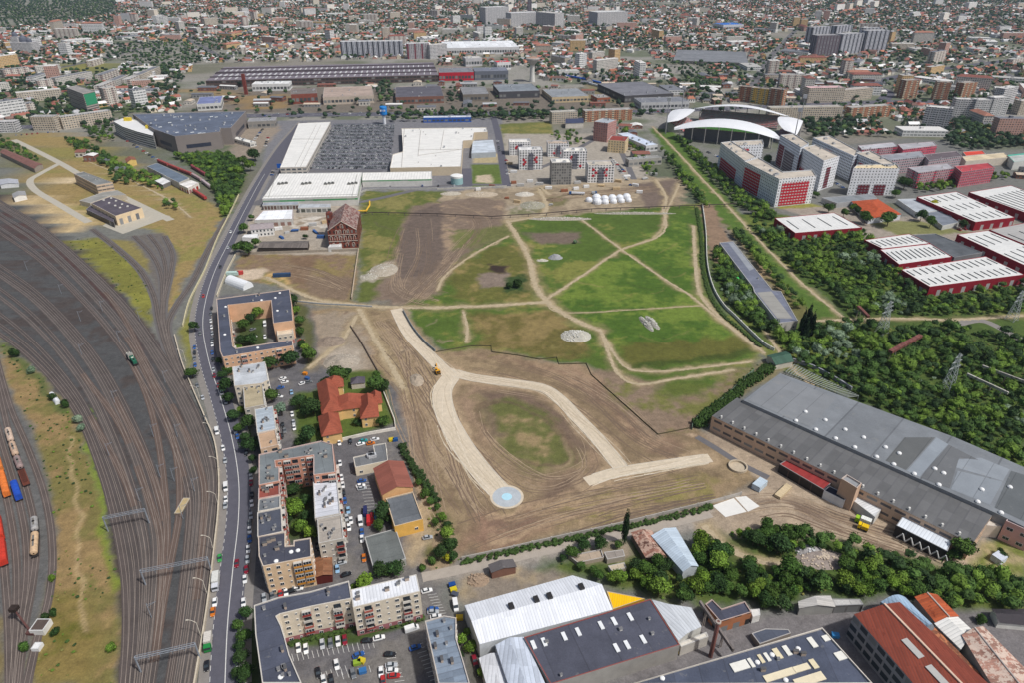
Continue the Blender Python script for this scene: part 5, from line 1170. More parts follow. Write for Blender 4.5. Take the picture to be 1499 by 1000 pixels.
def mill():
 a,b=P(483,364),P(525,362);L=math.dist(a[:2],b[:2]);ux,uy=(b[0]-a[0])/L,(b[1]-a[1])/L;nx,ny=-uy,ux;D=46;H,A=16,24
 q=[a[:2],b[:2],(b[0]+nx*D,b[1]+ny*D),(a[0]+nx*D,a[1]+ny*D)];c=cen(q)
 r=thing('brick_mill','tall ruined red brick mill with white arched window surrounds and a broken gable','mill',(c[0],c[1],0),None,'the ruined brick mill')
 br=facade(S(122,66,54),3.6,4.2,.28,.72,.2,.82,(.05,.03,.03));m=MB();u=0
 for i in range(4):u=m.wall(q[i],q[(i+1)%4],0,H,br,u)
 top=(a[0]+ux*L/2,a[1]+uy*L/2,A);m.ngon([(*a[:2],H),(*b[:2],H),top],br,[(0,H),(L,H),(L/2,A)])
 m.ngon([(*q[2],H),(*q[3],H),(top[0]+nx*D,top[1]+ny*D,A)],br,[(0,H),(L,H),(L/2,A)]);m.build('wall',r,r.location)
 rm=MB();rf=metalroof(S(116,74,66),1.2,.3,.5,S(166,150,142));E0,E1=Vector(top),Vector((top[0]+nx*D,top[1]+ny*D,A))
 o=[Vector((x,y,H)) for x,y in q];rm.slope(o[1],o[2],E1,E0,rf);rm.slope(o[3],o[0],E0,E1,rf);rm.build('roof',r,r.location)
 wt=plain(S(206,192,180),.8,.12)
 def arch(t,z,w,h):
  x,y=a[0]+ux*L*t-nx*.12,a[1]+uy*L*t-ny*.12;k=MB();f=lambda s,zz:(x+ux*s,y+uy*s,zz)
  for s in(-1,1):k.bar(f(s*w/2,z),f(s*w/2,z+h),.22,wt)
  pv=f(-w/2,z+h)
  for i in range(1,7):p=f(-w/2*math.cos(math.pi*i/6),z+h+w/2*math.sin(math.pi*i/6));k.bar(pv,p,.22,wt);pv=p
  k.build('window_surround',r,r.location)
 for t in(.1,.26,.42,.58,.74,.9):arch(t,7.5,1.9,2.6)
 for t in(.16,.38,.62,.84):arch(t,2.2,2.2,1.6)
 for t in(.3,.42,.58,.7):arch(t,13,1.7,2.6)
 arch(.5,18,2.2,2.4)
 for z in(6.6,12.2):k=MB();k.bar((a[0]-nx*.1,a[1]-ny*.1,z),(b[0]-nx*.1,b[1]-ny*.1,z),.25,wt);k.build('cornice',r,r.location)
 k=MB();k.bar((a[0]-nx*.1,a[1]-ny*.1,H),(top[0]-nx*.1,top[1]-ny*.1,A),.3,wt);k.bar((b[0]-nx*.1,b[1]-ny*.1,H),(top[0]-nx*.1,top[1]-ny*.1,A),.3,wt);k.build('gable_trim',r,r.location)
 tx,ty=a[0]-ux*1,a[1]-uy*1;k=MB();k.box((tx+nx*30,ty+ny*30,11),(5,6,22),br,math.atan2(uy,ux));k.build('stair_turret',r,r.location)
mill()
blk('store','white flat-roofed store with a thin red fascia in the mill yard','store',[(372,322),(385,308),(429,306),(428,320)],6,S(150,60,60),S(234,236,238),lm='the white store with a red fascia',parapet=.2,fac=facade(S(206,204,198),6,6,.2,.8,0,.55,S(150,120,110)))
gable('house','white two-storey house with a red-grey roof in the mill yard','house',[(367,336),(366,328),(400,325),(400,333)],7,1.6,S(226,224,220),plain(S(160,150,150)),lm='the white mill-yard house',fac=facade(S(226,224,220),3,3.4))
blk('kiosk','small white flat building beside the street hedge','kiosk',[(354,347),(358,343),(378,342),(377,348)],4,S(222,222,220),S(232,232,230),parapet=.2)
gable('long_shed','long low shed with a mossy brown-grey roof in the mill yard','shed',[(378,362),(384,353),(452,352),(450,362)][::1],4.4,1.2,S(70,62,56),metalroof(S(112,104,98),1.3,.15,.3,S(90,86,70)),lm='the long mossy shed')
blk('wall_store','white and grey block store at the foot of the brick mill','store',[(480,362),(484,356),(500,356),(500,361)],4,S(200,198,194),S(210,210,208),parapet=.2)
blk('yard_shed','open market shed of white frames in front of the supermarket','shed',[(384,300),(388,293),(437,292),(437,299)],5,S(190,196,200),S(150,156,166),parapet=.2,fac=facade(S(200,200,196),3,5.2,.1,.9,.1,.8,S(110,90,84)))
blk('yard_shed','low white-edged shed row between the supermarket and the mill','shed',[(436,304),(438,298),(484,298),(484,303)],5,S(206,204,198),S(176,180,184),parapet=.25,fac=facade(S(206,204,198),5,5.2,.1,.9,.1,.75,S(90,92,84)))
def barrel(name,label,cat,p0,p1,w,h,col,lm=None):
 a,b=Vector(P(*p0)),Vector(P(*p1));d=(b-a).normalized();n=Vector((-d.y,d.x,0));r=thing(name,label,cat,tuple((a+b)/2),None,lm);m=MB();e=MB();M_=plain(col,.5,.06);N=10
 f=lambda P0,i:P0+n*(w/2*math.cos(math.pi*i/N))+Vector((0,0,h*math.sin(math.pi*i/N)))
 for i in range(N):m.ngon([f(b,i),f(b,i+1),f(a,i+1),f(a,i)],M_)
 for P0,rev in((a,1),(b,0)):
  pts=[f(P0,i) for i in range(N+1)];e.ngon(pts[::-1] if rev else pts,M_)
 m.sm=False;m.build('cover',r,r.location);e.build('end_wall',r,r.location);return r
barrel('tunnel_tent','white barrel-shaped storage tent beside the street wall','tent',(337,412),(364,422),9,5.4,S(232,234,236),'the white barrel tent')
barrel('polytunnel','bright green plastic tunnel hidden among the trackside bushes','tunnel',(1076,408),(1083,415),4.5,3.2,S(90,220,110),'the bright green tunnel')
def boxc(name,label,cat,p,ln,w,h,ang,col,parts=(),lm=None):
 x,y,_=P(*p);r=thing(name,label,cat,(x,y,0),None,lm);r.rotation_euler=(0,0,ang);m=MB();m.box((0,0,h/2+.15),(ln,w,h),metalroof(col,.6,.06));m.build('body',r)
 m=MB();m.box((ln/2+.03,0,h/2+.15),(.06,w*.9,h*.9),plain(tuple(c*.7 for c in col),.6,.1));m.build('door',r);return r
boxc('shipping_container','blue shipping container lying across the plot by the quad','container',(413,404.5),13,2.6,2.7,.12,S(50,76,110),lm='the blue container')
boxc('shipping_container','red shipping container at the gate beside the barrel tent','container',(352,401),4.2,2.6,2.6,.1,S(196,70,66))
boxc('site_cabin','pale green site cabin beside the red container','cabin',(341,402),9,2.8,2.6,.05,S(190,214,206))
boxc('site_cabin','light blue tilted cabin by the warehouse gate','cabin',(1111,714),7,4,3,.75,S(190,204,214))
boxc('pallet_stack','long beige stack of planks on the warehouse yard','stack',(1146,722),11,3,1.4,.75,S(206,186,150))
boxc('tank_cabin','small white hut with a pale roof on the grass by the wood','hut',(1460,822),4.5,4,3,.5,S(206,212,222),lm='the small white hut')
DOMES=[(862,292,3.6),(873,289,4.6),(885,290,4.0),(896,289,4.2),(907,288.5,3.8),(917,287.5,4.2),(874,295,4.6),(886,295,3.6),(898,294,3.6),(909.5,293,3.4),(920,292,3.2)]
for i,(x,y,s) in enumerate(DOMES):
 X0,Y0,_=P(x,y+2);m=MB();m.lathe((0,0,0),[(s,0),(s,s*.45),(s*.9,s*.75),(s*.6,s*1.05),(s*.25,s*1.18),(0,s*1.2)],plain(S(226,228,232),.5,.06),12);m.sm=True
 o=m.build('storage_dome',loc=(X0,Y0,0));tag(o,f'white rounded storage sack in the {"rear" if i < 6 else "front"} row on the rubble, {["first","second","third","fourth","fifth","sixth"][i if i < 6 else i-6]} from the meadow-pit end','storage sack','white sacks on the rubble')
LM.append(('the white storage sacks',*P(895,291)[:2]))
BROWN=S(104,92,92)
SAW=metalroof(S(122,116,122),6,.1)
r,q=bx('assembly_hall','very long brown assembly hall with rows of white skylights','assembly hall',303,128,642,119,114,165,S(92,78,74),S(126,118,124),H=12,lm='the very long assembly hall',fac=facade(S(96,82,78),7,6,.1,.9,.3,.8,(.05,.045,.045)),parapet=.3,roofmat=bitumen(S(124,116,124),.15,18))
qa,qb,qd=Vector(q[0]),Vector(q[1]),Vector(q[3])
for j,(s0,s1,n) in enumerate(((.06,.16,34),(.26,.40,40),(.62,.74,40))):
 for i in range(n):
  t=(i+.5)/n*.96+.02;p=qa+(qb-qa)*t+(qd-qa)*s0;e=qa+(qb-qa)*(t+.004)+(qd-qa)*s1
  m=MB();m.bar((p.x,p.y,12.5),(e.x,e.y,12.5),1.4 if j==1 else 1.1,plain(S(214,214,214),.4,.1));m.build('skylight',r,r.location)
for s in(.22,.48,.55,.82):m=MB();p=qa+(qd-qa)*s;e=qb+(qd-qa)*s;m.bar((p.x,p.y,13),(e.x,e.y,13),1.3,plain(S(88,80,84),.8,.1));m.build('roof_monitor',r,r.location)
r,q=bx('brick_chimney','dark red brick chimney stack in front of the long assembly hall','chimney',358,138,362,138,108,5,S(124,62,52),S(80,60,56),lm='the dark red chimney stack')
for a in(('red-ended grey hall beside the long assembly hall',643,118,694,117,106,60,S(186,40,56),S(126,128,134)),('long grey hall with a red end near the water tower',695,117,744,116,104,46,S(110,114,124),S(120,124,136)),('white flat hall in front of the long assembly hall',370,133,424,132,123,30,S(222,222,220),S(230,230,228)),('brick hall with a dark monitor roof and a chimney',428,152,466,150,138,50,S(140,80,66),S(120,112,108)),('hall with pinkish patched roof sheets along the boulevard',474,153,548,150,142,90,S(196,182,166),S(170,152,140)),('big dark-roofed brick hall behind the boulevard',580,152,650,150,142,95,S(134,96,82),S(94,92,100)),('grey shed hall with a white centre ridge',678,148,716,147,138,70,S(130,122,112),S(132,132,134)),('wide grey hall with a dark front, near the water tower',731,144,790,142,134,70,S(86,84,88),S(130,136,142)),('grey-roofed hall with a yellowish front wall',808,150,862,148,142,75,S(206,186,150),S(140,144,148)),('small hall with a rust-brown front beside the blue train',874,150,893,149,143,30,S(160,96,72),S(150,146,142)),('low grey hall roofs at the end of the belt',938,160,1008,158,150,40,S(196,196,194),S(122,124,130)),('wide grey stepped hall at the end of the belt',914,150,985,146,140,120,S(86,84,86),S(120,120,126)),('long grey-brown sawtooth works behind the right boulevard',985,92,1095,96,88,190,S(120,116,112),S(124,126,130)),('white shopping centre with a curved pale roof on the horizon side',650,80,760,78,70,130,S(214,214,214),S(226,228,230)),('square grey-white store house by the water tower',682,97,706,96,78,30,S(196,194,196),S(200,196,190)),('white shed with a red roof behind the belt',728,102,748,101,91,24,S(220,220,220),S(206,40,54)),('cream-fronted warehouse row behind the blue train',818,112,848,111,104,22,S(206,204,196),S(190,190,184)),('solar-panelled pale store behind the dark grey mall',290,162,325,160,152,60,S(214,214,210),S(120,128,168)),('blue-fronted showroom on the boulevard',620,179,690,178,172,12,S(52,96,176),S(200,204,210)),('low grey bus station roof beside the street junction',364,188,405,186,178,24,S(150,146,140),S(150,150,152)),('slim white platform roof beside the bus station',367,215,376,213,209,42,S(206,204,198),S(222,220,212)),('long strip hall with a white end and blue roof by the grass corridor',945,222,962,220,213,70,S(214,214,214),S(196,206,222)),('long low terrace with grey roof beside the scrub',920,244,968,240,234,10,S(170,166,158),S(150,150,146)),('white hangar with a blue roof far up the right side',1058,44,1088,43,36,60,S(206,208,212),S(50,110,190))):
 lab,xl,yl,xr,yr,yt,dp,wc,rc=a
 nm=lab.split(' with')[0].split(' in ')[0].split(' behind')[0].split(' beside')[0].split(' near')[0].split(' along')[0].split(' at ')[0].split(' on ')[0]
 H_=max(4,min(16,hfrom(xl,yl,yt)))
 bx('hall',lab,'hall',xl,yl,xr,yr,yt,dp,wc,rc,H=H_,lm='the '+' '.join(nm.split()[-4:]) if 'terrace' not in lab else None,fac=facade(wc,6,max(4,H_),.12,.88,.25,.6,(.08,.085,.09)),parapet=.4,seam=16,extras=4,kinds=('unit',))
X0,Y0,_=P(779,119);HT=hfrom(779,119,82)
r=thing('water_tower','concrete water tower with a slim stem and a wide funnel bowl','water tower',(X0,Y0,0),None,'the concrete water tower');k=MB();k.lathe((0,0,0),[(5.5,0),(4.2,HT*.35),(4.2,HT*.66)],plain(S(206,204,198),.8,.08),20);k.build('stem',r)
k=MB();k.lathe((0,0,0),[(4.2,HT*.66),(12.5,HT*.88),(13,HT*.93),(12,HT*.95)],plain(S(176,172,168),.8,.08),24);k.build('bowl',r);k=MB();k.lathe((0,0,0),[(12,HT*.95),(3,HT),(0,HT*1.01)],plain(S(166,136,118),.8,.08),24);k.build('cap',r)
X0,Y0,_=P(563,181);HT=hfrom(563,181,155)
r=thing('sign_tower','white pole tower carrying a big blue drum with white lettering by the boulevard','sign tower',(X0,Y0,0),None,'the blue drum sign tower');k=MB();k.lathe((0,0,0),[(2.2,0),(2.2,HT*.55)],plain(S(220,222,226),.6,.08),14);k.build('pole',r)
k=MB();k.lathe((0,0,0),[(3,HT*.5),(5.0,HT*.56),(5.2,HT*.96),(4.6,HT),(0,HT)],plain(S(40,130,206),.5,.08),18);k.build('drum',r)
k=MB()
for i,wd in enumerate((2.2,1.0,1.0,1.6)):k.box((-3.2+i*2.0,-5.3,HT*.8),(wd*.7,.2,2.6),plain(S(236,238,240),.5,.05))
k.build('lettering',r)
def stadium():
 cx,cy,_=P(1072,193);ang=math.radians(-24)
 r=thing('stadium','open football stadium with four curved white canopies and red-grey seats','stadium',(cx,cy,0),None,'the stadium');r.rotation_euler=(0,0,ang)
 m=MB();m.box((0,0,.1),(108,70,.1),gmat('turf',S(60,104,44),.12));m.build('pitch',r)
 seat=G('seats');p=seat.pos();c=seat.mix(seat.math('GREATER_THAN',seat.noise(p,.35,5,.8),.5),S(176,74,74),S(178,168,168));seatm=seat.done(c,.7);con=plain(S(160,156,152),.85,.1)
 for nm,hx,hy,h in(('stand',56,38,15),):
  for(x0,x1,ax) in((-54,54,'N'),(-54,54,'S'),(-34,34,'E'),(-34,34,'W')):
   m=MB();n=8
   for i in range(n):
    z0,z1=1.2+i*1.7,1.2+(i+1)*1.7;o0,o1=i*3.0,(i+1)*3.0
    def T(u,o,z):return{'N':(u,40+o,z),'S':(-u,-40-o,z),'E':(59+o,-u,z),'W':(-59-o,u,z)}[ax]
    m.ngon([T(x0-o0*.0,o0,z1),T(x1,o0,z1),T(x1,o1,z1),T(x0,o1,z1)],seatm);m.ngon([T(x0,o0,z0),T(x1,o0,z0),T(x1,o0,z1),T(x0,o0,z1)],con)
   m.ngon([T(x1,24,0),T(x0,24,0),T(x0,24,z1),T(x1,24,z1)],plain(S(110,108,110),.8,.15));m.ngon([T(x0,0,0),T(x0,0,1.2),T(x0,24,z1),T(x0,24,0)],con);m.ngon([T(x1,24,0),T(x1,24,z1),T(x1,0,1.2),T(x1,0,0)],con)
   m.build('stand',r)
 wh=plain(S(232,233,235),.4,.05,.1)
 for(L,off,dep,ax,top) in((66,36,38,'S',10),(66,38,28,'N',12),(44,54,30,'E',9),(44,54,30,'W',9)):
  m=MB();N=16
  def T(u,o,z):return{'N':(u,off+o,z),'S':(-u,-off-o,z),'E':(off+o,-u,z),'W':(-off-o,u,z)}[ax]
  def rib(t):
   w=dep*(1-t*t)**.5+1.5;z=15+top*(1-t*t);return[T(t*L,dep-w*.85-2+j*w/4,z+1.5*math.sin(math.pi*j/4)-(j/4)*3) for j in range(5)]
  for i in range(N):
   A,B=rib(-1+2*i/N),rib(-1+2*(i+1)/N)
   for j in range(4):m.ngon([A[j],B[j],B[j+1],A[j+1]],wh)
  m.build('canopy',r)
  for i in range(1,N,2):
   A=rib(-1+2*i/N);k=MB();k.bar((A[4][0],A[4][1],0),A[4],.55,con,6);k.build('column',r)
 for x,y in((-82,50),(82,50),(-82,-46),(82,-46)):
  m=MB();m.bar((x,y,0),(x,y,44),.8,plain(S(150,150,154),.5,.1),6,.4);m.box((x,y,45),(5,1.4,5),plain(S(190,190,192),.5,.1));m.build('floodlight_mast',r)
stadium()
SLAB=facade(S(196,184,166),3.4,2.9,.2,.8,.3,.78,(.06,.065,.075));SLABW=facade(S(206,204,204),3.4,2.9,.2,.8,.3,.78,(.06,.065,.075),bcol=S(214,214,214),bn=3)
SLABB=facade(S(170,120,92),3.4,2.9,.3,.7,.3,.75,(.07,.06,.06),bcol=S(206,190,160),bn=3);SLABY=facade(S(222,182,92),3.4,2.9,.3,.7,.3,.75,(.07,.06,.06),bcol=S(214,200,150),bn=3)
TOW=facade(S(196,198,206),4,3,.3,.7,.2,.9,(.04,.045,.06),bcol=S(56,58,70),bn=3);TOWD=facade(S(140,136,142),4,3,.3,.7,.2,.9,(.05,.045,.06),bcol=S(96,74,84),bn=2)
for lab,xl,yl,xr,yr,yt,dp,f,rc,lm in(('brown brick slab with a notched face on the right boulevard',1078,147,1097,149,126,14,SLABB,S(150,140,130),'the brown brick slab'),('yellow slab between two brown ones on the boulevard',1097,150,1121,153,128,14,SLABY,S(150,140,130),'the yellow slab'),('brown and cream slab end block on the boulevard',1122,153,1143,156,129,14,SLABB,S(150,140,130),None),('long low beige slab in front of the boulevard',1125,176,1231,174,158,14,SLAB,S(176,170,160),'the long beige slab'),('beige slab with two brick stair ends',1243,174,1301,170,158,13,SLABB,S(176,172,166),'the beige brick-ended slab'),('long slab with a pink roof edge behind the boulevard',1181,150,1233,149,129,20,SLAB,S(206,170,170),'the pink-edged slab'),('long tan slab continuing the pink-edged one',1233,148,1275,144,132,14,SLAB,S(180,172,164),None),('tan tower block by the street fork',1320,144,1340,143,118,14,SLABB,S(160,150,140),'the tan tower by the fork'),('tan tower block with a red roof behind it',1365,146,1386,147,120,14,SLABB,S(160,150,140),None),('tan tower block nearest the white slab row',1405,144,1425,142,122,14,SLABB,S(160,150,140),None),('white slab with a stepped roof, first of its row',1392,171,1418,172,145,14,SLABW,S(206,204,200),'the stepped white slab'),('white slab with dark seams, second of its row',1421,173,1444,173,146,14,SLABW,S(206,204,200),None),('white slab with dark seams, third of its row',1446,173,1470,172,143,14,SLABW,S(206,204,200),None),('tall white slab at the end of its row',1462,158,1482,154,130,14,SLABW,S(206,204,200),'the tall white end slab'),('cluster of white balconied flats left of the stepped slab row',1347,186,1386,190,156,18,SLABW,S(206,204,200),'the white balconied flats'),('beige slab half out of the picture',1489,168,1510,167,148,14,SLAB,S(190,184,176),None),('dark purple-grey round-cornered tower in the high-rise cluster',1191,82,1225,81,52,24,TOWD,S(150,148,150),'the purple-grey tower'),('striped white high-rise left in the cluster back row',1185,66,1212,64,40,20,TOW,S(160,160,164),None),('striped white high-rise in the cluster centre',1227,79,1259,77,50,24,TOW,S(170,170,172),'the central white high-rise'),('tallest white high-rise with dark corners',1262,77,1296,76,45,24,TOW,S(170,170,172),'the tallest white high-rise'),('dark narrow high-rise behind the cluster centre',1220,60,1244,58,38,20,TOW,S(160,160,164),None),('pale high-rise behind the tallest one',1262,60,1288,59,41,20,TOW,S(160,160,164),None),('white block row behind the long assembly hall',500,84,590,83,61,24,TOW,S(200,200,200),'the white block row'),('dark red and grey block next to the white block row',597,86,629,85,64,24,facade(S(176,172,176),4,3,.3,.7,.2,.9,(.05,.05,.06),bcol=S(140,34,50),bn=4),S(200,200,200),'the dark red and grey block'),('pale block with a pinkish side next to the dark red one',630,86,655,84,66,22,SLABW,S(200,196,190),None),('white tower group near the horizon, front part',748,38,790,36,19,40,SLABW,S(200,200,200),'the white horizon towers'),('white tower group near the horizon, left part',711,36,745,34,11,40,SLABW,S(200,200,200),None),('white tower group near the horizon, right part with a pinkish end',784,38,812,41,17,40,SLABW,S(200,196,190),None),('slim dark spire-like tower block at the horizon',772,22,778,22,-6,20,TOWD,S(120,120,130),None),('pale stepped hospital block far behind the belt',874,38,918,36,18,60,SLABW,S(206,206,204),'the pale hospital block'),('white slab beside the street bend at the left',50,191,84,191,171,14,SLAB,S(170,168,166),'the slab by the left bend'),('long cream slab with dark stair columns behind the bend',94,189,167,178,172,13,SLAB,S(170,168,166),'the long cream slab'),('low white slab at the left margin',-8,194,26,193,179,14,SLABW,S(190,188,186),None),('beige office slab along the new estate lot',808,181,845,179,165,14,SLAB,S(176,172,160),'the beige office slab'),('long pink-grey slab behind the estate',856,178,925,175,163,14,SLABB,S(160,158,156),'the pink-grey slab'),('pink tower slab with a grey roof by the estate trees',868,205,888,208,178,26,facade(S(186,140,132),3.4,2.9,.3,.7,.3,.75,(.07,.06,.06)),S(166,172,178),'the pink tower slab'),('cream block with a red-brown roof by the estate trees',889,222,914,224,205,26,facade(S(222,200,158),3.4,2.9,.3,.7,.3,.75,(.07,.06,.06)),S(150,70,62),'the cream red-roofed block')):
 bx('apartment_block',lab,'apartment block',xl,yl,xr,yr,yt,dp,S(200,196,190),rc,fac=f,lm=lm,parapet=.8,extras=2,kinds=('unit','vent'))
gable('villa','dark blue roofed villa with a white dormer behind the mown lot','villa',[(828,180),(828,174),(853,173),(854,179)],7,3.5,S(206,200,190),tiles(S(62,70,96)),lm='the dark blue roofed villa')
r,q=blk('office_tower','concrete office slab with a big green screen on its end wall','office tower',[(97,128),(113,125),(139,133),(121,137)],31,S(170,162,154),S(150,146,142),lm='the office slab with the green screen',fac=facade(S(176,168,160),40,3.1,-.1,1.1,.4,.85,(.09,.09,.1)),parapet=.8)
a=max(((q[i],q[(i+1)%4]) for i in range(4)),key=lambda e:(facing(*e),math.dist(e[0],e[1])*0+(e[0][0]+e[1][0])))
L=math.dist(*a);dx,dy=(a[1][0]-a[0][0])/L,(a[1][1]-a[0][1])/L;m=MB();nx,ny=dy*.3,-dx*.3
m.wall((a[0][0]+dx*L*.05+nx,a[0][1]+dy*L*.05+ny),(a[1][0]-dx*L*.05+nx,a[1][1]-dy*L*.05+ny),14,30,plain(S(60,150,110),.5,.1));m.build('screen',r,r.location)
X0,Y0,_=P(40,76);r=thing('church','white domed church with dark grey cupolas at the far left','church',(X0,Y0,0),None,'the white domed church');m=MB();m.box((0,0,12),(50,30,24),SLABW);m.box((-14,-4,18),(16,16,36),SLABW);m.build('nave',r)
for x,y,s,z in((0,0,9,24),(18,-8,6,24),(-14,-4,6.5,36),(-20,8,5,24)):k=MB();k.lathe((x,y,z),[(s,0),(s,s*.5),(s*.85,s),(s*.45,s*1.4),(0,s*1.6)],plain(S(96,100,112),.5,.1),14);k.build('dome',r)
def resample(line,n):
 L=[0]
 for a,b in zip(line,line[1:]):L.append(L[-1]+(b-a).length)
 out=[];j=0
 for i in range(n):
  s=L[-1]*i/(n-1)
  while j<len(L)-2 and L[j+1]<s:j+=1
  t=(s-L[j])/max(L[j+1]-L[j],1e-9);out.append(line[j].lerp(line[j+1],min(1,t)))
 return out
@cached
def bedmat(col):
 g=G('track_bed');u,v=g.uv();p=g.pos()
 c=g.vary(col,g.noise(p,.12,4),.75,1.25);c=g.vary(c,g.noise(p,2.5,3),.8,1.2)
 sl=g.math('MULTIPLY',g.math('LESS_THAN',g.math('FRACT',g.math('DIVIDE',v,.65)),.4),g.math('MULTIPLY',g.math('GREATER_THAN',u,.35),g.math('LESS_THAN',u,2.95)))
 c=g.mix(g.math('MULTIPLY',sl,.35),c,S(104,96,90));return g.done(c,.95)
RAILM=plain(S(148,136,126),.4,.15,.2)
ORD=['first','second','third','fourth','fifth','sixth','seventh','eighth','ninth','tenth','eleventh','twelfth','thirteenth','fourteenth','fifteenth','sixteenth','seventeenth','eighteenth','nineteenth','twentieth']
TK=[0]
def track(ln,label,col=S(104,88,80),group='tracks of the main yard'):
 m0=ln[len(ln)//2];r=thing('railway_track',label,'railway track',(m0.x,m0.y,0),group)
 TK[0]+=1;dz=TK[0]*.006
 m=MB();ribbon(m,ln,3.1,.06+dz,bedmat(col));m.build('track_bed',r,r.location)
 for s in(-.76,.76):
  m=MB();ribbon(m,ln,.15,.34+dz,RAILM,off=s)
  m.build('rail',r,r.location)
OUT=smooth([P(*p) for p in[(-90,232),(0,288),(60,325),(130,386),(190,448),(240,518),(275,575),(301,632),(317,692),(313,760),(304,840),(292,930),(279,1012)]],5)
INN=smooth([P(*p) for p in[(-90,440),(0,496),(60,549),(109,614),(141,692),(161,762),(178,850),(182,930),(178,1012)]],5)
OUT,INN=resample(OUT,110),resample(INN,110)
YARD={}
for i,t in enumerate((.03,.07,.115,.185,.225,.30,.34,.585,.635,.675,.755,.795,.875,.925,.975)):
 w=lambda k:t+.012*math.sin(k*.05+i)
 ln=[OUT[k]*(1-w(k))+INN[k]*w(k) for k in range(110)];YARD[i]=ln
 track(ln,f'{ORD[i]} track of the sweeping main rail yard, counted from the street wall',R.choice([S(86,77,74),S(80,73,71),S(91,84,81),S(84,79,78)]))
for i,(a,b,t0,t1) in enumerate(((2,4,62,82),(4,6,70,92),(6,7,74,98),(8,7,72,94),(10,9,60,80),(12,11,66,88),(5,7,84,106),(3,2,84,104),(9,7,84,107))):
 ln=[YARD[a][k].lerp(YARD[b][k],(lambda x:x*x*(3-2*x))((k-t0)/(t1-t0))) for k in range(t0,t1+1)]
 track(ln,f'crossover track joining the {ORD[a]} and {ORD[b]} tracks of the main yard',S(100,84,76),'crossovers of the main yard')
LEFT=[('outermost curved track beside the dry grass strip',[(-6,520),(5,562),(18,604),(40,655),(62,715),(74,770),(77,830),(70,885),(55,935),(38,1012)]),('track carrying the tank wagons in the left sidings',[(-4,560),(6,604),(17,650),(35,705),(49,760),(53,805),(47,860),(36,920),(25,1012)]),('track under the blue wagon in the left sidings',[(-12,590),(2,645),(17,695),(29,740),(38,790),(39,850),(30,930),(22,1012)]),('track under the orange wagons in the left sidings',[(-22,620),(-6,670),(5,710),(14,750),(22,800),(25,850),(23,930),(17,1012)]),('track under the red wagon in the left sidings',[(-35,680),(-12,740),(2,795),(8,850),(13,920),(15,1012)])]
LT=[]
for lab,pts in LEFT:
 ln=smooth([P(*p) for p in pts],4);LT.append(ln);track(ln,lab,S(92,82,78),'tracks of the left sidings')
for lab,pts in(('dark branch track looping out of the engine depot',[(135,335),(170,362),(205,395),(225,432),(233,470),(246,515),(270,565)]),('branch track along the street embankment',[(332,318),(305,365),(283,410),(258,448),(245,478),(255,520),(278,572)]),('siding west of the turntable loop',[(196,345),(222,372),(236,402),(238,440),(238,470),(250,518)]),('siding east of the turntable loop',[(240,345),(252,372),(248,405),(240,440),(240,475),(254,522)]),('siding through the middle of the turntable loop',[(218,343),(236,368),(243,400),(239,440)])):
 ln=smooth([P(*p) for p in pts],4);TK.append(0);mb=MB();ribbon(mb,ln,6,.02+.005*len(TK),gmat('ballast',S(104,100,98)));structure(mb.build('railway_ballast'));track(ln,lab,S(92,84,80),'branch tracks near the depot')
def along(px0,px1):
 a,b=Vector(P(*px0)),Vector(P(*px1));return(a+b)/2,math.atan2(b.y-a.y,b.x-a.x),(b-a).length
BOG=plain(S(48,44,44),.8,.2)
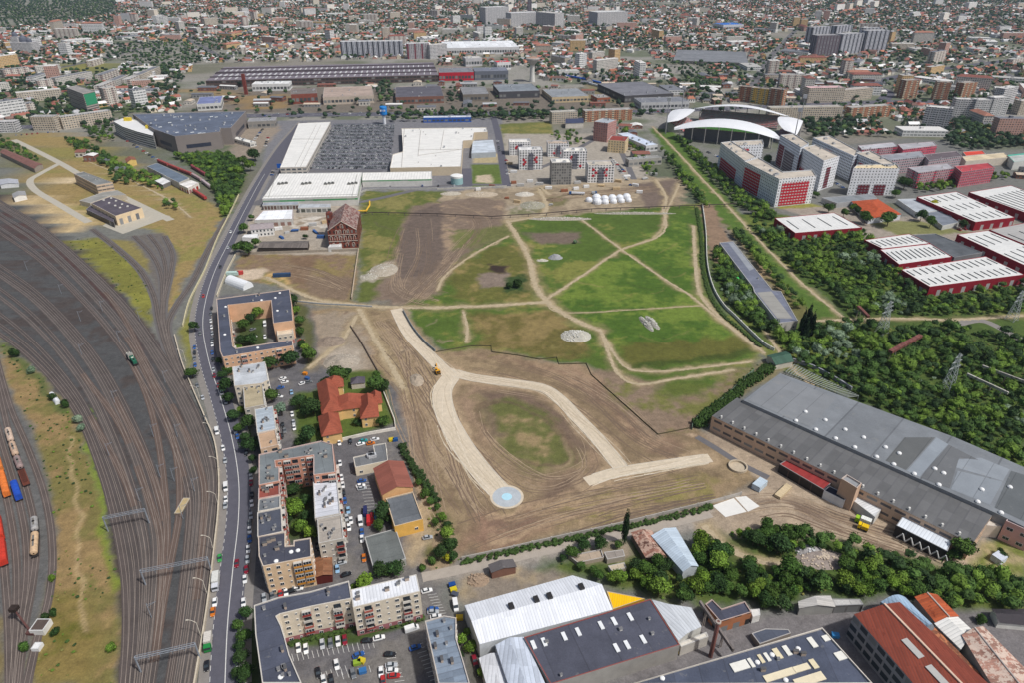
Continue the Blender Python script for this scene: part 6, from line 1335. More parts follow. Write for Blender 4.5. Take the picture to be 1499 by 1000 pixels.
def wagon(kind,p0,p1,col,label,name='freight_wagon',cat='wagon',group=None,lm=None):
 c,an,L=along(p0,p1);r=thing(name,label,cat,(c.x,c.y,.2),group,lm);r.rotation_euler=(0,0,an);L*=.97
 m=MB();m.box((0,0,.95),(L,2.7,.35),BOG,bottom=True);m.build('underframe',r)
 for s in(-1,1):
  m=MB();m.box((s*L*.34,0,.55),(2.6,2.2,.5),BOG)
  for dx in(-.9,.9):
   for dy in(-.78,.78):m.bar((s*L*.34+dx,dy-.07,.45),(s*L*.34+dx,dy+.07,.45),.45,BOG,10)
  m.build('bogie',r)
 pm=metalroof(col,.9,.1,.25,tuple(c_*.6 for c_ in col))
 if kind=='tank':
  m=MB();N=14;m.sm=True;rad=1.45;prof=[(-L/2+.3,.3),(-L/2+.5,1.0),(-L/2+1.0,rad),(L/2-1.0,rad),(L/2-.5,1.0),(L/2-.3,.3)]
  for(x0,r0),(x1,r1) in zip(prof,prof[1:]):
   for i in range(N):
    a0,a1=2*math.pi*i/N,2*math.pi*(i+1)/N;m.ngon([(x0,r0*math.cos(a0),2.5+r0*math.sin(a0)),(x0,r0*math.cos(a1),2.5+r0*math.sin(a1)),(x1,r1*math.cos(a1),2.5+r1*math.sin(a1)),(x1,r1*math.cos(a0),2.5+r1*math.sin(a0))][::-1],pm)
  m.build('tank',r)
  m=MB();m.lathe((0,0,3.9),[(.5,0),(.5,.45),(0,.5)],BOG,8);m.build('dome',r)
  m=MB();m.box((0,0,4.02),(L*.5,.7,.06),plain(S(120,116,110),.7,.2));m.build('walkway',r)
 else:
  m=MB();h=2.2 if kind=='box' else 1.5
  for i in range(4):pass
  m.box((0,0,1.1+h/2),(L-.3,2.8,h),pm);m.build('body',r)
  m=MB();N=8
  if kind=='box':
   for i in range(N):
    a0,a1=math.pi*i/N,math.pi*(i+1)/N;y0,z0,y1,z1=1.42*math.cos(a0),1.1+h+.75*math.sin(a0),1.42*math.cos(a1),1.1+h+.75*math.sin(a1)
    m.ngon([(L/2-.15,y0,z0),(L/2-.15,y1,z1),(-L/2+.15,y1,z1),(-L/2+.15,y0,z0)],pm)
   for s in(-1,1):
    pts=[(s*(L/2-.15),1.42*math.cos(math.pi*i/N),1.1+h+.75*math.sin(math.pi*i/N)) for i in range(N+1)];m.ngon(pts if s>0 else pts[::-1],pm)
   m.build('roof',r)
  else:
   m.box((0,0,1.1+h+.02),(L-.9,2.2,.3),plain(tuple(c_*.45 for c_ in col),.95,.4,1.0));m.build('load',r)
 return r
wagon('box',(-6,664),(3,694),S(222,130,62),'faded orange box wagon, rear one of the orange pair',group='wagons in the left sidings')
wagon('box',(4,698),(13,731),S(226,124,56),'orange box wagon behind the blue wagon',group='wagons in the left sidings',lm='the orange box wagon')
wagon('box',(23,713),(30.5,736),S(36,80,180),'short blue box wagon',group='wagons in the left sidings')
wagon('tank',(13.5,634),(19,652),S(206,182,162),'cream tank wagon at the head of the mixed row','tank_wagon',group='wagons in the left sidings')
wagon('tank',(19.5,654),(26,673),S(196,168,144),'tan tank wagon, second in the mixed row','tank_wagon',group='wagons in the left sidings')
wagon('tank',(26.5,675),(33,692),S(150,130,126),'dirty grey-brown tank wagon, third in the mixed row','tank_wagon',group='wagons in the left sidings')
wagon('hopper',(33.5,694),(41,714),S(122,70,56),'rust-brown hopper wagon ending the mixed row',group='wagons in the left sidings')
wagon('box',(-2,762),(4,795),S(206,66,44),'red-orange box wagon, rear one of the red pair',group='wagons in the left sidings')
wagon('box',(4.5,798),(8.5,832),S(200,60,42),'red-orange box wagon, front one of the red pair',group='wagons in the left sidings')
wagon('tank',(52.5,764),(54,784),S(160,158,156),'grey tank wagon standing alone with a tan one','tank_wagon',group='wagons in the left sidings')
wagon('tank',(54,786),(52.5,819),S(212,180,144),'long tan tank wagon in front of the grey one','tank_wagon',group='wagons in the left sidings',lm='the long tan tank wagon')
def loco():
 c,an,L=along((184,516),(205,543));r=thing('locomotive','green and white shunting locomotive alone in the main yard','locomotive',(c.x,c.y,.2),None,'the shunting locomotive');r.rotation_euler=(0,0,an);L=16
 m=MB();m.box((0,0,1.0),(L,2.9,.5),BOG,bottom=True);m.build('underframe',r);gr,wh=plain(S(44,108,84),.5,.15),plain(S(206,204,190),.5,.15)
 for s in(-1,1):m=MB();m.box((s*5,0,.6),(3.6,2.2,.7),BOG);m.build('bogie',r)
 m=MB();m.box((3.4,0,2.3),(7.4,2.1,2.2),gr);m.box((5,0,3.5),(1.4,1.0,.4),BOG);m.box((2.4,0,3.5),(1.2,1.2,.3),wh);m.build('bonnet',r)
 m=MB();m.box((-1.6,0,2.7),(2.6,2.9,3.2),wh);m.box((-1.6,0,4.35),(2.9,3.0,.2),plain(S(150,148,140),.6,.1));m.build('cab',r)
 m=MB();m.box((-1.6,0,3.4),(2.66,2.5,.8),glassmat());m.build('windscreen',r);m=MB();m.box((-5.2,0,2.0),(4.6,2.2,1.6),wh);m.box((-5.2,0,2.85),(3.4,1.3,.2),plain(S(120,116,110),.6,.2));m.build('rear_bonnet',r)
loco()
for i,(p0,p1,c,lab) in enumerate((((232,237),(247,243.5),S(160,74,70),'faded red passenger coach nearest the grey mall'),((248,244),(263,250),S(166,78,72),'faded red passenger coach, second in the curved row'),((264,250.5),(281,257),S(160,76,72),'faded red passenger coach, third in the curved row'),((282,257.5),(296,266),S(176,150,150),'pink and silver passenger coach, fourth in the curved row'),((297,267),(310,277),S(186,170,172),'pale silver passenger coach ending the curved row'),((281,245),(302,258),S(150,70,78),'maroon passenger coach on its own short track by the trees'),((284,281),(302,293),S(170,66,62),'red passenger coach in front of the signal office'))):
 wagon('box',p0,p1,c,lab,'passenger_coach','coach','old passenger coaches near the engine shed','the old passenger coaches' if i==2 else None)
for i,(p0,p1,c,lab) in enumerate((((819,111),(834,113),S(36,90,190),'blue passenger coach at the head of the row past the water tower'),((835,113),(850,116),S(36,90,190),'second blue passenger coach past the water tower'),((851,116),(866,119),S(40,96,190),'third blue passenger coach past the water tower'),((867,119.5),(881,123),S(30,100,200),'last blue passenger coach by the rust-brown front hall'),((862,123),(884,129),S(206,210,214),'white passenger coach beside the blue row'))):
 wagon('box',p0,p1,c,lab,'passenger_coach','coach','coaches past the water tower')
STEEL=plain(S(142,148,156),.5,.12)
def gantry(p0,p1,h,label):
 a,b=Vector(P(*p0,h)),Vector(P(*p1,h));c=(a+b)/2;r=thing('signal_gantry',label,'gantry',(c.x,c.y,0),'gantries over the main yard');n=max(6,int((b-a).length/2.2));nv=Vector((-(b-a).y,(b-a).x,0)).normalized()*.45
 m=MB()
 for s in(-1,1):
  for dz in(0,.9):m.bar(a+nv*s+Vector((0,0,dz)),b+nv*s+Vector((0,0,dz)),.1,STEEL)
 for i in range(n):
  p,q=a.lerp(b,i/n),a.lerp(b,(i+1)/n);m.bar(p+nv,q-nv+Vector((0,0,.9)),.09,STEEL);m.bar(p-nv,q+nv,.09,STEEL)
 m.build('truss',r,r.location)
 for p in(a,b):m=MB();m.bar((p.x,p.y,0),(p.x,p.y,h+.9),.3,STEEL,6);m.build('post',r,r.location)
 for i in range(1,5):p=a.lerp(b,i/5);m=MB();m.bar(p,p-Vector((0,0,1.8)),.1,STEEL);m.build('hanger',r,r.location)
gantry((151,760),(212,748),7.5,'short steel gantry over the inner tracks, farthest up the yard')
gantry((206,838),(304,819),7.5,'long pale steel gantry across the tracks beside the ambulance-like van')
gantry((198,965),(286,945),7.5,'long pale steel gantry at the bottom of the yard')
for i,(x,y) in enumerate(((205,470),(150,455),(120,520),(168,590),(225,640),(255,705),(268,760),(235,700),(205,735),(260,640),(90,430),(40,395),(175,500),(285,720),(222,905),(160,668),(118,470),(242,560))):
 X0,Y0,_=P(x,y);r=thing('catenary_mast','','mast',(X0,Y0,0),'overhead line masts in the yard');r.rotation_euler=(0,0,.4);m=MB();m.bar((0,0,0),(0,0,8),.16,STEEL,6,.11);m.build('pole',r)
 m=MB();m.bar((0,0,7.2),(3.2,0,7.6),.07,STEEL);m.bar((0,0,6.2),(3.0,0,7.5),.06,STEEL);m.build('arm',r);CARS.append(dict(o=r,look='slim overhead-line mast',x=X0,y=Y0,cat='mast',group='overhead line masts in the yard'))
for i,(x,y) in enumerate(((313,807),(303,870),(294,932),(320,742),(322,690),(312,640),(293,585),(272,530))):
 X0,Y0,_=P(x,y);r=thing('street_lamp',f'curved pale street lamp on the railway wall, {ORD[i]} from the bottom of the street' if False else '','street lamp',(X0,Y0,0),'lamps along the railway wall');m=MB();LPM=plain(S(214,206,190),.5,.08)
 m.bar((0,0,0),(0,0,7.5),.14,LPM,6,.1);m.build('pole',r);m=MB();pv=(0,0,7.5)
 for k in range(1,6):t=k/5;p=(-2.6*t,0,7.5+1.5*math.sin(t*1.6));m.bar(pv,p,.09,LPM);pv=p
 m.build('arm',r);m=MB();m.box((pv[0]-.4,0,pv[2]-.05),(.9,.35,.18),LPM);m.build('lamp_head',r)
 CARS.append(dict(o=r,look='curved pale street lamp',x=X0,y=Y0,cat='street lamp',group='lamps along the railway wall'))
X0,Y0,_=P(28,905);r=thing('rusty_crane','dark rusty post crane leaning beside the left sidings','crane',(X0+8,Y0-6,0));m=MB();rs=plain(S(96,66,62),.9,.2);m.bar((0,0,0),(-6,4,7),.45,rs,6,.3);m.build('boom',r);m=MB();m.box((-6.5,4.5,7),(2.6,2.4,1.6),plain(S(54,44,40),.9,.2));m.build('grab',r);m=MB();m.box((1,-.5,.6),(3,2.6,1.2),rs);m.build('base',r)
for lab,x,y,a,b in(('small white pointsman hut with a dark roof',62,922,S(222,220,214),S(90,78,72)),('tiny white relay box on the grass',56,950,S(226,226,224),S(232,232,230))):
 w=2.6 if 'hut' in lab else 1.4;blk('hut',lab,'hut',[(P(x,y)[0]-w,P(x,y)[1]-w),(P(x,y)[0]+w,P(x,y)[1]-w),(P(x,y)[0]+w,P(x,y)[1]+w),(P(x,y)[0]-w,P(x,y)[1]+w)],2.6 if w>2 else 1.6,a,b,world=True,parapet=.1)
x,y,_=P(267,742);blk('platform_hut','narrow straw-coloured loading platform between the main tracks','platform',[(x-1.6,y-5),(x+1.6,y-5),(x+1.6,y+5),(x-1.6,y+5)],.5,S(170,150,110),S(176,156,116),world=True,parapet=.05)
barrel('overturned_tank','white overturned tank in the bushes beside the yard','tank',(76,579),(86,592),3.0,2.2,S(226,228,230),'the white overturned tank')
def wall_line(name,label,cat,pts,h,w,col,lm=None,post=0,step=4):
 ln=smooth([P(*p) for p in pts],step) if step else[Vector(P(*p)[:2]) for p in pts];c=ln[len(ln)//2];r=thing(name,label,cat,(c.x,c.y,0),None,lm);m=MB();M_=plain(col,.85,.18,.4);n=len(ln);pts_=[]
 for i,p in enumerate(ln):
  d=(ln[min(i+1,n-1)]-ln[max(i-1,0)]).normalized();pts_.append((p,Vector((-d.y,d.x))*w/2))
 for(p,a),(q,b) in zip(pts_,pts_[1:]):
  m.ngon([(*(p-a),0),(*(q-b),0),(*(q-b),h),(*(p-a),h)],M_);m.ngon([(*(q+b),0),(*(p+a),0),(*(p+a),h),(*(q+b),h)],M_);m.ngon([(*(p-a),h),(*(q-b),h),(*(q+b),h),(*(p+a),h)],M_)
 for(p,a),s in((pts_[0],1),(pts_[-1],-1)):m.ngon([(*(p+a*s),0),(*(p-a*s),0),(*(p-a*s),h),(*(p+a*s),h)],M_)
 m.build('panel',r,r.location)
 if post:
  s=0;k=0
  for p,q in zip(ln,ln[1:]):
   s+=(q-p).length
   if s>=post and k<95:s=0;k+=1;mm=MB();mm.box((q.x,q.y,(h+.2)/2),(w*1.7,w*1.7,h+.2),M_);mm.build('post',r,r.location)
 return r
wall_line('boundary_wall','long pale concrete wall between the rail yard and the street','wall',[(284,1012),(300,917),(308,860),(316,790),(320,750),(321,700),(315,650),(300,612),(282,570),(266,530),(256,492)],1.6,.6,S(196,184,164))
wall_line('boundary_wall','pale yellowish wall along the upper street embankment','wall',[(268,478),(278,440),(300,396),(318,350),(334,318),(350,285)],1.6,.5,S(206,196,160))
wall_line('boundary_wall','pale wall on the plot side of the street below the mill','wall',[(345,374),(334,395),(325,416),(318,434)],1.8,.5,S(204,194,170))
wall_line('boundary_wall','thin pale wall separating the mill plot from the ploughed field','wall',[(525,366),(520,400),(515,438)],2.2,.4,S(196,178,156),step=0)
wall_line('boundary_wall','ragged grey-beige wall along the back of the mill plot','wall',[(346,373),(400,371),(460,369),(524,367)],2.2,.4,S(160,150,136),step=0)
wall_line('garden_wall','white school garden wall below the red-tiled villa','wall',[(500,646),(540,637),(579,630),(578,618),(562,577)],1.8,.4,S(222,216,204),step=0)
wall_line('field_fence','low grey concrete fence along the lane at the foot of the field','fence',[(676,821),(740,807),(820,789),(895,773),(970,755),(1043,737),(1084,726)],2.0,.35,S(170,164,156),post=8)
wall_line('hoarding','zigzag dark green hoarding between the meadow and the building site','fence',[(638,516),(690,507),(719,507),(720,516),(758,521),(790,527),(815,524),(818,534),(858,533),(866,550),(905,585),(963,637),(1008,628)],0.7,.12,S(88,84,62),'the zigzag dark hoarding',step=0,post=9)
wall_line('boundary_wall','curved white wall along the meadow and the trackside scrub','wall',[(1028,300),(1033,340),(1035,385),(1043,420),(1058,447),(1075,464),(1098,487),(1120,507),(1133,514)],2.2,.5,S(206,204,196),'the curved white wall',post=8)
wall_line('site_fence','green mesh fence bending round the warehouse corner','fence',[(1013,630),(1015,620),(1030,608),(1060,585),(1085,560),(1103,545)],2.0,.25,S(110,130,110),post=8)
wall_line('site_fence','blue-grey metal fence beside the haul road link','fence',[(590,455),(604,480),(622,502),(637,515)],1.8,.3,S(130,140,144),post=5)
wall_line('guard_rail','grey-blue footbridge railing on the track to the meadow','railing',[(430,441),(470,445),(512,447),(545,449)],1.0,.5,S(150,156,160))
wall_line('site_wall','dark low wall of planks along the dug plot east of the quad','wall',[(513,478),(528,500),(545,530),(560,556)],1.2,.5,S(112,98,86))
wall_line('site_wall','pale wall at the lower edge of the grey mall road','wall',[(640,277),(690,275),(742,273)],1.6,.5,S(190,186,176))
wall_line('hypermarket_wall','grey retaining wall at the back of the supermarket','wall',[(524,290),(536,279),(590,278),(640,276)],1.8,.5,S(170,168,164))
pts=[Vector(P(*p)) for p in((520,318),(545,314),(640,316),(720,320),(800,315),(866,309),(950,306),(1060,302),(1110,300))]
r=thing('pipeline','dark overground pipeline crossing the rubble and the meadow edge on short posts','pipeline',tuple(pts[4]),None,'the overground pipeline');m=MB();pm=plain(S(70,60,56),.7,.2)
for a,b in zip(pts,pts[1:]):m.bar(a+Vector((0,0,2.6)),b+Vector((0,0,2.6)),.42,pm,8)
m.build('pipe',r,r.location)
for a,b in zip(pts,pts[1:]):
 n=max(1,int((b-a).length/14))
 for i in range(n):p=a.lerp(b,i/n);m=MB();m.box((p.x,p.y,1.25),(.6,.6,2.5),plain(S(110,104,100),.8,.1));m.build('support',r,r.location)
k=pts[0];m=MB()
yl=plain(S(226,180,60),.6,.1);Pp=[Vector(P(*p,2)) for p in((524,308),(536,308),(541,300),(541,294))]
for a,b in zip(Pp,Pp[1:]):m.bar(a,b,.8,yl,8)
r2_=thing('gas_pipe','thick yellow bent pipe beside the brick mill','pipe',tuple(Pp[1]),None,'the yellow bent pipe');m.build('pipe',r2_,r2_.location)
def hedge(label,pts,w,h,col,name='hedge'):
 ln=smooth([P(*p) for p in pts],.75);r=np.random.RandomState(len(pts)+int(pts[0][0]));P_,rad,hs,cs=[],[],[],[]
 for p in ln:
  for k in range(max(2,int(w))):
   o=r.uniform(-w/2,w/2,2);P_.append((p.x+o[0],p.y+o[1]));rad.append(r.uniform(1.0,1.7));hs.append(h*r.uniform(.7,1.15));cs.append(np.array(col)*r.uniform(.8,1.25))
 o=merged_trees(name,P_,np.array(rad),np.array(hs),np.array(cs),('bush',),1,24,int(pts[0][1]));tag(o,label,'hedge');return o
hedge('long dark green hedge along the concrete fence by the lane',[(678,826),(740,812),(820,795),(895,778),(970,762),(1040,744)],2.6,2.0,S(58,80,34))
hedge('clipped hedge strip below the cream apartment blocks, car park side',[(426,941),(470,931),(512,921),(560,918),(618,905)],3.0,1.6,S(62,82,36))
hedge('dark hedge along the site edge behind the sports hall',[(588,655),(605,685),(622,710),(640,735)],3.2,3.4,S(46,66,30))
hedge('hedge line of scrub beside the curved white wall',[(1020,305),(1026,350),(1029,395),(1038,428),(1056,458),(1090,488),(1112,508)],2.2,1.6,S(64,84,38))
hedge('bushy row along the warehouse corner fence',[(1022,625),(1040,606),(1065,590),(1090,566),(1112,552),(1128,540)],6,4.2,S(58,82,34))
def pylon(px,py,ytop,label):
 X0,Y0,_=P(px,py);H=hfrom(px,py,ytop);r=thing('electricity_pylon',label,'pylon',(X0,Y0,0),'lattice pylons in the scrub',None);LM.append(('the pylon',X0,Y0)) if False else None
 m=MB();st=plain(S(172,178,176),.5,.1);wd=lambda z:2.6*(1-z/H)**1.0+.35;N=9;zs=[H*i/N for i in range(N+1)]
 for z0,z1 in zip(zs,zs[1:]):
  a,b=wd(z0),wd(z1);c0=[(-a,-a),(a,-a),(a,a),(-a,a)];c1=[(-b,-b),(b,-b),(b,b),(-b,b)]
  for i in range(4):
   j=(i+1)%4;m.bar((*c0[i],z0),(*c1[i],z1),.16,st);m.bar((*c0[i],z0),(*c1[j],z1),.09,st);m.bar((*c0[j],z0),(*c1[i],z1),.09,st)
 m.build('tower',r)
 for f,L in((.66,5.5),(.8,4.4),(.92,3.2)):
  m=MB();z=H*f
  for s in(-1,1):
   for dy in(-.4,.4):m.bar((0,dy,z),(s*L,0,z+.3),.12,st)
   m.bar((0,0,z+1.5),(s*L,0,z+.3),.1,st);m.bar((s*L,0,z+.3),(s*L,0,z-1.2),.13,plain(S(110,120,118),.5,.1))
  m.build('cross_arm',r)
 r.rotation_euler=(0,0,.5)
pylon(1290,487,440,'lattice pylon beside the lane through the scrub')
pylon(1383,578,518,'lattice pylon deeper in the scrub, above the huge warehouse')
pylon(1480,468,425,'lattice pylon in the trees near the right end of the lane')
def conveyor(p0,p1,h0,h1,label,name='conveyor_bridge',w=2.6,col=S(122,76,68),legs=3):
 a,b=Vector(P(*p0,h0)),Vector(P(*p1,h1));c=(a+b)/2;r=thing(name,label,'conveyor',(c.x,c.y,0));d=(b-a).normalized();nv=Vector((-d.y,d.x,0)).normalized()*w/2;m=MB();M_=metalroof(col,1.2,.2,.4,S(80,52,46));up=Vector((0,0,1.6))
 for q in([a-nv+up,b-nv+up,b+nv+up,a+nv+up],[a-nv,b-nv,b-nv+up,a-nv+up],[b+nv,a+nv,a+nv+up,b+nv+up],[a+nv,a-nv,a-nv+up,a+nv+up],[b-nv,b+nv,b+nv+up,b-nv+up]):m.ngon(q,M_)
 m.build('deck',r,r.location)
 for i in range(legs):
  p=a.lerp(b,(i+.4)/legs)
  for s in(-1,1):m=MB();m.bar((p.x+nv.x*s*1.2,p.y+nv.y*s*1.2,0),(p.x+nv.x*s*.8,p.y+nv.y*s*.8,p.z),.22,plain(S(150,140,132),.7,.1));m.build('leg',r,r.location)
conveyor((1303,517),(1347,493),8,7,'rusty raised conveyor bridge standing in the scrub')
conveyor((1256,450),(1271,465),6,6,'short rusty conveyor stub beside the scrub lane',legs=2,w=2)
conveyor((1437,538),(1512,566),5,5,'long pale concrete trestle beam in the scrub, upper one','trestle',.9,S(170,166,156),5)
conveyor((1415,550),(1475,578),4.5,4.5,'long pale concrete trestle beam in the scrub, lower one','trestle',.9,S(176,172,162),4)
conveyor((1024,884),(1073,955),8,5,'narrow overhead pipe bridge between the works halls','pipe_bridge',.8,S(120,112,108),2)
X0,Y0,_=P(1040,962);r=thing('boiler_chimney','slender rusty brown steel chimney between the works halls','chimney',(X0,Y0,0),None,'the slender steel chimney');m=MB();m.bar((0,0,0),(0,0,19),.8,metalroof(S(126,84,76),1,.15,.3),12,.7);m.build('stack',r);m=MB();m.lathe((0,0,18.6),[(1,0),(1,.5),(.5,.6)],plain(S(170,160,150),.7,.1),12);m.build('rim',r)
for i in range(26):
 t=i/25;a=Vector(P(1150+90*t,545+37*t,3.2));b=Vector(P(1163+94*t,534+46*t,3.2));k=MB();k.bar(a,b,.22,plain(S(150,156,150),.7,.1))
 if i==0:tr=thing('pergola','long skeleton roof of bare beams beside the huge warehouse','pergola',(a.x,a.y,0),None,'the skeleton roof')
 k.build('beam',tr,tr.location)
for s in(0,1):
 a=Vector(P(1150+13*s,545-11*s,3));b=Vector(P(1240+17*s,582-2*s,3));k=MB();k.bar(a,b,.25,plain(S(120,126,120),.7,.1));k.build('rail',tr,tr.location)
 for i in range(8):p=a.lerp(b,i/7);k=MB();k.bar((p.x,p.y,0),tuple(p),.18,plain(S(120,126,120),.7,.1));k.build('post',tr,tr.location)
wall_line('boundary_wall','grey wall and pipe along the upper side of the skeleton roof','wall',[(1160,530),(1190,540),(1220,556),(1246,572)],2.4,.9,S(150,152,158))
X0,Y0,_=P(1080,685);r=thing('concrete_ring','pale concrete ring tank half sunk in the ground near the huge warehouse','tank',(X0,Y0,0),None,'the concrete ring');m=MB();m.lathe((0,0,0),[(4.6,0),(4.6,1.2),(3.9,1.2),(3.9,.1),(0,.1)],plain(S(186,172,150),.9,.15),24);m.build('ring',r)
YEL=plain(S(222,160,34),.5,.1);TYRE=plain((.025,.025,.025),.9,.1)
def roller():
 X0,Y0,_=P(641,547);r=thing('excavator','yellow excavator with a raised boom at the bend of the haul road','excavator',(X0,Y0,0),None,'the yellow excavator');r.rotation_euler=(0,0,1.9)
 for s in(-1,1):m=MB();m.box((0,s*1.1,.45),(4.0,.6,.9),TYRE);m.build('crawler_track',r)
 m=MB();m.box((-.4,0,1.7),(3.4,2.6,1.2),YEL);m.box((-1.7,0,1.8),(.8,2.4,1.2),plain(S(60,58,54),.7,.1));m.build('body',r);m=MB();m.box((.7,.8,2.7),(1.6,1.0,1.2),glassmat());m.box((.7,.8,3.35),(1.7,1.1,.1),YEL);m.build('cab',r)
 m=MB();m.bar((1,-.2,2),(3.6,-.2,4.8),.28,YEL);m.bar((3.6,-.2,4.8),(5.6,-.2,2.6),.24,YEL);m.build('boom',r);m=MB();m.box((5.7,-.2,2.1),(.9,1.1,.9),plain(S(90,86,80),.7,.1));m.build('bucket',r)
roller()
def lorry(p0,p1,cabc,boxc_,label,tank=False,lm=None,name='lorry'):
 a,b=Vector(P(*p0)),Vector(P(*p1));c=(a+b)/2;L=(b-a).length;r=thing(name,label,'lorry',(c.x,c.y,.1),None,lm);r.rotation_euler=(0,0,math.atan2((b-a).y,(b-a).x));cl=min(2.3,L*.28)
 m=MB();m.box((L/2-cl/2,0,1.7),(cl,2.4,2.4),plain(cabc,.4,.06));m.build('cab',r);m=MB();m.box((L/2+.02,0,2.2),(.08,2.1,.9),glassmat());m.build('windscreen',r)
 m=MB();m.box((-cl/2-.1,0,2.2 if not tank else 1.9),(L-cl-.3,2.5,2.8 if not tank else 1.6),metalroof(boxc_,.8,.05));m.build('load_box',r)
 for x in(-L*.36,-L*.22,L*.34):
  for s in(-1,1):m=MB();m.bar((x,s*1.05-.15,.5),(x,s*1.05+.15,.5),.5,TYRE,10);m.build('wheel',r)
lorry((318,845),(316,868),S(206,208,214),S(212,212,206),'white box lorry with a blue cab front parked at the railway wall',name='box_lorry',lm='the white box lorry')
lorry((307,934),(305,957),S(40,130,66),S(206,200,190),'lorry with a pale box and green cab parked at the railway wall',name='box_lorry',lm='the green-cabbed lorry')
lorry((1273,772),(1251,763),S(150,190,50),S(226,228,220),'lime green lorry with white ribbed roof on the warehouse yard',name='box_lorry',lm='the lime green lorry')
lorry((1270,779),(1255,773),S(232,196,20),S(226,186,16),'bright yellow lorry beside the lime green one',True,name='tipper_lorry')
lorry((856,285),(833,284),S(40,90,150),S(214,216,220),'white tanker with a blue cab beside the white storage sacks',True,name='tank_lorry')
lorry((866,284),(873,283.5),S(50,90,140),S(170,176,182),'short blue truck following the white tanker',True,name='tipper_lorry')
lorry((930,978),(972,962),S(30,120,60),S(24,110,50),'green wheeled loader machine outside the dark felt-roofed hall',True,name='loader')
for x,y,cc in((1405,357,'white trailer'),(1412,361,'white trailer'),(1420,364,'white trailer'),(1451,392,'white trailer'),(1466,398,'white trailer')):
 X0,Y0,_=P(x,y);q=boxc('lorry_trailer','','trailer',(x,y),9,2.6,2.8,2.3,S(226,226,224));CARS.append(dict(o=q,look='white lorry trailer',x=X0,y=Y0,cat='trailer',group='trailers at the red warehouses'))
for x,y,col,nm in((662,859,S(36,80,150),'blue'),(664,866,S(226,206,40),'yellow'),(666,873,S(84,90,104),'dark grey'),(673,907,S(226,186,40),'yellow'),(573,646,S(226,200,50),'yellow'),(579,646,S(40,90,150),'blue'),(529.5,970,S(222,200,50),'yellow'),(523,973,S(150,180,60),'lime'),(531.5,985,S(60,120,180),'pale blue'),(980,962,S(226,196,30),'yellow'),(996,955,S(226,196,30),'yellow'),(1222,933,S(60,140,200),'light blue'),(447,549,S(226,140,40),'orange'),(450,556,S(60,100,160),'blue')):
 X0,Y0,_=P(x,y);r=thing('waste_container','','container',(X0,Y0,0));m=MB();m.ngon([(-1.2,-.8,.2),(1.2,-.8,.2),(1.4,-.95,1.5),(-1.4,-.95,1.5)],plain(col,.5,.1));m.box((0,0,.8),(2.4,1.7,1.3),plain(col,.5,.1));m.build('bin',r);m=MB();m.box((0,0,1.52),(2.6,1.9,.14),plain(tuple(c*.8 for c in col),.5,.1));m.build('lid',r)
 r.rotation_euler=(0,0,R.uniform(-.4,.4));CARS.append(dict(o=r,look=f'{nm} waste container',x=X0,y=Y0,cat='container',group='waste containers'))
for i,(x,y,col,nm) in enumerate(((535,752,S(40,46,90),'navy'),(540,765,S(190,40,44),'red'),(546,762,S(150,30,36),'dark red'),(550,760,S(40,100,200),'blue'))):
 X0,Y0,_=P(x,y);r=boxc('storage_locker',f'{nm} metal storage locker in the huddle beside the garage trees','locker',(x,y),5,1.6,2.2,1.75,col)
def heap(px,py,w,d,h,col,label,rock=60,lm=None,rc=None,ang=0.0):
 X0,Y0,_=P(px,py);rr=np.random.RandomState(int(px));r=thing('rubble_heap',label,'heap',(X0,Y0,0),None,lm);r.rotation_euler=(0,0,ang);n=22;xs=np.linspace(-1,1,n);XX,YY=np.meshgrid(xs,xs)
 rad=np.hypot(XX,YY);zz=np.clip(1-rad**1.6,0,1)*(.45+1.1*fbm(XX*2.3+px,YY*2.3+py,4))*h;V=np.c_[XX.ravel()*w/2,YY.ravel()*d/2,zz.ravel()-.05]
 i=(np.arange(n-1)[:,None]*n+np.arange(n-1)[None]).ravel();me=fastmesh('mound',V,np.c_[i,i+1,i+1+n,i+n],gmat('heap',col,.3,.6));o=bpy.data.objects.new('mound',me);C.objects.link(o);o.parent=r
 if rock:
  m=MB();M_=plain(rc or tuple(c*1.2 for c in col),.9,.25,2.0)
  for k in range(rock):
   a,q=rr.uniform(0,6.28),rr.uniform(0,.95);x,y=q*math.cos(a),q*math.sin(a);z=max(0,(1-q**1.6))*.9*h;s=rr.uniform(.3,1.1);m.box((x*w/2,y*d/2,z),(s,s*rr.uniform(.5,1),s*.6),M_,a)
  m.build('rocks',r)['kind']='stuff'
heap(843,492,20,17,3.0,S(176,172,160),'big whitish rubble heap at the fork of the meadow paths',130,'the big whitish heap',S(206,204,196))
heap(946,474,5,22,1.8,S(150,146,136),'long grey rubble row in the open meadow, nearer the big heap',60,None,S(190,188,180),.25)
heap(955,472,5,21,1.8,S(160,156,146),'long grey rubble row in the open meadow, by the curved wall side',60,None,S(196,194,186),.25)
heap(813,377,12,9,3.2,S(150,150,152),'blue-grey rubble heap beside the diagonal meadow path',40,'the blue-grey heap',S(170,176,180))
heap(794,381,10,5,1.2,S(186,182,170),'thin pale scatter of rubble left of the blue-grey heap',30)
heap(610,557,8,14,2.2,S(166,152,134),'smooth pale sand heap beside the haul road',0,'the pale sand heap',None,.3)
heap(562,395,22,26,2.2,S(168,158,142),'broad whitish spoil heap on the edge of the ploughed earth',90,'the broad whitish spoil heap',S(200,196,184))
heap(540,405,14,12,1.6,S(160,154,140),'smaller whitish spoil heap by the mill plot wall',60,None,S(206,202,192))
heap(500,530,22,18,3.0,S(160,150,136),'crumbled pale earth heap behind the red-tiled villa',60,None,S(186,176,160))
heap(485,500,18,14,2.2,S(138,124,110),'brown earth heap on the dug plot east of the quad',30)
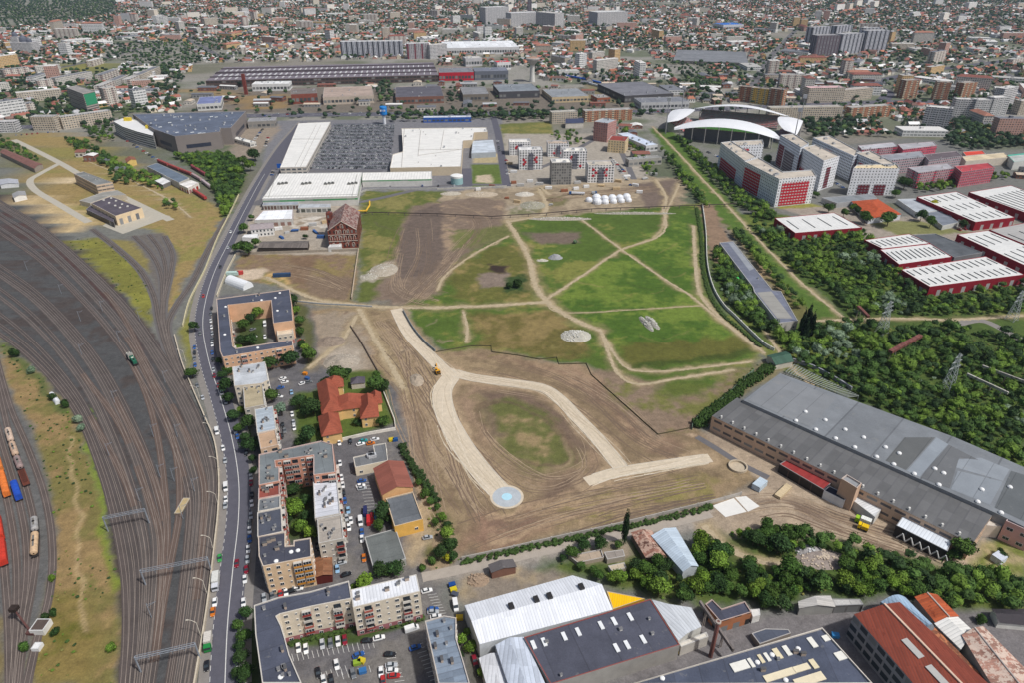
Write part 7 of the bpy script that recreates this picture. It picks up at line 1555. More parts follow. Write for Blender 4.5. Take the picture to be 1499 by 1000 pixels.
heap(1204,820,22,11,2.2,S(150,138,130),'sprawling heap of scrap, crates and pale sheets among the trees',140,'the scrap heap',S(196,180,160))
heap(1185,808,12,8,2.4,S(160,156,154),'white and grey scrap pile at the end of the woodland track',60,None,S(206,206,206))
heap(700,850,9,7,1.8,S(150,130,110),'junk pile with brown boards in the scrap yard',50)
heap(735,836,9,5,2.0,S(90,66,60),'dark rusty scrap pile in front of the scrap yard shed',60,None,S(120,84,74))
heap(1308,757,10,9,2.6,S(136,104,84),'brown wooden debris piled against the warehouse wall',80,None,S(150,116,94))
heap(780,300,26,24,2.4,S(150,146,128),'weedy grey rubble mound, left of the pale access road',110,None,S(196,192,184))
heap(768,284,20,14,2.2,S(190,184,172),'whitish rubble mound at the foot of the excavated blocks',60,None,S(214,210,202))
heap(812,292,18,12,2.0,S(120,104,84),'brown weedy mound between the pale access road and the tanker',30)
heap(705,284,34,18,2.0,S(176,162,142),'broad pale debris bank above the ploughed earth',90,None,S(206,196,180))
heap(660,283,22,12,1.8,S(176,168,152),'whitish debris bank behind the supermarket grass',60,None,S(206,200,188))
heap(820,320,60,9,1.6,S(160,152,140),'long whitish rubble strip just in front of the pipeline',150,None,S(206,202,194))
heap(930,312,80,6,1.4,S(150,146,132),'long pale concrete debris strip under the pipeline on the meadow',120,None,S(200,196,186))
def ruts(name,cols,jobs,seed,z=.012):
 rq=random.Random(seed);m=MB();ms=[gmat(name,c,.25,.8) for c in cols]
 for pts,n,sp in jobs:
  ln=smooth([P(*p) for p in pts],2.5)
  for k in range(n):
   i0=rq.randrange(0,max(1,len(ln)-14));i1=min(len(ln),i0+rq.randrange(12,60));o=rq.uniform(-sp,sp);ph=rq.random()*6;am=rq.uniform(1.0,4.5);z+=.0002;mt=rq.choice(ms);sub_=[Vector((p.x+am*math.sin(q*.11+ph),p.y+am*math.cos(q*.09+ph))) for q,p in enumerate(ln[i0:i1])]
   if len(sub_)<4:continue
   for d in((-.9,.9) if rq.random()<.6 else(0,)):ribbon(m,sub_,rq.uniform(.25,.6),z,mt,.7,k,o+d)
 structure(m.build(name))
ruts('wheel_ruts',(S(116,98,82),S(110,94,80),S(158,138,114),S(150,130,108),S(124,105,88)),(([(535,470),(570,520),(610,590),(650,680),(690,770)],26,15),([(560,460),(600,510),(640,600),(680,680),(720,760)],14,9),([(690,800),(780,770),(880,745),(1030,715)],26,14),([(700,530),(800,552),(870,590),(940,650),(1000,680)],18,11),([(680,590),(720,660),(790,710),(860,690),(850,640),(800,590),(730,570)],9,7),([(610,320),(600,370),(590,420),(640,440)],22,16),([(660,300),(700,330),(640,400),(600,440)],30,10),([(760,290),(850,285),(960,275)],30,10),([(1060,745),(1150,735),(1230,765),(1330,800)],22,11),([(400,390),(460,400),(510,420)],20,8)),3)
rq=random.Random(8)
for x,y in((752,268),(762,272),(776,266),(790,270),(803,276),(826,280),(843,277),(858,274),(902,277),(930,272),(944,262),(957,256),(936,282),(742,290),(757,296),(806,300),(700,278),(720,272),(905,266),(918,258),(880,272),(845,268),(746,240),(752,252),(912,196),(922,214),(934,232),(408,336),(420,341),(432,338),(446,336),(462,340),(470,348),(458,330),(412,348),(386,340),(476,326)):
 X0,Y0,_=P(x,y);k=rq.random();cn,cl=rq.choice([('white',S(226,226,224)),('pale grey',S(180,180,178)),('blue',S(60,96,150)),('rusty',S(150,96,70)),('tan',S(196,172,134))])
 if k<.55:
  q=boxc('site_cabin','','cabin',(x,y),rq.uniform(5,8),2.6,2.6,rq.uniform(-.5,.5),cl);CARS.append(dict(o=q,look=f'{cn} site cabin',x=X0,y=Y0,cat='cabin',group='cabins and stacks of the building site'))
 else:
  q=thing('material_stack','','stack',(X0,Y0,0));m=MB();L,D=rq.uniform(4,9),rq.uniform(2,4)
  for j in range(4):m.box((rq.uniform(-.4,.4),rq.uniform(-.3,.3),.25+j*.42),(L*rq.uniform(.7,1),D*rq.uniform(.7,1),.38),plain(cl,.8,.2),rq.uniform(-.1,.1))
  m.build('boards',q);q.rotation_euler=(0,0,rq.uniform(-1,1));CARS.append(dict(o=q,look=f'{cn} stack of boards',x=X0,y=Y0,cat='stack',group='cabins and stacks of the building site'))
ruts('haul_road_ruts',(S(194,180,156),S(186,170,146),S(212,200,180),S(198,184,160)),(([(580,452),(598,487),(622,514),(648,540),(662,553)],6,2.6),([(664,548),(648,572),(652,605),(672,645),(700,685),(728,716)],12,3.8),([(655,543),(690,553),(740,560),(792,568),(818,584),(845,612),(872,640),(898,672),(910,688)],12,2.4),([(862,705),(900,693),(960,683),(1036,671)],8,2.0)),9,.075)
for t in((358,898,22),(358,930,22),(352,962,24,'round','dark green'),(358,985,26,'round','dark green'),(347,985,18,'round','dark green'),(362,450,20,'round','mid green'),(376,455,20,'round','bright green'),(384,446,16),(356,474,19),(352,497,17),(366,495,18),(349,510,14),(366,464,16),(370,440,15),(427,437,19,'round','dark green'),(433,452,15),(437,468,15),(439,484,14),(442,503,13),(450,519,24,'round','mid green'),(446,508,14),(395,530,24,'round','dark green'),(425,524,26,'round','dark green'),(334,541,15),(330,563,23),(396,578,22),(411,599,20,'round','grey green'),(362,617,24,'round','dark green'),(366,650,24,'round','dark green'),(353,600,12),(437,588,24,'wide','dark green'),(457,594,27,'wide','dark green'),(446,602,20),(452,637,30),(438,648,16),(495,547,27,'round','mid green'),(476,558,15,'round','dark green'),(548,562,28,'wide','mid green'),(562,563,18),(552,550,16),(560,616,17),(523,618,12),(468,628,10),(508,545,14),(428,716,22,'round','dark green'),(431,742,28,'wide','bright green'),(446,733,20,'round','dark green'),(423,735,16),(438,772,24,'round','bright green'),(455,778,24,'round','bright green'),(447,757,20,'round','dark green'),(421,762,14),(562,748,28,'round','dark green'),(556,768,18),(571,760,16),(556,833,22,'round','dark green'),(577,831,25,'round','dark green'),(532,853,32,'wide','bright green'),(565,838,14),(519,860,14,'round','bright green'),(552,905,14,'round','mid green'),(676,938,20,'round','bright green'),(690,946,20,'round','bright green'),(683,925,14),(706,985,16),(672,958,14),(283,476,17,'round','dark green'),(280,545,18,'round','mid green'),(356,332,15,'round','mid green'),(350,360,19),(362,361,20),(373,354,16),(447,345,8),(367,317,10),(640,742,12),(648,756,14),(652,780,22,'round','bright green'),(658,800,26,'round','dark green'),(646,806,22),(664,816,20,'round','dark green'),(638,764,13),(655,768,12),(622,722,16),(630,733,14),(613,706,12),(655,818,14,'round','yellow green'),(632,820,14,'bush','mid green'),(618,830,12,'bush','mid green'),(917,771,13,'column','blackish green',17),(855,796,19,'round','dark green'),(879,794,21,'round','dark green'),(905,798,14),(838,808,20),(1412,803,34,'wide','mid green',11),(1398,812,20,'round','mid green'),(1362,413,14,'round','yellow green'),(1177,468,14,'cone','blackish green',19),(1185,462,15,'cone','blackish green',21),(1191,470,13,'cone','blackish green',18),(1182,475,14,'cone','blackish green',16),(372,224,20,'round','dark green'),(365,240,15),(354,233,14),(347,248,16),(1125,232,14,'round','dark green'),(1326,265,20,'round','dark green'),(1312,281,14),(1195,283,10),(1302,318,28,'wide','mid green'),(1268,316,18),(1256,306,12),(1350,313,17,'round','dark green'),(1364,322,16),(1412,327,15),(1368,298,14,'round','yellow green'),(1214,302,14),(1236,310,13),(1250,302,12,'round','bright green'),(162,946,15,'bush','bright green'),(34,946,15,'bush','mid green'),(78,896,12,'bush','dark green'),(66,902,13,'bush','dark green'),(80,925,15,'bush','dark green'),(75,845,10,'bush','bright green'),(76,580,12,'bush','dark green'),(112,612,14,'bush','grey green'),(118,625,12,'bush','grey green'),(95,590,13,'bush','dark green'),(45,540,12,'bush','grey green'),(20,515,14,'bush','dark green'),(1468,812,14,'bush'),(1432,835,14,'bush'),(1390,855,18),(1303,900,12,'bush'),(1438,905,15,'bush','mid green'),(842,352,6,'bush'),(757,412,14,'bush','dark green'),(745,416,10,'bush','dark green'),(1465,808,10),(334,583,18,'round','dark green'),(341,607,18,'round','dark green'),(348,628,17,'round','mid green'),(357,640,17,'round','dark green'),(326,548,15,'round','dark green'),(322,528,12,'round','dark green'),(368,672,14,'round','dark green'),(371,688,12,'round','dark green'),(348,915,18,'round','mid green'),(350,948,18,'round','dark green')):
 tp(*t)
def poisson(poly,d,seed,jit=.9):
 r=np.random.RandomState(abs(seed));p=np.array([P(*q)[:2] for q in poly]);x0,y0=p.min(0);x1,y1=p.max(0)
 xs,ys=np.meshgrid(np.arange(x0,x1,d),np.arange(y0,y1,d*.87));xs=xs+(np.arange(xs.shape[0])%2*d/2)[:,None]
 pt=np.c_[xs.ravel(),ys.ravel()]+r.uniform(-d*jit/2,d*jit/2,(xs.size,2));return pt[inpoly(pt[:,0],pt[:,1],p.tolist())]
def clear(pt,m=2.0):
 keep=np.ones(len(pt),bool)
 for f in FOOT:
  a=np.array(f);lo,hi=a.min(0)-m-2,a.max(0)+m+2
  i=np.where((pt[:,0]>lo[0])&(pt[:,0]<hi[0])&(pt[:,1]>lo[1])&(pt[:,1]<hi[1]))[0]
  if len(i):
   o=offset(ccw([tuple(q) for q in f]),-m);keep[i[inpoly(pt[i,0],pt[i,1],o)]]=False
 return keep
def gap(pt,px_pts,w):
 return segdist(pt[:,0],pt[:,1],[P(*q) for q in px_pts],False)>w
WOODS=[('C',[(1062,782),(1130,772),(1200,792),(1262,802),(1310,818),(1420,842),(1510,850),(1510,905),(1380,893),(1300,870),(1262,872),(1170,872),(1162,894),(1115,896),(1095,880),(1045,878),(1000,884),(1000,850),(1010,795),(1030,790),(1060,812),(1140,836),(1170,832)],3.9,1),('D',[(806,824),(828,808),(838,826),(880,842),(925,838),(935,818),(978,822),(1000,838),(1000,885),(950,874),(895,860),(845,838)],4.3,2),('B',[(1125,480),(1250,474),(1400,482),(1440,490),(1510,500),(1510,706),(1400,655),(1262,588),(1215,560),(1160,530),(1140,505),(1062,440),(1046,405),(1060,398),(1100,440),(1140,478)],4.1,3),('A',[(1080,322),(1126,338),(1165,348),(1262,342),(1300,380),(1345,412),(1400,428),(1510,412),(1510,458),(1400,462),(1250,462),(1225,445),(1135,372)],4.4,4),('L',[(1042,365),(1056,362),(1100,428),(1138,478),(1128,500),(1085,465),(1050,405)],4.6,5),('M',[(1062,336),(1084,342),(1120,382),(1160,428),(1176,452),(1166,456),(1098,374)],4.8,6),('E',[(256,230),(300,225),(340,228),(360,256),(350,284),(338,310),(328,322),(318,292),(306,264),(285,246)],5.0,7),('S',[(965,215),(985,235),(1040,300),(1030,305),(990,260)],5.2,8),('T',[(985,197),(1006,212),(1062,262),(1095,290),(1140,318),(1118,326),(1076,300),(1030,250)],5,9),('H',[(96,204),(130,212),(165,232),(205,254),(242,262),(238,280),(205,270),(160,248),(104,216)],6,10),('I',[(0,202),(18,208),(60,236),(52,242),(0,218)],8,11),('J',[(122,188),(165,182),(170,205),(140,212)],9,12),('K',[(905,178),(925,200),(962,255),(950,262),(918,222)],8,13),('N',[(1340,276),(1400,266),(1474,256),(1478,262),(1400,276),(1346,284)],6,14),('O',[(800,196),(842,194),(856,214),(818,212)],9,15),('Q',[(160,252),(182,258),(190,272),(168,268)],6,16),('U',[(245,290),(262,305),(256,312),(240,300)],6,17)]
cand=[]
for nm,poly,d,sd_ in WOODS:
 p=poisson(poly,d,sd_);k=clear(p,1.5)
 for g_,w in(([(1030,770),(1055,795),(1090,815),(1140,828),(1180,822),(1215,820)],5),([(1120,485),(1160,540),(1230,600),(1300,640)],2.4),([(1195,470),(1300,466),(1400,468),(1499,462)],4.5),([(955,185),(985,215),(1050,285),(1110,350),(1180,420),(1240,468)],4),([(1180,815),(1215,832),(1216,870)],3.5),([(1085,840),(1086,868)],2),([(972,850),(986,875)],3),([(264,300),(245,280)],4)):k&=gap(p,g_,w)
 cl=fbm(p[:,0]/25+sd_,p[:,1]/25,3);k&=cl>(.31 if nm in 'AB' else.13)
 p=p[k];cl=cl[k]
 for(x,y),c in zip(p,cl):cand.append((x,y,nm,c))
cand.sort(key=lambda t:math.hypot(t[0],t[1]))
left=298-len(TREES);rr=np.random.RandomState(77);wood_m={}
for i,(x,y,nm,c) in enumerate(cand):
 h=rr.uniform(3.6,8.2) if nm in 'CD' else rr.uniform(4,8.5);rad=h*rr.uniform(.36,.5)
 if rr.rand()<.4 and nm in 'AB':h*=rr.uniform(.35,.6);rad=h*.62
 elif rr.rand()<.15:h*=1.35;rad*=1.3
 tone='bright green' if(c>.56 and rr.rand()<.6) or rr.rand()<.12 else('mid green' if rr.rand()<.6 else 'dark green')
 if nm in 'AB' and vnoise(np.array([x/30+7]),np.array([y/30]))[0]>.78 and rr.rand()<.7:tone='grey green'
 if i<left:tree(x,y,rad,h,R.choice(['round','wide']),tone,big=True)
 else:
  b=np.array(TONES[tone])*rr.uniform(.85,1.3);wood_m.setdefault('M' if nm in 'BALMST' else 'W',[]).append((x,y,rad,h,b))
for k,nm,lab in(('M','scrub_woodland','dense green scrub woodland beside the disused track and the huge warehouse'),('W','tree_belt','dark tree belts beside the mall, the depot and the estate')):
 L_=wood_m.get(k,[])
 if L_:
  a=np.array([q[:4] for q in L_]);o=merged_trees(nm,a[:,:2],a[:,2],a[:,3],np.array([q[4] for q in L_]),('round','wide','bush'),2,150,5);tag(o,lab,'woodland',kind='stuff')
sp=[]
for poly,d,sd_ in((WOODS[2][1],3.4,41),(WOODS[3][1],3.8,42),(WOODS[0][1],3.2,43),(WOODS[1][1],3.2,44),([(95,350),(150,348),(200,390),(225,440),(222,478),(190,440),(130,385)],7,45),([(588,650),(620,700),(655,760),(680,820),(630,838),(625,760)],3.6,46),([(1100,535),(1160,512),(1245,575),(1230,580),(1140,545),(1060,595)],4,47),([(0,500),(60,550),(108,612),(140,692),(158,762),(176,850),(172,1005),(45,1005),(80,850),(84,780),(70,700),(40,620)],4.5,51)):
 p=poisson(poly,d,sd_);k=clear(p,1)&(fbm(p[:,0]/16+sd_,p[:,1]/16,3)>.47);sp+=[(x,y,d) for x,y in p[k]]
sp=np.array(sp);n=len(sp);rs=np.random.RandomState(9);base_c=np.array([TONES['mid green'],TONES['dark green'],TONES['bright green'],S(124,120,66)])[rs.randint(0,4,n)]
rad=rs.uniform(.5,1.3,n);o=merged_trees('weeds',sp[:,:2],rad,rad*rs.uniform(.6,1.1,n),base_c,('bush',),1,16,8);tag(o,'low green weeds and brambles scattered over the rough ground','weeds',kind='stuff')
V,Hh=(1,12),(12,-1)
for a in((437,950,1,12,'white'),(448,952,1,12,'white'),(472,945,1,12,'silver'),(484,944,1,12,'grey'),(495,941,1,12,'white'),(505,939,1,12,'maroon'),(538,940,12,-1,'black'),(555,936,12,-3,'white'),(603,923,12,-4,'white','van'),(525,961,12,-5,'blue'),(493,975,2,12,'white'),(466,987,2,12,'black'),(517,988,3,12,'grey'),(474,998,2,12,'white'),(485,997,2,12,'black'),(571,960,12,0,'black'),(573,976,12,-1,'silver'),(574,984,12,-1,'white'),(577,991.5,12,-1,'red'),(558,986,0,12,'white'),(561,999,1,12,'red'),(608,950,12,-4,'blue'),(634,898,12,-1,'silver'),(638,905,12,-2,'white'),(625,867,12,-3,'white'),(667,889,2,12,'white','van'),(695,969,3,12,'maroon'),(700,984,3,12,'black'),(634,894,12,-1,'blue'),(387,877,1,12,'silver'),(399,874,1,12,'grey'),(411,871,1,12,'red'),(419,869,1,12,'white'),(427,867,12,-4,'black'),(436,864,12,-2,'white'),(494,816,12,-3,'black'),(497,821,12,-3,'silver'),(500,826,12,-3,'silver'),(494,835,1,12,'light blue'),(507,843,12,-4,'black'),(533,819,1,12,'orange'),(530,781,1,12,'blue'),(530,791,1,12,'white'),(511,774,1,12,'white'),(508,760,1,12,'silver'),(514,764,1,12,'white'),(510,749,1,12,'light blue'),(528,766,1,12,'white','van'),(505,735,1,12,'blue'),(503,724,1,12,'black'),(502,712,1,12,'white'),(500,701,1,12,'white'),(498,680,1,12,'white'),(497,650,1,12,'white'),(513,648,1,12,'black'),(528,652,12,-3,'white'),(532,647,12,-3,'teal'),(543,651,12,-2,'orange'),(549,645,12,-2,'white'),(530,706,12,-2,'blue'),(530,717,12,-2,'silver'),(528,713,12,-2,'white'),(465,802,1,12,'black'),(414,556,12,-4,'white'),(417,561,12,-2,'white'),(411,569,12,-2,'blue'),(443,563,12,-4,'white'),(452,561,12,-3,'grey'),(427,576,2,12,'light blue'),(409,582,12,1,'white'),(428,608,1,12,'white'),(430,620,1,12,'silver'),(431,628,1,12,'white'),(414,624,1,12,'black'),(417,632,2,12,'grey'),(413,640,1,12,'black'),(441,500,12,-1,'red'),(626,789,12,-2,'silver'),(388,494,1,12,'white'),(388,476,0,12,'white','van'),(370,483,12,-4,'grey'),(372,494,12,-3,'white'),(384,512,12,-4,'silver')):
 cp(*a[:5],*(a[5:] if len(a)>5 else()))
for a in((347,827,-1,12,'maroon'),(293,489,0,12,'grey'),(298,434,-3,12,'red'),(322.5,391,-6,12,'black'),(334,363,-6,12,'silver'),(338,340,-6,12,'white')):cp(*a,kind='car',where='cars driving along the street',moving=True)
for a in((322,819,0,12,'green'),(315,884,-1,12,'white'),(312,898,-1,12,'orange'),(330,742,0,12,'silver'),(331,733,0,12,'white'),(331,716,0,12,'white','van'),(330,676,0,12,'silver'),(318,634,2,12,'white','van'),(327,658,2,12,'white'),(303,977,-1,12,'black'),(301,614,4,12,'grey'),(297,584,3,12,'silver'),(289,566,2,12,'grey'),(286,536,1,12,'blue'),(285,526,0,12,'grey'),(285,518,0,12,'black'),(285,510,0,12,'blue')):cp(*a[:5],kind=a[5] if len(a)>5 else 'car',where='cars parked on the railway side of the street')
cols=['black','white','silver','grey','white','blue','black','silver','maroon']
for i,(x,y) in enumerate(((310,452),(309,471),(311,489),(311,498),(311,506),(311,518),(312,528),(313,543),(314,552),(320,566),(325,577),(331,590),(337,613),(345,633),(348,641),(361,665),(368,700),(368,709),(369,727),(369,739),(368,757),(366,768),(366,778),(366,791),(364,806),(363,821),(361,836),(359,850),(357,884),(348,975),(309,460),(310,480))):
 cp(x,y,(2 if y>560 and y<660 else 0),12,{24:'white',23:'blue',22:'white',27:'white',28:'white',29:'white',9:'maroon'}.get(i,cols[i%9]),where='cars parked on the apartment side of the street')
bay=MB()
for p0,p1,n,L in(((545,938),(427,958),16,(3,11)),((566,965),(582,1010),8,(14,-2)),((606,946),(632,1003),10,(13,-4)),((626,872),(640,900),7,(13,-2)),((527,708),(536,748),9,(14,-1)),((470,985),(505,975),5,(4,12)),((540,975),(500,985),5,(3,10))):
 for i in range(n+1):
  x,y=p0[0]+(p1[0]-p0[0])*i/n,p0[1]+(p1[1]-p0[1])*i/n;a,b=Vector(P(x,y)[:2]),Vector(P(x+L[0],y+L[1])[:2]);h=Vector((-(b-a).y,(b-a).x)).normalized()*.07
  bay.ngon([(*(a-h),.03),(*(b-h),.03),(*(b+h),.03),(*(a+h),.03)],WHITE)
structure(bay.build('parking_markings'))
LOT=[P(*q)[:2] for q in((488,181),(577,180),(570,246),(450,247))]
sheet('car_park',[(488,180),(578,179),(571,248),(449,249)],.03,gmat('car_park_asphalt',S(104,104,110),.1))
x0,y0=min(q[0] for q in LOT),min(q[1] for q in LOT);x1,y1=max(q[0] for q in LOT),max(q[1] for q in LOT);lot=[];mk=MB();rl_=random.Random(4)
yy=y0+3;row=0
while yy<y1:
 xx=x0
 while xx<x1:
  if inpoly(np.array([xx]),np.array([yy]),LOT)[0]:
   mk.ngon([(xx-.1,yy-2.4,.045),(xx+.1,yy-2.4,.045),(xx+.1,yy+2.4,.045),(xx-.1,yy+2.4,.045)],WHITE)
   if rl_.random()<.8:lot.append((xx+1.25,yy))
  xx+=2.5
 yy+=5.4 if row%2==0 else 12.5;row+=1
structure(mk.build('parking_markings'))
extra=[]
for p0,p1,n in(((900,240),(924,272),13),((893,230),(915,252),9),((741,232),(744,262),6),((728,205),(732,222),6),((1035,222),(1058,232),8),((1215,262),(1235,275),8),((372,205),(385,188),7),((393,200),(388,215),5),((400,250),(396,262),3),((185,205),(240,240),12),((1480,395),(1420,408),7),((1330,410),(1352,428),4),((1400,337),(1440,332),5),((20,198),(90,192),9),((560,272),(700,272),6)):
 for i in range(n):
  if rl_.random()<.8:t=(i+.5)/n;q=P(p0[0]+(p1[0]-p0[0])*t,p0[1]+(p1[1]-p0[1])*t);extra.append((q[0],q[1],math.atan2(P(*p1)[1]-P(*p0)[1],P(*p1)[0]-P(*p0)[0])+math.pi/2))
for x,y,a in extra:car(x,y,a,rl_.choice(['white','silver','grey','black','blue','red','white']),'car','cars parked around the estate and malls',False)
for i in range(46):
 p=bln[rl_.randrange(8,len(bln)-8)];q=bln[bln.index(p)+1];d=(q-p).normalized();s=rl_.choice([-9.5,-4,4,9.5]);car(p.x-d.y*s,p.y+d.x*s,math.atan2(d.y,d.x),rl_.choice(['white','silver','grey','black','blue','red','white']),'car','cars on the boulevard',False,True)
ncar=sum(1 for c in CARS if c['cat'] in('car','van'));lot.sort(key=lambda q:q[1]);ind=max(0,296-ncar)
for(x,y) in lot[:ind]:car(x,y,math.pi/2,rl_.choice(['silver','grey','silver','grey','white','black']),'car','cars in the big mall car park',False)
cm=bpy.data.meshes.new('p');
def simple_cars(pts,seed):
 r=np.random.RandomState(seed);n=len(pts);pts=np.array(pts)
 v=np.array([(-.9,-2.1,.3),(.9,-2.1,.3),(.9,2.1,.3),(-.9,2.1,.3),(-.88,-2.1,.9),(.88,-2.1,.9),(.88,2.1,.8),(-.88,2.1,.8),(-.7,-1.5,1.45),(.7,-1.5,1.45),(.7,.5,1.45),(-.7,.5,1.45),(-.82,-1.9,.92),(.82,-1.9,.92),(.82,1.2,.9),(-.82,1.2,.9)])
 f=np.array([(0,1,5,4),(1,2,6,5),(2,3,7,6),(3,0,4,7),(4,5,6,7),(12,13,9,8),(13,14,10,9),(14,15,11,10),(15,12,8,11),(8,9,10,11)])
 pc=np.array([PAINT[c] for c in('silver','silver','grey','silver','grey','silver','silver','white')])[r.randint(0,8,n)]*r.uniform(.6,1.0,(n,1))
 V=(v[None]+np.c_[pts,np.full(n,.1)][:,None,:]).reshape(-1,3);Fa=(f[None]+(np.arange(n)*16)[:,None,None]).reshape(-1,4)
 col=np.repeat(pc[:,None,:],10,1);col[:,5:9]=(.03,.035,.04);o=bpy.data.objects.new('car_rows',fastmesh('car_rows',V,Fa,attrmat('car_paint',.35,.05),col=col.reshape(-1,3)));C.objects.link(o);return o
if len(lot)>ind:tag(simple_cars(lot[ind:],6),'packed rows of further parked cars in the big mall car park','cars',kind='stuff')
rs=np.random.RandomState(21)
SEED_N=330
sx=rs.uniform(-3200,3200,SEED_N*3);sy=rs.uniform(820,5200,SEED_N*3);ok=np.abs(sx)<sy*.86+160;sx,sy=sx[ok][:SEED_N],sy[ok][:SEED_N]
ori=rs.choice([.05,.35,-.3,.6,1.0,-.05],SEED_N)+rs.uniform(-.12,.12,SEED_N)
def lattice(du,dv,half=230):
 u,v=np.meshgrid(np.arange(-half,half,du),np.arange(-half,half,dv));u,v=u.ravel(),v.ravel();out=[]
 for i in range(SEED_N):
  c,s=math.cos(ori[i]),math.sin(ori[i]);uu=u+rs.uniform(-du*.25,du*.25,u.shape);vv=v+np.where((np.round(v/dv)%2)>0,-dv*.2,dv*.2)+rs.uniform(-2,2,u.shape)
  keep=(np.floor(u/92)==np.floor((u+du*1.05)/92));x=sx[i]+uu*c-vv*s;y=sy[i]+uu*s+vv*c;out.append(np.c_[x,y,np.full(x.shape,ori[i]),np.full(x.shape,i)][keep])
 p=np.concatenate(out);res=[]
 for k in range(0,len(p),20000):
  q=p[k:k+20000];d=(q[:,:1]-sx[None])**2+(q[:,1:2]-sy[None])**2;res.append(q[np.argmin(d,1)==q[:,3].astype(int)])
 return np.concatenate(res)
def ppoly(X_,Y_,poly):px,py=proj(X_,Y_);return inpoly(px,py,poly)
NEARCUT=[(-900,205),(-100,192),(0,190),(160,180),(175,163),(262,168),(262,128),(285,92),(420,90),(640,84),(645,98),(765,98),(800,118),(880,126),(915,134),(1000,142),(1012,165),(960,172),(965,250),(985,270),(800,270),(990,190),(980,160),(1010,152),(1160,160),(1185,195),(1250,202),(1390,200),(1470,214),(1520,222),(1900,236),(2600,300),(2600,1400),(-1600,1400),(-1600,240)]
NOCITY=[[(65,92),(176,96),(170,106),(60,108)],[(-60,-40),(186,-40),(168,20),(60,37),(-60,44)],[(150,74),(200,64),(270,60),(296,92),(250,104),(190,92)],[(985,72),(1030,92),(1066,128),(1020,140),(975,112)],[(731,181),(806,177),(816,215),(740,222)],[(650,150),(960,150),(960,176),(650,178)],[(900,176),(975,176),(1000,262),(900,262)],[(736,192),(905,192),(930,275),(736,275)],[(975,150),(1180,150),(1180,205),(975,215)]]
def cityok(p,m=4):
 X_,Y_=p[:,0],p[:,1];px,py=proj(X_,Y_);k=~inpoly(px,py,NEARCUT)&(py<240)&(py>-30)&(px>-140)&(px<1640)
 for z in NOCITY:k&=~inpoly(px,py,z)
 k&=segdist(X_,Y_,[(q.x,q.y) for q in bln],False)>20
 k&=segdist(X_,Y_,[P(*q) for q in[(1290,148),(1300,135),(1278,122),(1320,110),(1380,100),(1499,85)]],False)>16
 for a in AVES:k&=segdist(X_,Y_,[P(*q) for q in a],False)>11
 return k
AVES=[[(0,112),(120,92),(250,60),(400,28),(520,0)],[(640,78),(700,50),(735,20),(760,0)],[(1030,75),(960,40),(900,10),(885,-5)],[(1100,128),(1130,80),(1180,30),(1220,0)],[(330,88),(280,60),(200,35),(120,20)],[(1499,120),(1400,70),(1330,30),(1290,0)],[(500,60),(620,52),(760,48),(900,60),(1000,66)]]
for a in AVES:road('avenue',[P(*q) for q in a],13,.08,ASPH2,px=False,st=30)
h=lattice(14,23);h=h[cityok(h)];h=h[clear(h[:,:2],7)]
px,py=proj(h[:,0],h[:,1])
BZ=[[(0,108),(245,98),(262,128),(262,168),(140,172),(0,186),(-140,190),(-140,112)],[(430,30),(700,24),(712,62),(500,62)],[(180,20),(470,6),(520,40),(300,88),(200,60)],[(1330,100),(1520,92),(1520,146),(1340,140)],[(1000,100),(1290,96),(1290,146),(1060,146)],[(1150,176),(1400,176),(1400,204),(1185,204)],[(640,-20),(960,-20),(960,30),(640,24)]]
isb=np.zeros(len(h),bool)
for z in BZ:isb|=inpoly(px,py,z)
open_=fbm(h[:,0]/130,h[:,1]/130,3)
keep=np.where(isb,rs.rand(len(h))<.5,rs.rand(len(h))<.66)&(open_>.3)&(np.hypot(h[:,0],h[:,1])<4300)
h=h[keep];isb=isb[keep]
bl=lattice(54,38);bl=bl[cityok(bl)];bl=bl[clear(bl[:,:2],22)];bp=proj(bl[:,0],bl[:,1]);bb=np.zeros(len(bl),bool)
for z in BZ:bb|=inpoly(bp[0],bp[1],z)
pr=np.where(bb,.5,.24);pr=np.where(bp[1]<14,pr*.5,pr);sel=rs.rand(len(bl))<pr;bl=bl[sel];bp=(bp[0][sel],bp[1][sel])
allo=np.argsort(np.hypot(bl[:,0],bl[:,1]));order,resto=allo[:235],allo[235:]
FS=[facade(S(206,202,194),3.4,2.9,.2,.8,.3,.78,(.07,.075,.085)),facade(S(196,186,170),3.4,2.9,.2,.8,.3,.78,(.07,.07,.08)),facade(S(214,206,196),4,3.2,.25,.75,.3,.75,(.1,.1,.1),bcol=S(190,170,160),bn=3),facade(S(210,178,130),3.4,3,.25,.75,.3,.75,(.1,.09,.08)),facade(S(200,160,146),3.4,3,.25,.75,.3,.75,(.1,.09,.08)),facade(S(222,222,220),5,4,.1,.9,.35,.7,(.12,.13,.14))]
FN=['white','beige','cream','ochre','pinkish','pale grey'];RC=[(S(176,174,170),'grey'),(S(214,212,208),'white'),(S(136,86,76),'red-brown'),(S(120,122,128),'dark grey'),(S(166,116,98),'terracotta')]
AUTO=[];FARB=[]
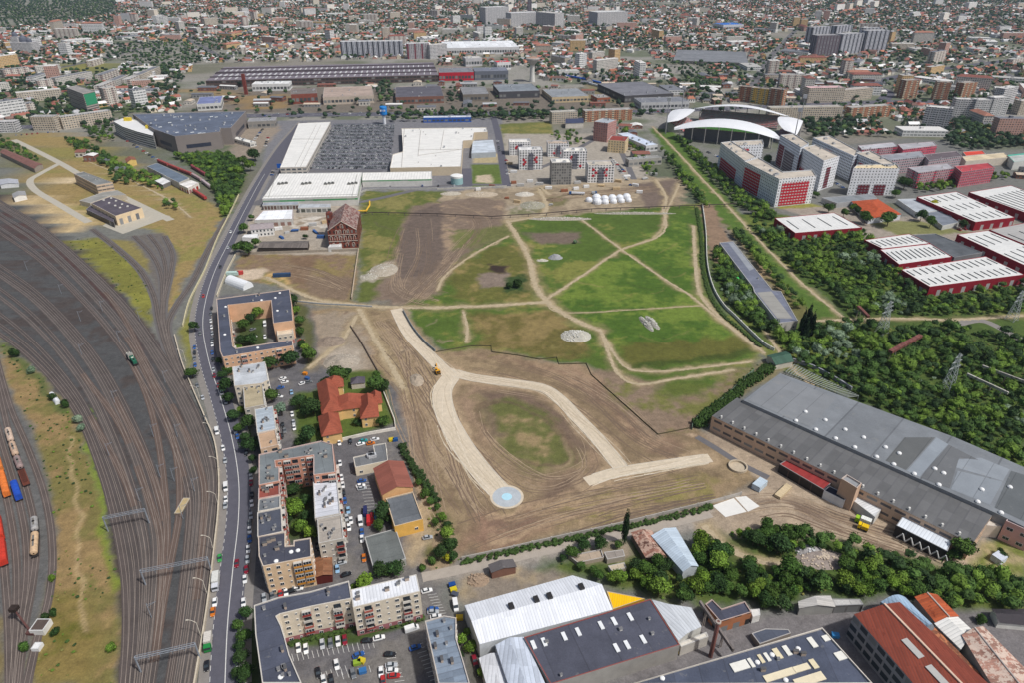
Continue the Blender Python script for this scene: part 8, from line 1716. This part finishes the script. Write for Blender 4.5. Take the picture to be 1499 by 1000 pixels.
for i in order:
 x,y,o,_=bl[i];px_,py_=bp[0][i],bp[1][i];sh=rs.rand()<.22;j=rs.randint(0,6) if not sh else 5;L,D,H_=(rs.uniform(34,60),rs.uniform(11,15),rs.choice([12,12,15,15,24,27])) if not sh else(rs.uniform(36,70),rs.uniform(22,36),rs.uniform(6,9))
 if rs.rand()<.25 and not sh:L,D,H_=20,16,rs.choice([27,30])
 o2=o+(math.pi/2 if rs.rand()<.35 else 0);c,s=math.cos(o2),math.sin(o2);q=[(x+a*c-b*s,y+a*s+b*c) for a,b in((-L/2,-D/2),(L/2,-D/2),(L/2,D/2),(-L/2,D/2))];rc,rn=RC[rs.choice([0,0,1,1,2,3,4])] if not sh else RC[rs.choice([0,1,1,3])]
 r=bpy.data.objects.new('apartment_block' if not sh else 'hall',None);C.objects.link(r);r.location=(x,y,0);m=MB();u=0
 for k in range(4):u=m.wall(q[k],q[(k+1)%4],0,H_,FS[j],u)
 m.build('wall',r,(x,y,0));m=MB()
 if rn in('red-brown','terracotta'):
  e=offset(q,-.5);z=H_;a,b,c_,d=[Vector((*t,z)) for t in e];R0,R1=(d+a)/2+Vector((0,0,3.5)),(b+c_)/2+Vector((0,0,3.5));ax=(R1-R0).normalized()*D*.5;R0+=ax;R1-=ax;tm=tiles(rc)
  m.slope(a,b,R1,R0,tm);m.slope(c_,d,R0,R1,tm);m.ngon([b,c_,R1],tm);m.ngon([d,a,R0],tm)
 else:
  rmm=plain(rc,.8,.15);m.ngon([(*t,H_-.0) for t in q],rmm);m.box((x,y,H_+1.2),(4,4,2.4),rmm,o2)
 m.build('roof',r,(x,y,0));FARB.append(q)
 ht='shed hall' if sh else('low block' if H_<13 else('tower block' if L<25 else('tall slab' if H_>20 else 'slab block')))
 AUTO.append(dict(o=r,look=f'{FN[j]} {ht} with a {rn} roof',x=x,y=y,cat='apartment block' if not sh else 'hall',group='blocks and halls of the far city'))
if len(resto):
 q=bl[resto];n=len(q);L,D,Z=rs.uniform(18,54,n),rs.uniform(10,20,n),rs.choice([7,9,12,12,15,21,27],n);c,sn=np.cos(q[:,2]),np.sin(q[:,2]);v=np.array([(-.5,-.5,0),(.5,-.5,0),(.5,.5,0),(-.5,.5,0),(-.5,-.5,1),(.5,-.5,1),(.5,.5,1),(-.5,.5,1)]);f=np.array([(0,1,5,4),(1,2,6,5),(2,3,7,6),(3,0,4,7),(4,5,6,7)])
 X0,Y0=v[None,:,0]*L[:,None],v[None,:,1]*D[:,None];VV=np.stack([X0*c[:,None]-Y0*sn[:,None]+q[:,:1],X0*sn[:,None]+Y0*c[:,None]+q[:,1:2],v[None,:,2]*Z[:,None]],2).reshape(-1,3)
 wl=np.array([S(228,226,222),S(214,204,188),S(232,226,216),S(206,204,202)])[rs.randint(0,4,n)];rf=np.array([S(190,188,184),S(224,222,220),S(140,96,86),S(130,132,138)])[rs.randint(0,4,n)];col=np.concatenate([np.repeat(wl[:,None],4,1),rf[:,None]],1).reshape(-1,3)
 o=bpy.data.objects.new('city_blocks',fastmesh('city_blocks',VV,(f[None]+(np.arange(n)*8)[:,None,None]).reshape(-1,4),attrmat('block_mass',.85,.22,.35),col=col));C.objects.link(o);tag(o,'pale flat-roofed blocks scattered through the far city','buildings',kind='stuff')
 for x,y,o_,l,d in np.c_[q[:,:3],L,D]:FARB.append([(x+a*math.cos(o_)-b*math.sin(o_),y+a*math.sin(o_)+b*math.cos(o_)) for a,b in((-l/2,-d/2),(l/2,-d/2),(l/2,d/2),(-l/2,d/2))])
for poly,nn,mx in(([(275,122),(640,122),(1008,120),(1012,160),(270,166)],46,34),([(1016,112),(1180,100),(1290,100),(1285,146),(1040,152)],44,40),([(866,182),(930,182),(955,240),(930,246),(900,225)],12,18),([(300,166),(340,166),(345,176),(300,178)],0,20),([(1460,226),(1510,236),(1510,262),(1470,256)],8,24),([(100,215),(150,232),(200,250),(190,256),(130,236)],7,12),([(985,125),(1060,128),(1060,150),(1016,150)],6,20)):
 pp=poisson(poly,20,int(poly[0][0])+3);rs.shuffle(pp);pp=pp[clear(pp,12)][:nn]
 for x,y in pp:
  if segdist(np.array([x]),np.array([y]),[(q.x,q.y) for q in bln],False)[0]<24:continue
  L,D,H_,o2=rs.uniform(12,mx),rs.uniform(9,16),rs.uniform(4,7),rs.choice([.03,.1,-.25,1.6]);c,s=math.cos(o2),math.sin(o2);q=[(x+a*c-b*s,y+a*s+b*c) for a,b in((-L/2,-D/2),(L/2,-D/2),(L/2,D/2),(-L/2,D/2))]
  if any(inpoly(np.array([t[0] for t in q]),np.array([t[1] for t in q]),f_).any() for f_ in FOOT if abs(f_[0][0]-x)<400 and abs(f_[0][1]-y)<300):continue
  k=rs.randint(0,5);rc,rn=[(S(176,178,180),'grey'),(S(222,220,216),'white'),(S(136,90,78),'rusty red'),(S(110,112,118),'dark'),(S(196,180,160),'tan')][k];wn=rs.choice(['pale','brick','grey']);wc={'pale':S(206,200,190),'brick':S(140,96,82),'grey':S(150,150,150)}[wn]
  r,_=gable('shed','','shed',[q[3],q[0],q[1],q[2]],H_,D*.1,wc,plain(rc,.7,.2),world=True,fac=facade(wc,5,H_,.2,.7,.25,.65,(.1,.1,.1)));AUTO.append(dict(o=r,look=f'{wn} shed with a {rn} roof',x=x,y=y,cat='shed',group='sheds of the belt and the yards'))
  FARB.append(q)
for p0,p1 in(((28,150),(98,143)),((0,164),(28,159)),((152,139),(192,121)),((192,129),(238,108)),((84,125),(140,114)),((55,109),(95,105)),((8,114),(50,109)),((58,131),(86,128)),((-10,137),(22,133)),((152,122),(178,112)),((-40,124),(0,119)),((30,168),(60,164))):
 a,b=Vector(P(*p0)[:2]),Vector(P(*p1)[:2]);L0=(b-a).length;n=max(1,int(L0/52));d=(b-a)/L0;nv=Vector((-d.y,d.x))
 for i in range(n):
  s0,s1=a+d*(L0*i/n),a+d*(L0*(i+1)/n-5);k=rs.randint(0,3);H_=rs.choice([13,15,15]);q=[s0,s1,s1+nv*13,s0+nv*13];c=cen(q)
  if any(inpoly(np.array([c[0]]),np.array([c[1]]),f_)[0] for f_ in FOOT):continue
  rc,rn=RC[rs.choice([0,0,1,3])];r,_=blk('apartment_block','','apartment block',[tuple(t) for t in q],H_,S(206,202,194),rc,fac=FS[k],world=True,parapet=.6);FARB.append([tuple(t) for t in q])
  AUTO.append(dict(o=r,look=f'{FN[k]} five-storey slab with a {rn} roof',x=c[0],y=c[1],cat='apartment block',group='slab rows left of the mall'))
fb=np.array([np.mean(q,0) for q in FARB])
kk=np.ones(len(h),bool)
for q in FARB:
 a=np.array(q);lo,hi=a.min(0)-8,a.max(0)+8;i=np.where((h[:,0]>lo[0])&(h[:,0]<hi[0])&(h[:,1]>lo[1])&(h[:,1]<hi[1]))[0]
 if len(i):kk[i[inpoly(h[i,0],h[i,1],offset(ccw(q),-6))]]=False
h=h[kk]
ROOFC={'brick red':S(162,106,92),'brown':S(128,100,92),'orange':S(176,118,94),'dark grey':S(110,110,114),'rust red':S(146,88,80),'pale grey':S(190,190,192),'white':S(228,227,224)}
RN=list(ROOFC);RP=[.22,.18,.09,.13,.12,.15,.11];WALLC={'cream':S(226,214,192),'white':S(234,232,226),'ochre':S(208,176,122),'grey':S(178,174,168),'pink':S(206,164,150)};WN=list(WALLC);WP=[.32,.34,.12,.14,.08]
dist=np.hypot(h[:,0],h[:,1]);o_=np.argsort(dist);h=h[o_];nH=len(h)
ri=rs.choice(len(RN),nH,p=RP);wi=rs.choice(len(WN),nH,p=WP);hl=rs.uniform(9,14.5,nH)*np.where(rs.rand(nH)<.22,1.8,1);hw=rs.uniform(8,11.5,nH);hh=rs.choice([3.4,3.8,5.5,6.2],nH);rh=rs.uniform(2,3.4,nH);ang=h[:,2]+np.where(rs.rand(nH)<.4,math.pi/2,0)+rs.uniform(-.06,.06,nH)
def house_mesh(hip):
 w=MB();om=objcol(.85,.1);q=[(-.5,-.5),(.5,-.5),(.5,.5),(-.5,.5)]
 for i in range(4):w.wall(q[i],q[(i+1)%4],0,1,om)
 if not hip:w.ngon([(.5,-.5,1),(.5,.5,1),(.5,0,1.5)],om);w.ngon([(-.5,.5,1),(-.5,-.5,1),(-.5,0,1.5)],om)
 gm=glassmat()
 for s in(-1,1):
  for x in(-.3,0,.3):w.ngon([(x-.06,s*.503,.35),(x+.06,s*.503,.35),(x+.06,s*.503,.75),(x-.06,s*.503,.75)][::1 if s<0 else-1],gm)
 r_=MB();e=.54;i=.28 if hip else.54;r_.slope((-e,-e,.97),(e,-e,.97),(i,0,1.52),(-i,0,1.52),om);r_.slope((e,e,.97),(-e,e,.97),(-i,0,1.52),(i,0,1.52),om)
 if hip:r_.ngon([(e,-e,.97),(e,e,.97),(i,0,1.52)],om);r_.ngon([(-e,e,.97),(-e,-e,.97),(-i,0,1.52)],om)
 c=MB();c.box((.2,.12,1.45),(.07,.09,.5),plain(S(150,100,84),.8,.2));out=[]
 for n_,b in(('wall',w),('roof',r_),('chimney',c)):o=b.build(n_);out.append(o.data);bpy.data.objects.remove(o)
 return out
HM=[house_mesh(False),house_mesh(True)]
for i in range(min(298,nH)):
 x,y=h[i,0],h[i,1];hip=rs.rand()<.4;r=bpy.data.objects.new('house',None);C.objects.link(r);r.location=(x,y,0);r.rotation_euler=(0,0,ang[i]);wc,rc=WALLC[WN[wi[i]]],ROOFC[RN[ri[i]]];k1,k2=rs.uniform(.85,1.1),rs.uniform(.8,1.2)
 for me,n_,cc,k in zip(HM[hip],('wall','roof','chimney'),(wc,rc,wc),(k1,k2,1)):
  o=bpy.data.objects.new(n_,me);C.objects.link(o);o.parent=r;o.scale=(hl[i],hw[i],hh[i]*1.0);o.color=(cc[0]*k,cc[1]*k,cc[2]*k,1)
 AUTO.append(dict(o=r,look=f'{WN[wi[i]]} {"hipped" if hip else "gabled"} house, {RN[ri[i]]} roof',x=x,y=y,cat='house',group='houses of the nearer suburbs'))
def mass_houses(i0,i1):
 n=i1-i0;v=np.array([(-.5,-.5,0),(.5,-.5,0),(.5,.5,0),(-.5,.5,0),(-.5,-.5,1),(.5,-.5,1),(.5,.5,1),(-.5,.5,1),(-.5,0,2),(.5,0,2),(-.55,-.56,.95),(.55,-.56,.95),(.55,.56,.95),(-.55,.56,.95),(-.55,0,2.03),(.55,0,2.03)])
 f=np.array([(0,1,5),(0,5,4),(1,2,6),(1,6,5),(2,3,7),(2,7,6),(3,0,4),(3,4,7),(5,6,9),(7,4,8),(10,11,15),(10,15,14),(12,13,14),(12,14,15)])
 s=slice(i0,i1);hip=(rs.rand(n)<.35)
 V=np.repeat(v[None],n,0);V[:,[14,15],0]=np.where(hip[:,None],np.array([[-.25,.25]]),V[:,[14,15],0])
 z=V[:,:,2];Z=np.where(z<=1,z*hh[s,None],hh[s,None]+(z-1)*rh[s,None]);X0=V[:,:,0]*hl[s,None];Y0=V[:,:,1]*hw[s,None];c,sn=np.cos(ang[s])[:,None],np.sin(ang[s])[:,None]
 VV=np.stack([X0*c-Y0*sn+h[s,:1],X0*sn+Y0*c+h[s,1:2],Z],2).reshape(-1,3);FF=(f[None]+(np.arange(n)*16)[:,None,None]).reshape(-1,3)
 wc=np.array([WALLC[k] for k in WN])[wi[s]]*rs.uniform(.8,1.1,(n,1));rc=np.array([ROOFC[k] for k in RN])[ri[s]]*rs.uniform(.65,1.2,(n,1));col=np.concatenate([np.repeat(wc[:,None],10,1),np.repeat(rc[:,None],4,1)],1).reshape(-1,3)
 o=bpy.data.objects.new('city_houses',fastmesh('city_houses',VV,FF,attrmat('house_mass',.85,.15,.4),col=col));C.objects.link(o);tag(o,'sea of small tiled houses stretching from the suburbs to the horizon','houses',kind='stuff')
if nH>298:mass_houses(298,nH)
tr_=[]
g1=h[:,:2]+np.c_[-np.sin(h[:,2]),np.cos(h[:,2])]*rs.choice([-1,1],(nH,1))*rs.uniform(8,12,(nH,1))+rs.normal(0,2.5,(nH,2));dens=fbm(g1[:,0]/90+4,g1[:,1]/90,3);tr_.append(g1[rs.rand(nH)<np.clip((dens-.38)*6,.1,1)]);g1=g1+rs.normal(0,7,(nH,2));tr_.append(g1[rs.rand(nH)<np.clip((dens-.44)*7,.02,1)])
g2=lattice(13,13)[:,:2];gp=proj(g2[:,0],g2[:,1]);pk=np.zeros(len(g2),bool)
for z in(NOCITY[1],NOCITY[2],NOCITY[3],[(1180,-20),(1520,-20),(1520,8),(1200,10)],[(800,30),(980,62),(1000,80),(900,66),(800,45)],[(1060,32),(1180,40),(1190,60),(1080,50)],[(1280,80),(1400,75),(1380,95),(1290,95)],[(560,30),(700,20),(700,28),(580,38)],[(176,96),(262,104),(272,118),(180,112)],[(60,150),(140,148),(150,165),(60,170)],[(300,60),(420,40),(430,48),(310,70)]):pk|=inpoly(gp[0],gp[1],z)
pk|=(fbm(g2[:,0]/110+40,g2[:,1]/110,3)>.6)&cityok(np.c_[g2,g2]);pk|=(rs.rand(len(g2))<np.clip((fbm(g2[:,0]/70+11,g2[:,1]/70,3)-.41)*4.5,.04,.95))&cityok(np.c_[g2,g2]);pk&=(np.hypot(g2[:,0],g2[:,1])<4600)&(rs.rand(len(g2))<.85);tr_.append(g2[pk])
for a in AVES:
 ln=smooth([P(*q) for q in a],11)
 for s in(-14,14):tr_.append(np.array([(p.x+rs.normal(0,5),p.y+s+rs.normal(0,5)) for p in ln if rs.rand()<.22]))
bs=[]
for p,q in zip(bln,bln[1:]):
 d=(q-p).normalized()
 for s in(-19,19,-23):
  x,y=p.x-d.y*s,p.y+d.x*s;X_,Y_=proj(x,y)
  if rs.rand()<(.9 if 560<X_<960 or X_<160 else.45):bs.append((x+rs.normal(0,1.5),y+rs.normal(0,2)))
tr_.append(np.array(bs))
for poly,d in(([(570,168),(690,166),(950,168),(950,172),(700,175),(575,178)],11),([(730,166),(900,166),(905,176),(735,178)],12),([(525,122),(575,122),(575,150),(530,152)],16),([(660,124),(676,124),(672,150),(655,150)],14),([(1380,205),(1500,190),(1510,215),(1400,222)],9),([(1170,180),(1260,178),(1262,200),(1190,205)],10),([(1395,178),(1450,190),(1455,210),(1395,200)],8),([(985,120),(1060,125),(1050,148),(1010,150)],12),([(-60,112),(240,100),(262,130),(262,164),(140,174),(-60,190)],19),([(275,124),(1005,122),(1010,160),(270,164)],46),([(176,100),(262,100),(268,118),(180,116)],12)):tr_.append(poisson(poly,d,int(poly[0][0])))
tr_=np.concatenate(tr_);tr_=tr_[clear(tr_,3)];kk=np.ones(len(tr_),bool)
for q in FARB:
 a=np.array(q);lo,hi=a.min(0)-3,a.max(0)+3;kk&=~((tr_[:,0]>lo[0])&(tr_[:,0]<hi[0])&(tr_[:,1]>lo[1])&(tr_[:,1]<hi[1]))
tr_=tr_[kk];n=len(tr_);d_=np.hypot(tr_[:,0],tr_[:,1]);rad=rs.uniform(3.0,6.2,n);hs=rad*rs.uniform(1.7,2.4,n);pal=np.array([S(46,66,44),S(58,80,46),S(40,58,42),S(78,98,54)]);cc=pal[rs.choice(4,n,p=[.4,.25,.25,.1])]*rs.uniform(.8,1.25,(n,1))
nr=d_<1500
for msk,sub,nl,nm,lab in((nr,2,50,'suburb_trees','garden and roadside trees of the nearer suburbs'),(~nr,1,0,'city_trees','dark trees scattered through the far city up to the wooded hill')):
 o=merged_trees(nm,tr_[msk],rad[msk],hs[msk],cc[msk],('round','wide','bush'),sub,nl,12);tag(o,lab,'trees',kind='stuff')
print('houses',nH,'far trees',n,'blocks',len(FARB),'trees',len(TREES),'cars',len(CARS),'cand',len(cand),'lot',len(lot))
EXTRA_LM=[('the turning circle',742,728),('the meadow path fork',800,440),('the zigzag hoarding corner',865,550),('the rust-brown hopper wagon',37,704),('the skeleton roof end',1244,580),('the two concrete trestles',1450,560),('the scrub lane pylon',1290,487),('the scrap heaps',1204,820),('the disused track bend',1110,350)]
for p_,x,y in EXTRA_LM:q=P(x,y);LM.append((p_,q[0],q[1]))
LMA=np.array([(a[1],a[2]) for a in LM])
def side(dx,dy):
 if abs(dy)>=abs(dx)*.8:return 'behind' if dy>0 else 'in front of'
 return 'stadium side of' if dx>0 else 'railway side of'
WORD=['','second','third','fourth','fifth','sixth','seventh','eighth','ninth','tenth','eleventh','twelfth','thirteenth','fourteenth','fifteenth','sixteenth','seventeenth','eighteenth','nineteenth','twentieth']
def autolabel(items):
 keys={}
 for it in items:
  d=np.hypot(LMA[:,0]-it['x'],LMA[:,1]-it['y']);j=int(np.argmin(d));s=side(it['x']-LMA[j,0],it['y']-LMA[j,1]);keys.setdefault((it['look'],j,s),[]).append((d[j],it))
 for(look,j,s),L_ in keys.items():
  L_.sort(key=lambda t:t[0])
  for k,(d,it) in enumerate(L_):
   w=WORD[min(k,len(WORD)-1)] or 'first';lab=f'{look} {s} {LM[j][0]}'+('' if len(L_)==1 else f', {w} out')
   if len(lab.split())>16:lab=lab.replace(' with a ',', ').replace('on the ','')
   if len(lab.split())>16:lab=lab.replace(' out','').replace(' roof','-roofed',1)
   tag(it['o'],lab,it['cat'],it['group'])
autolabel(TREES);autolabel(CARS);autolabel(AUTO)
m=MB();m.box((0,6000,117),(26000,19000,236),None if False else plain((.5,.5,.5)),bottom=True);hz_=m.build('haze');hz_['kind']='stuff';hz_['label']='thin blue haze in the air over the city';hz_['category']='haze'
hm=bpy.data.materials.new('haze');hm.use_nodes=True;t=hm.node_tree;t.nodes.remove(t.nodes['Principled BSDF']);pv=t.nodes.new('ShaderNodeVolumePrincipled');pv.inputs['Density'].default_value=4.5e-5;pv.inputs['Color'].default_value=(.64,.8,1,1);pv.inputs['Anisotropy'].default_value=.2
t.links.new(pv.outputs[0],t.nodes['Material Output'].inputs['Volume']);hz_.data.materials.clear();hz_.data.materials.append(hm);sc.cycles.volume_bounces=0
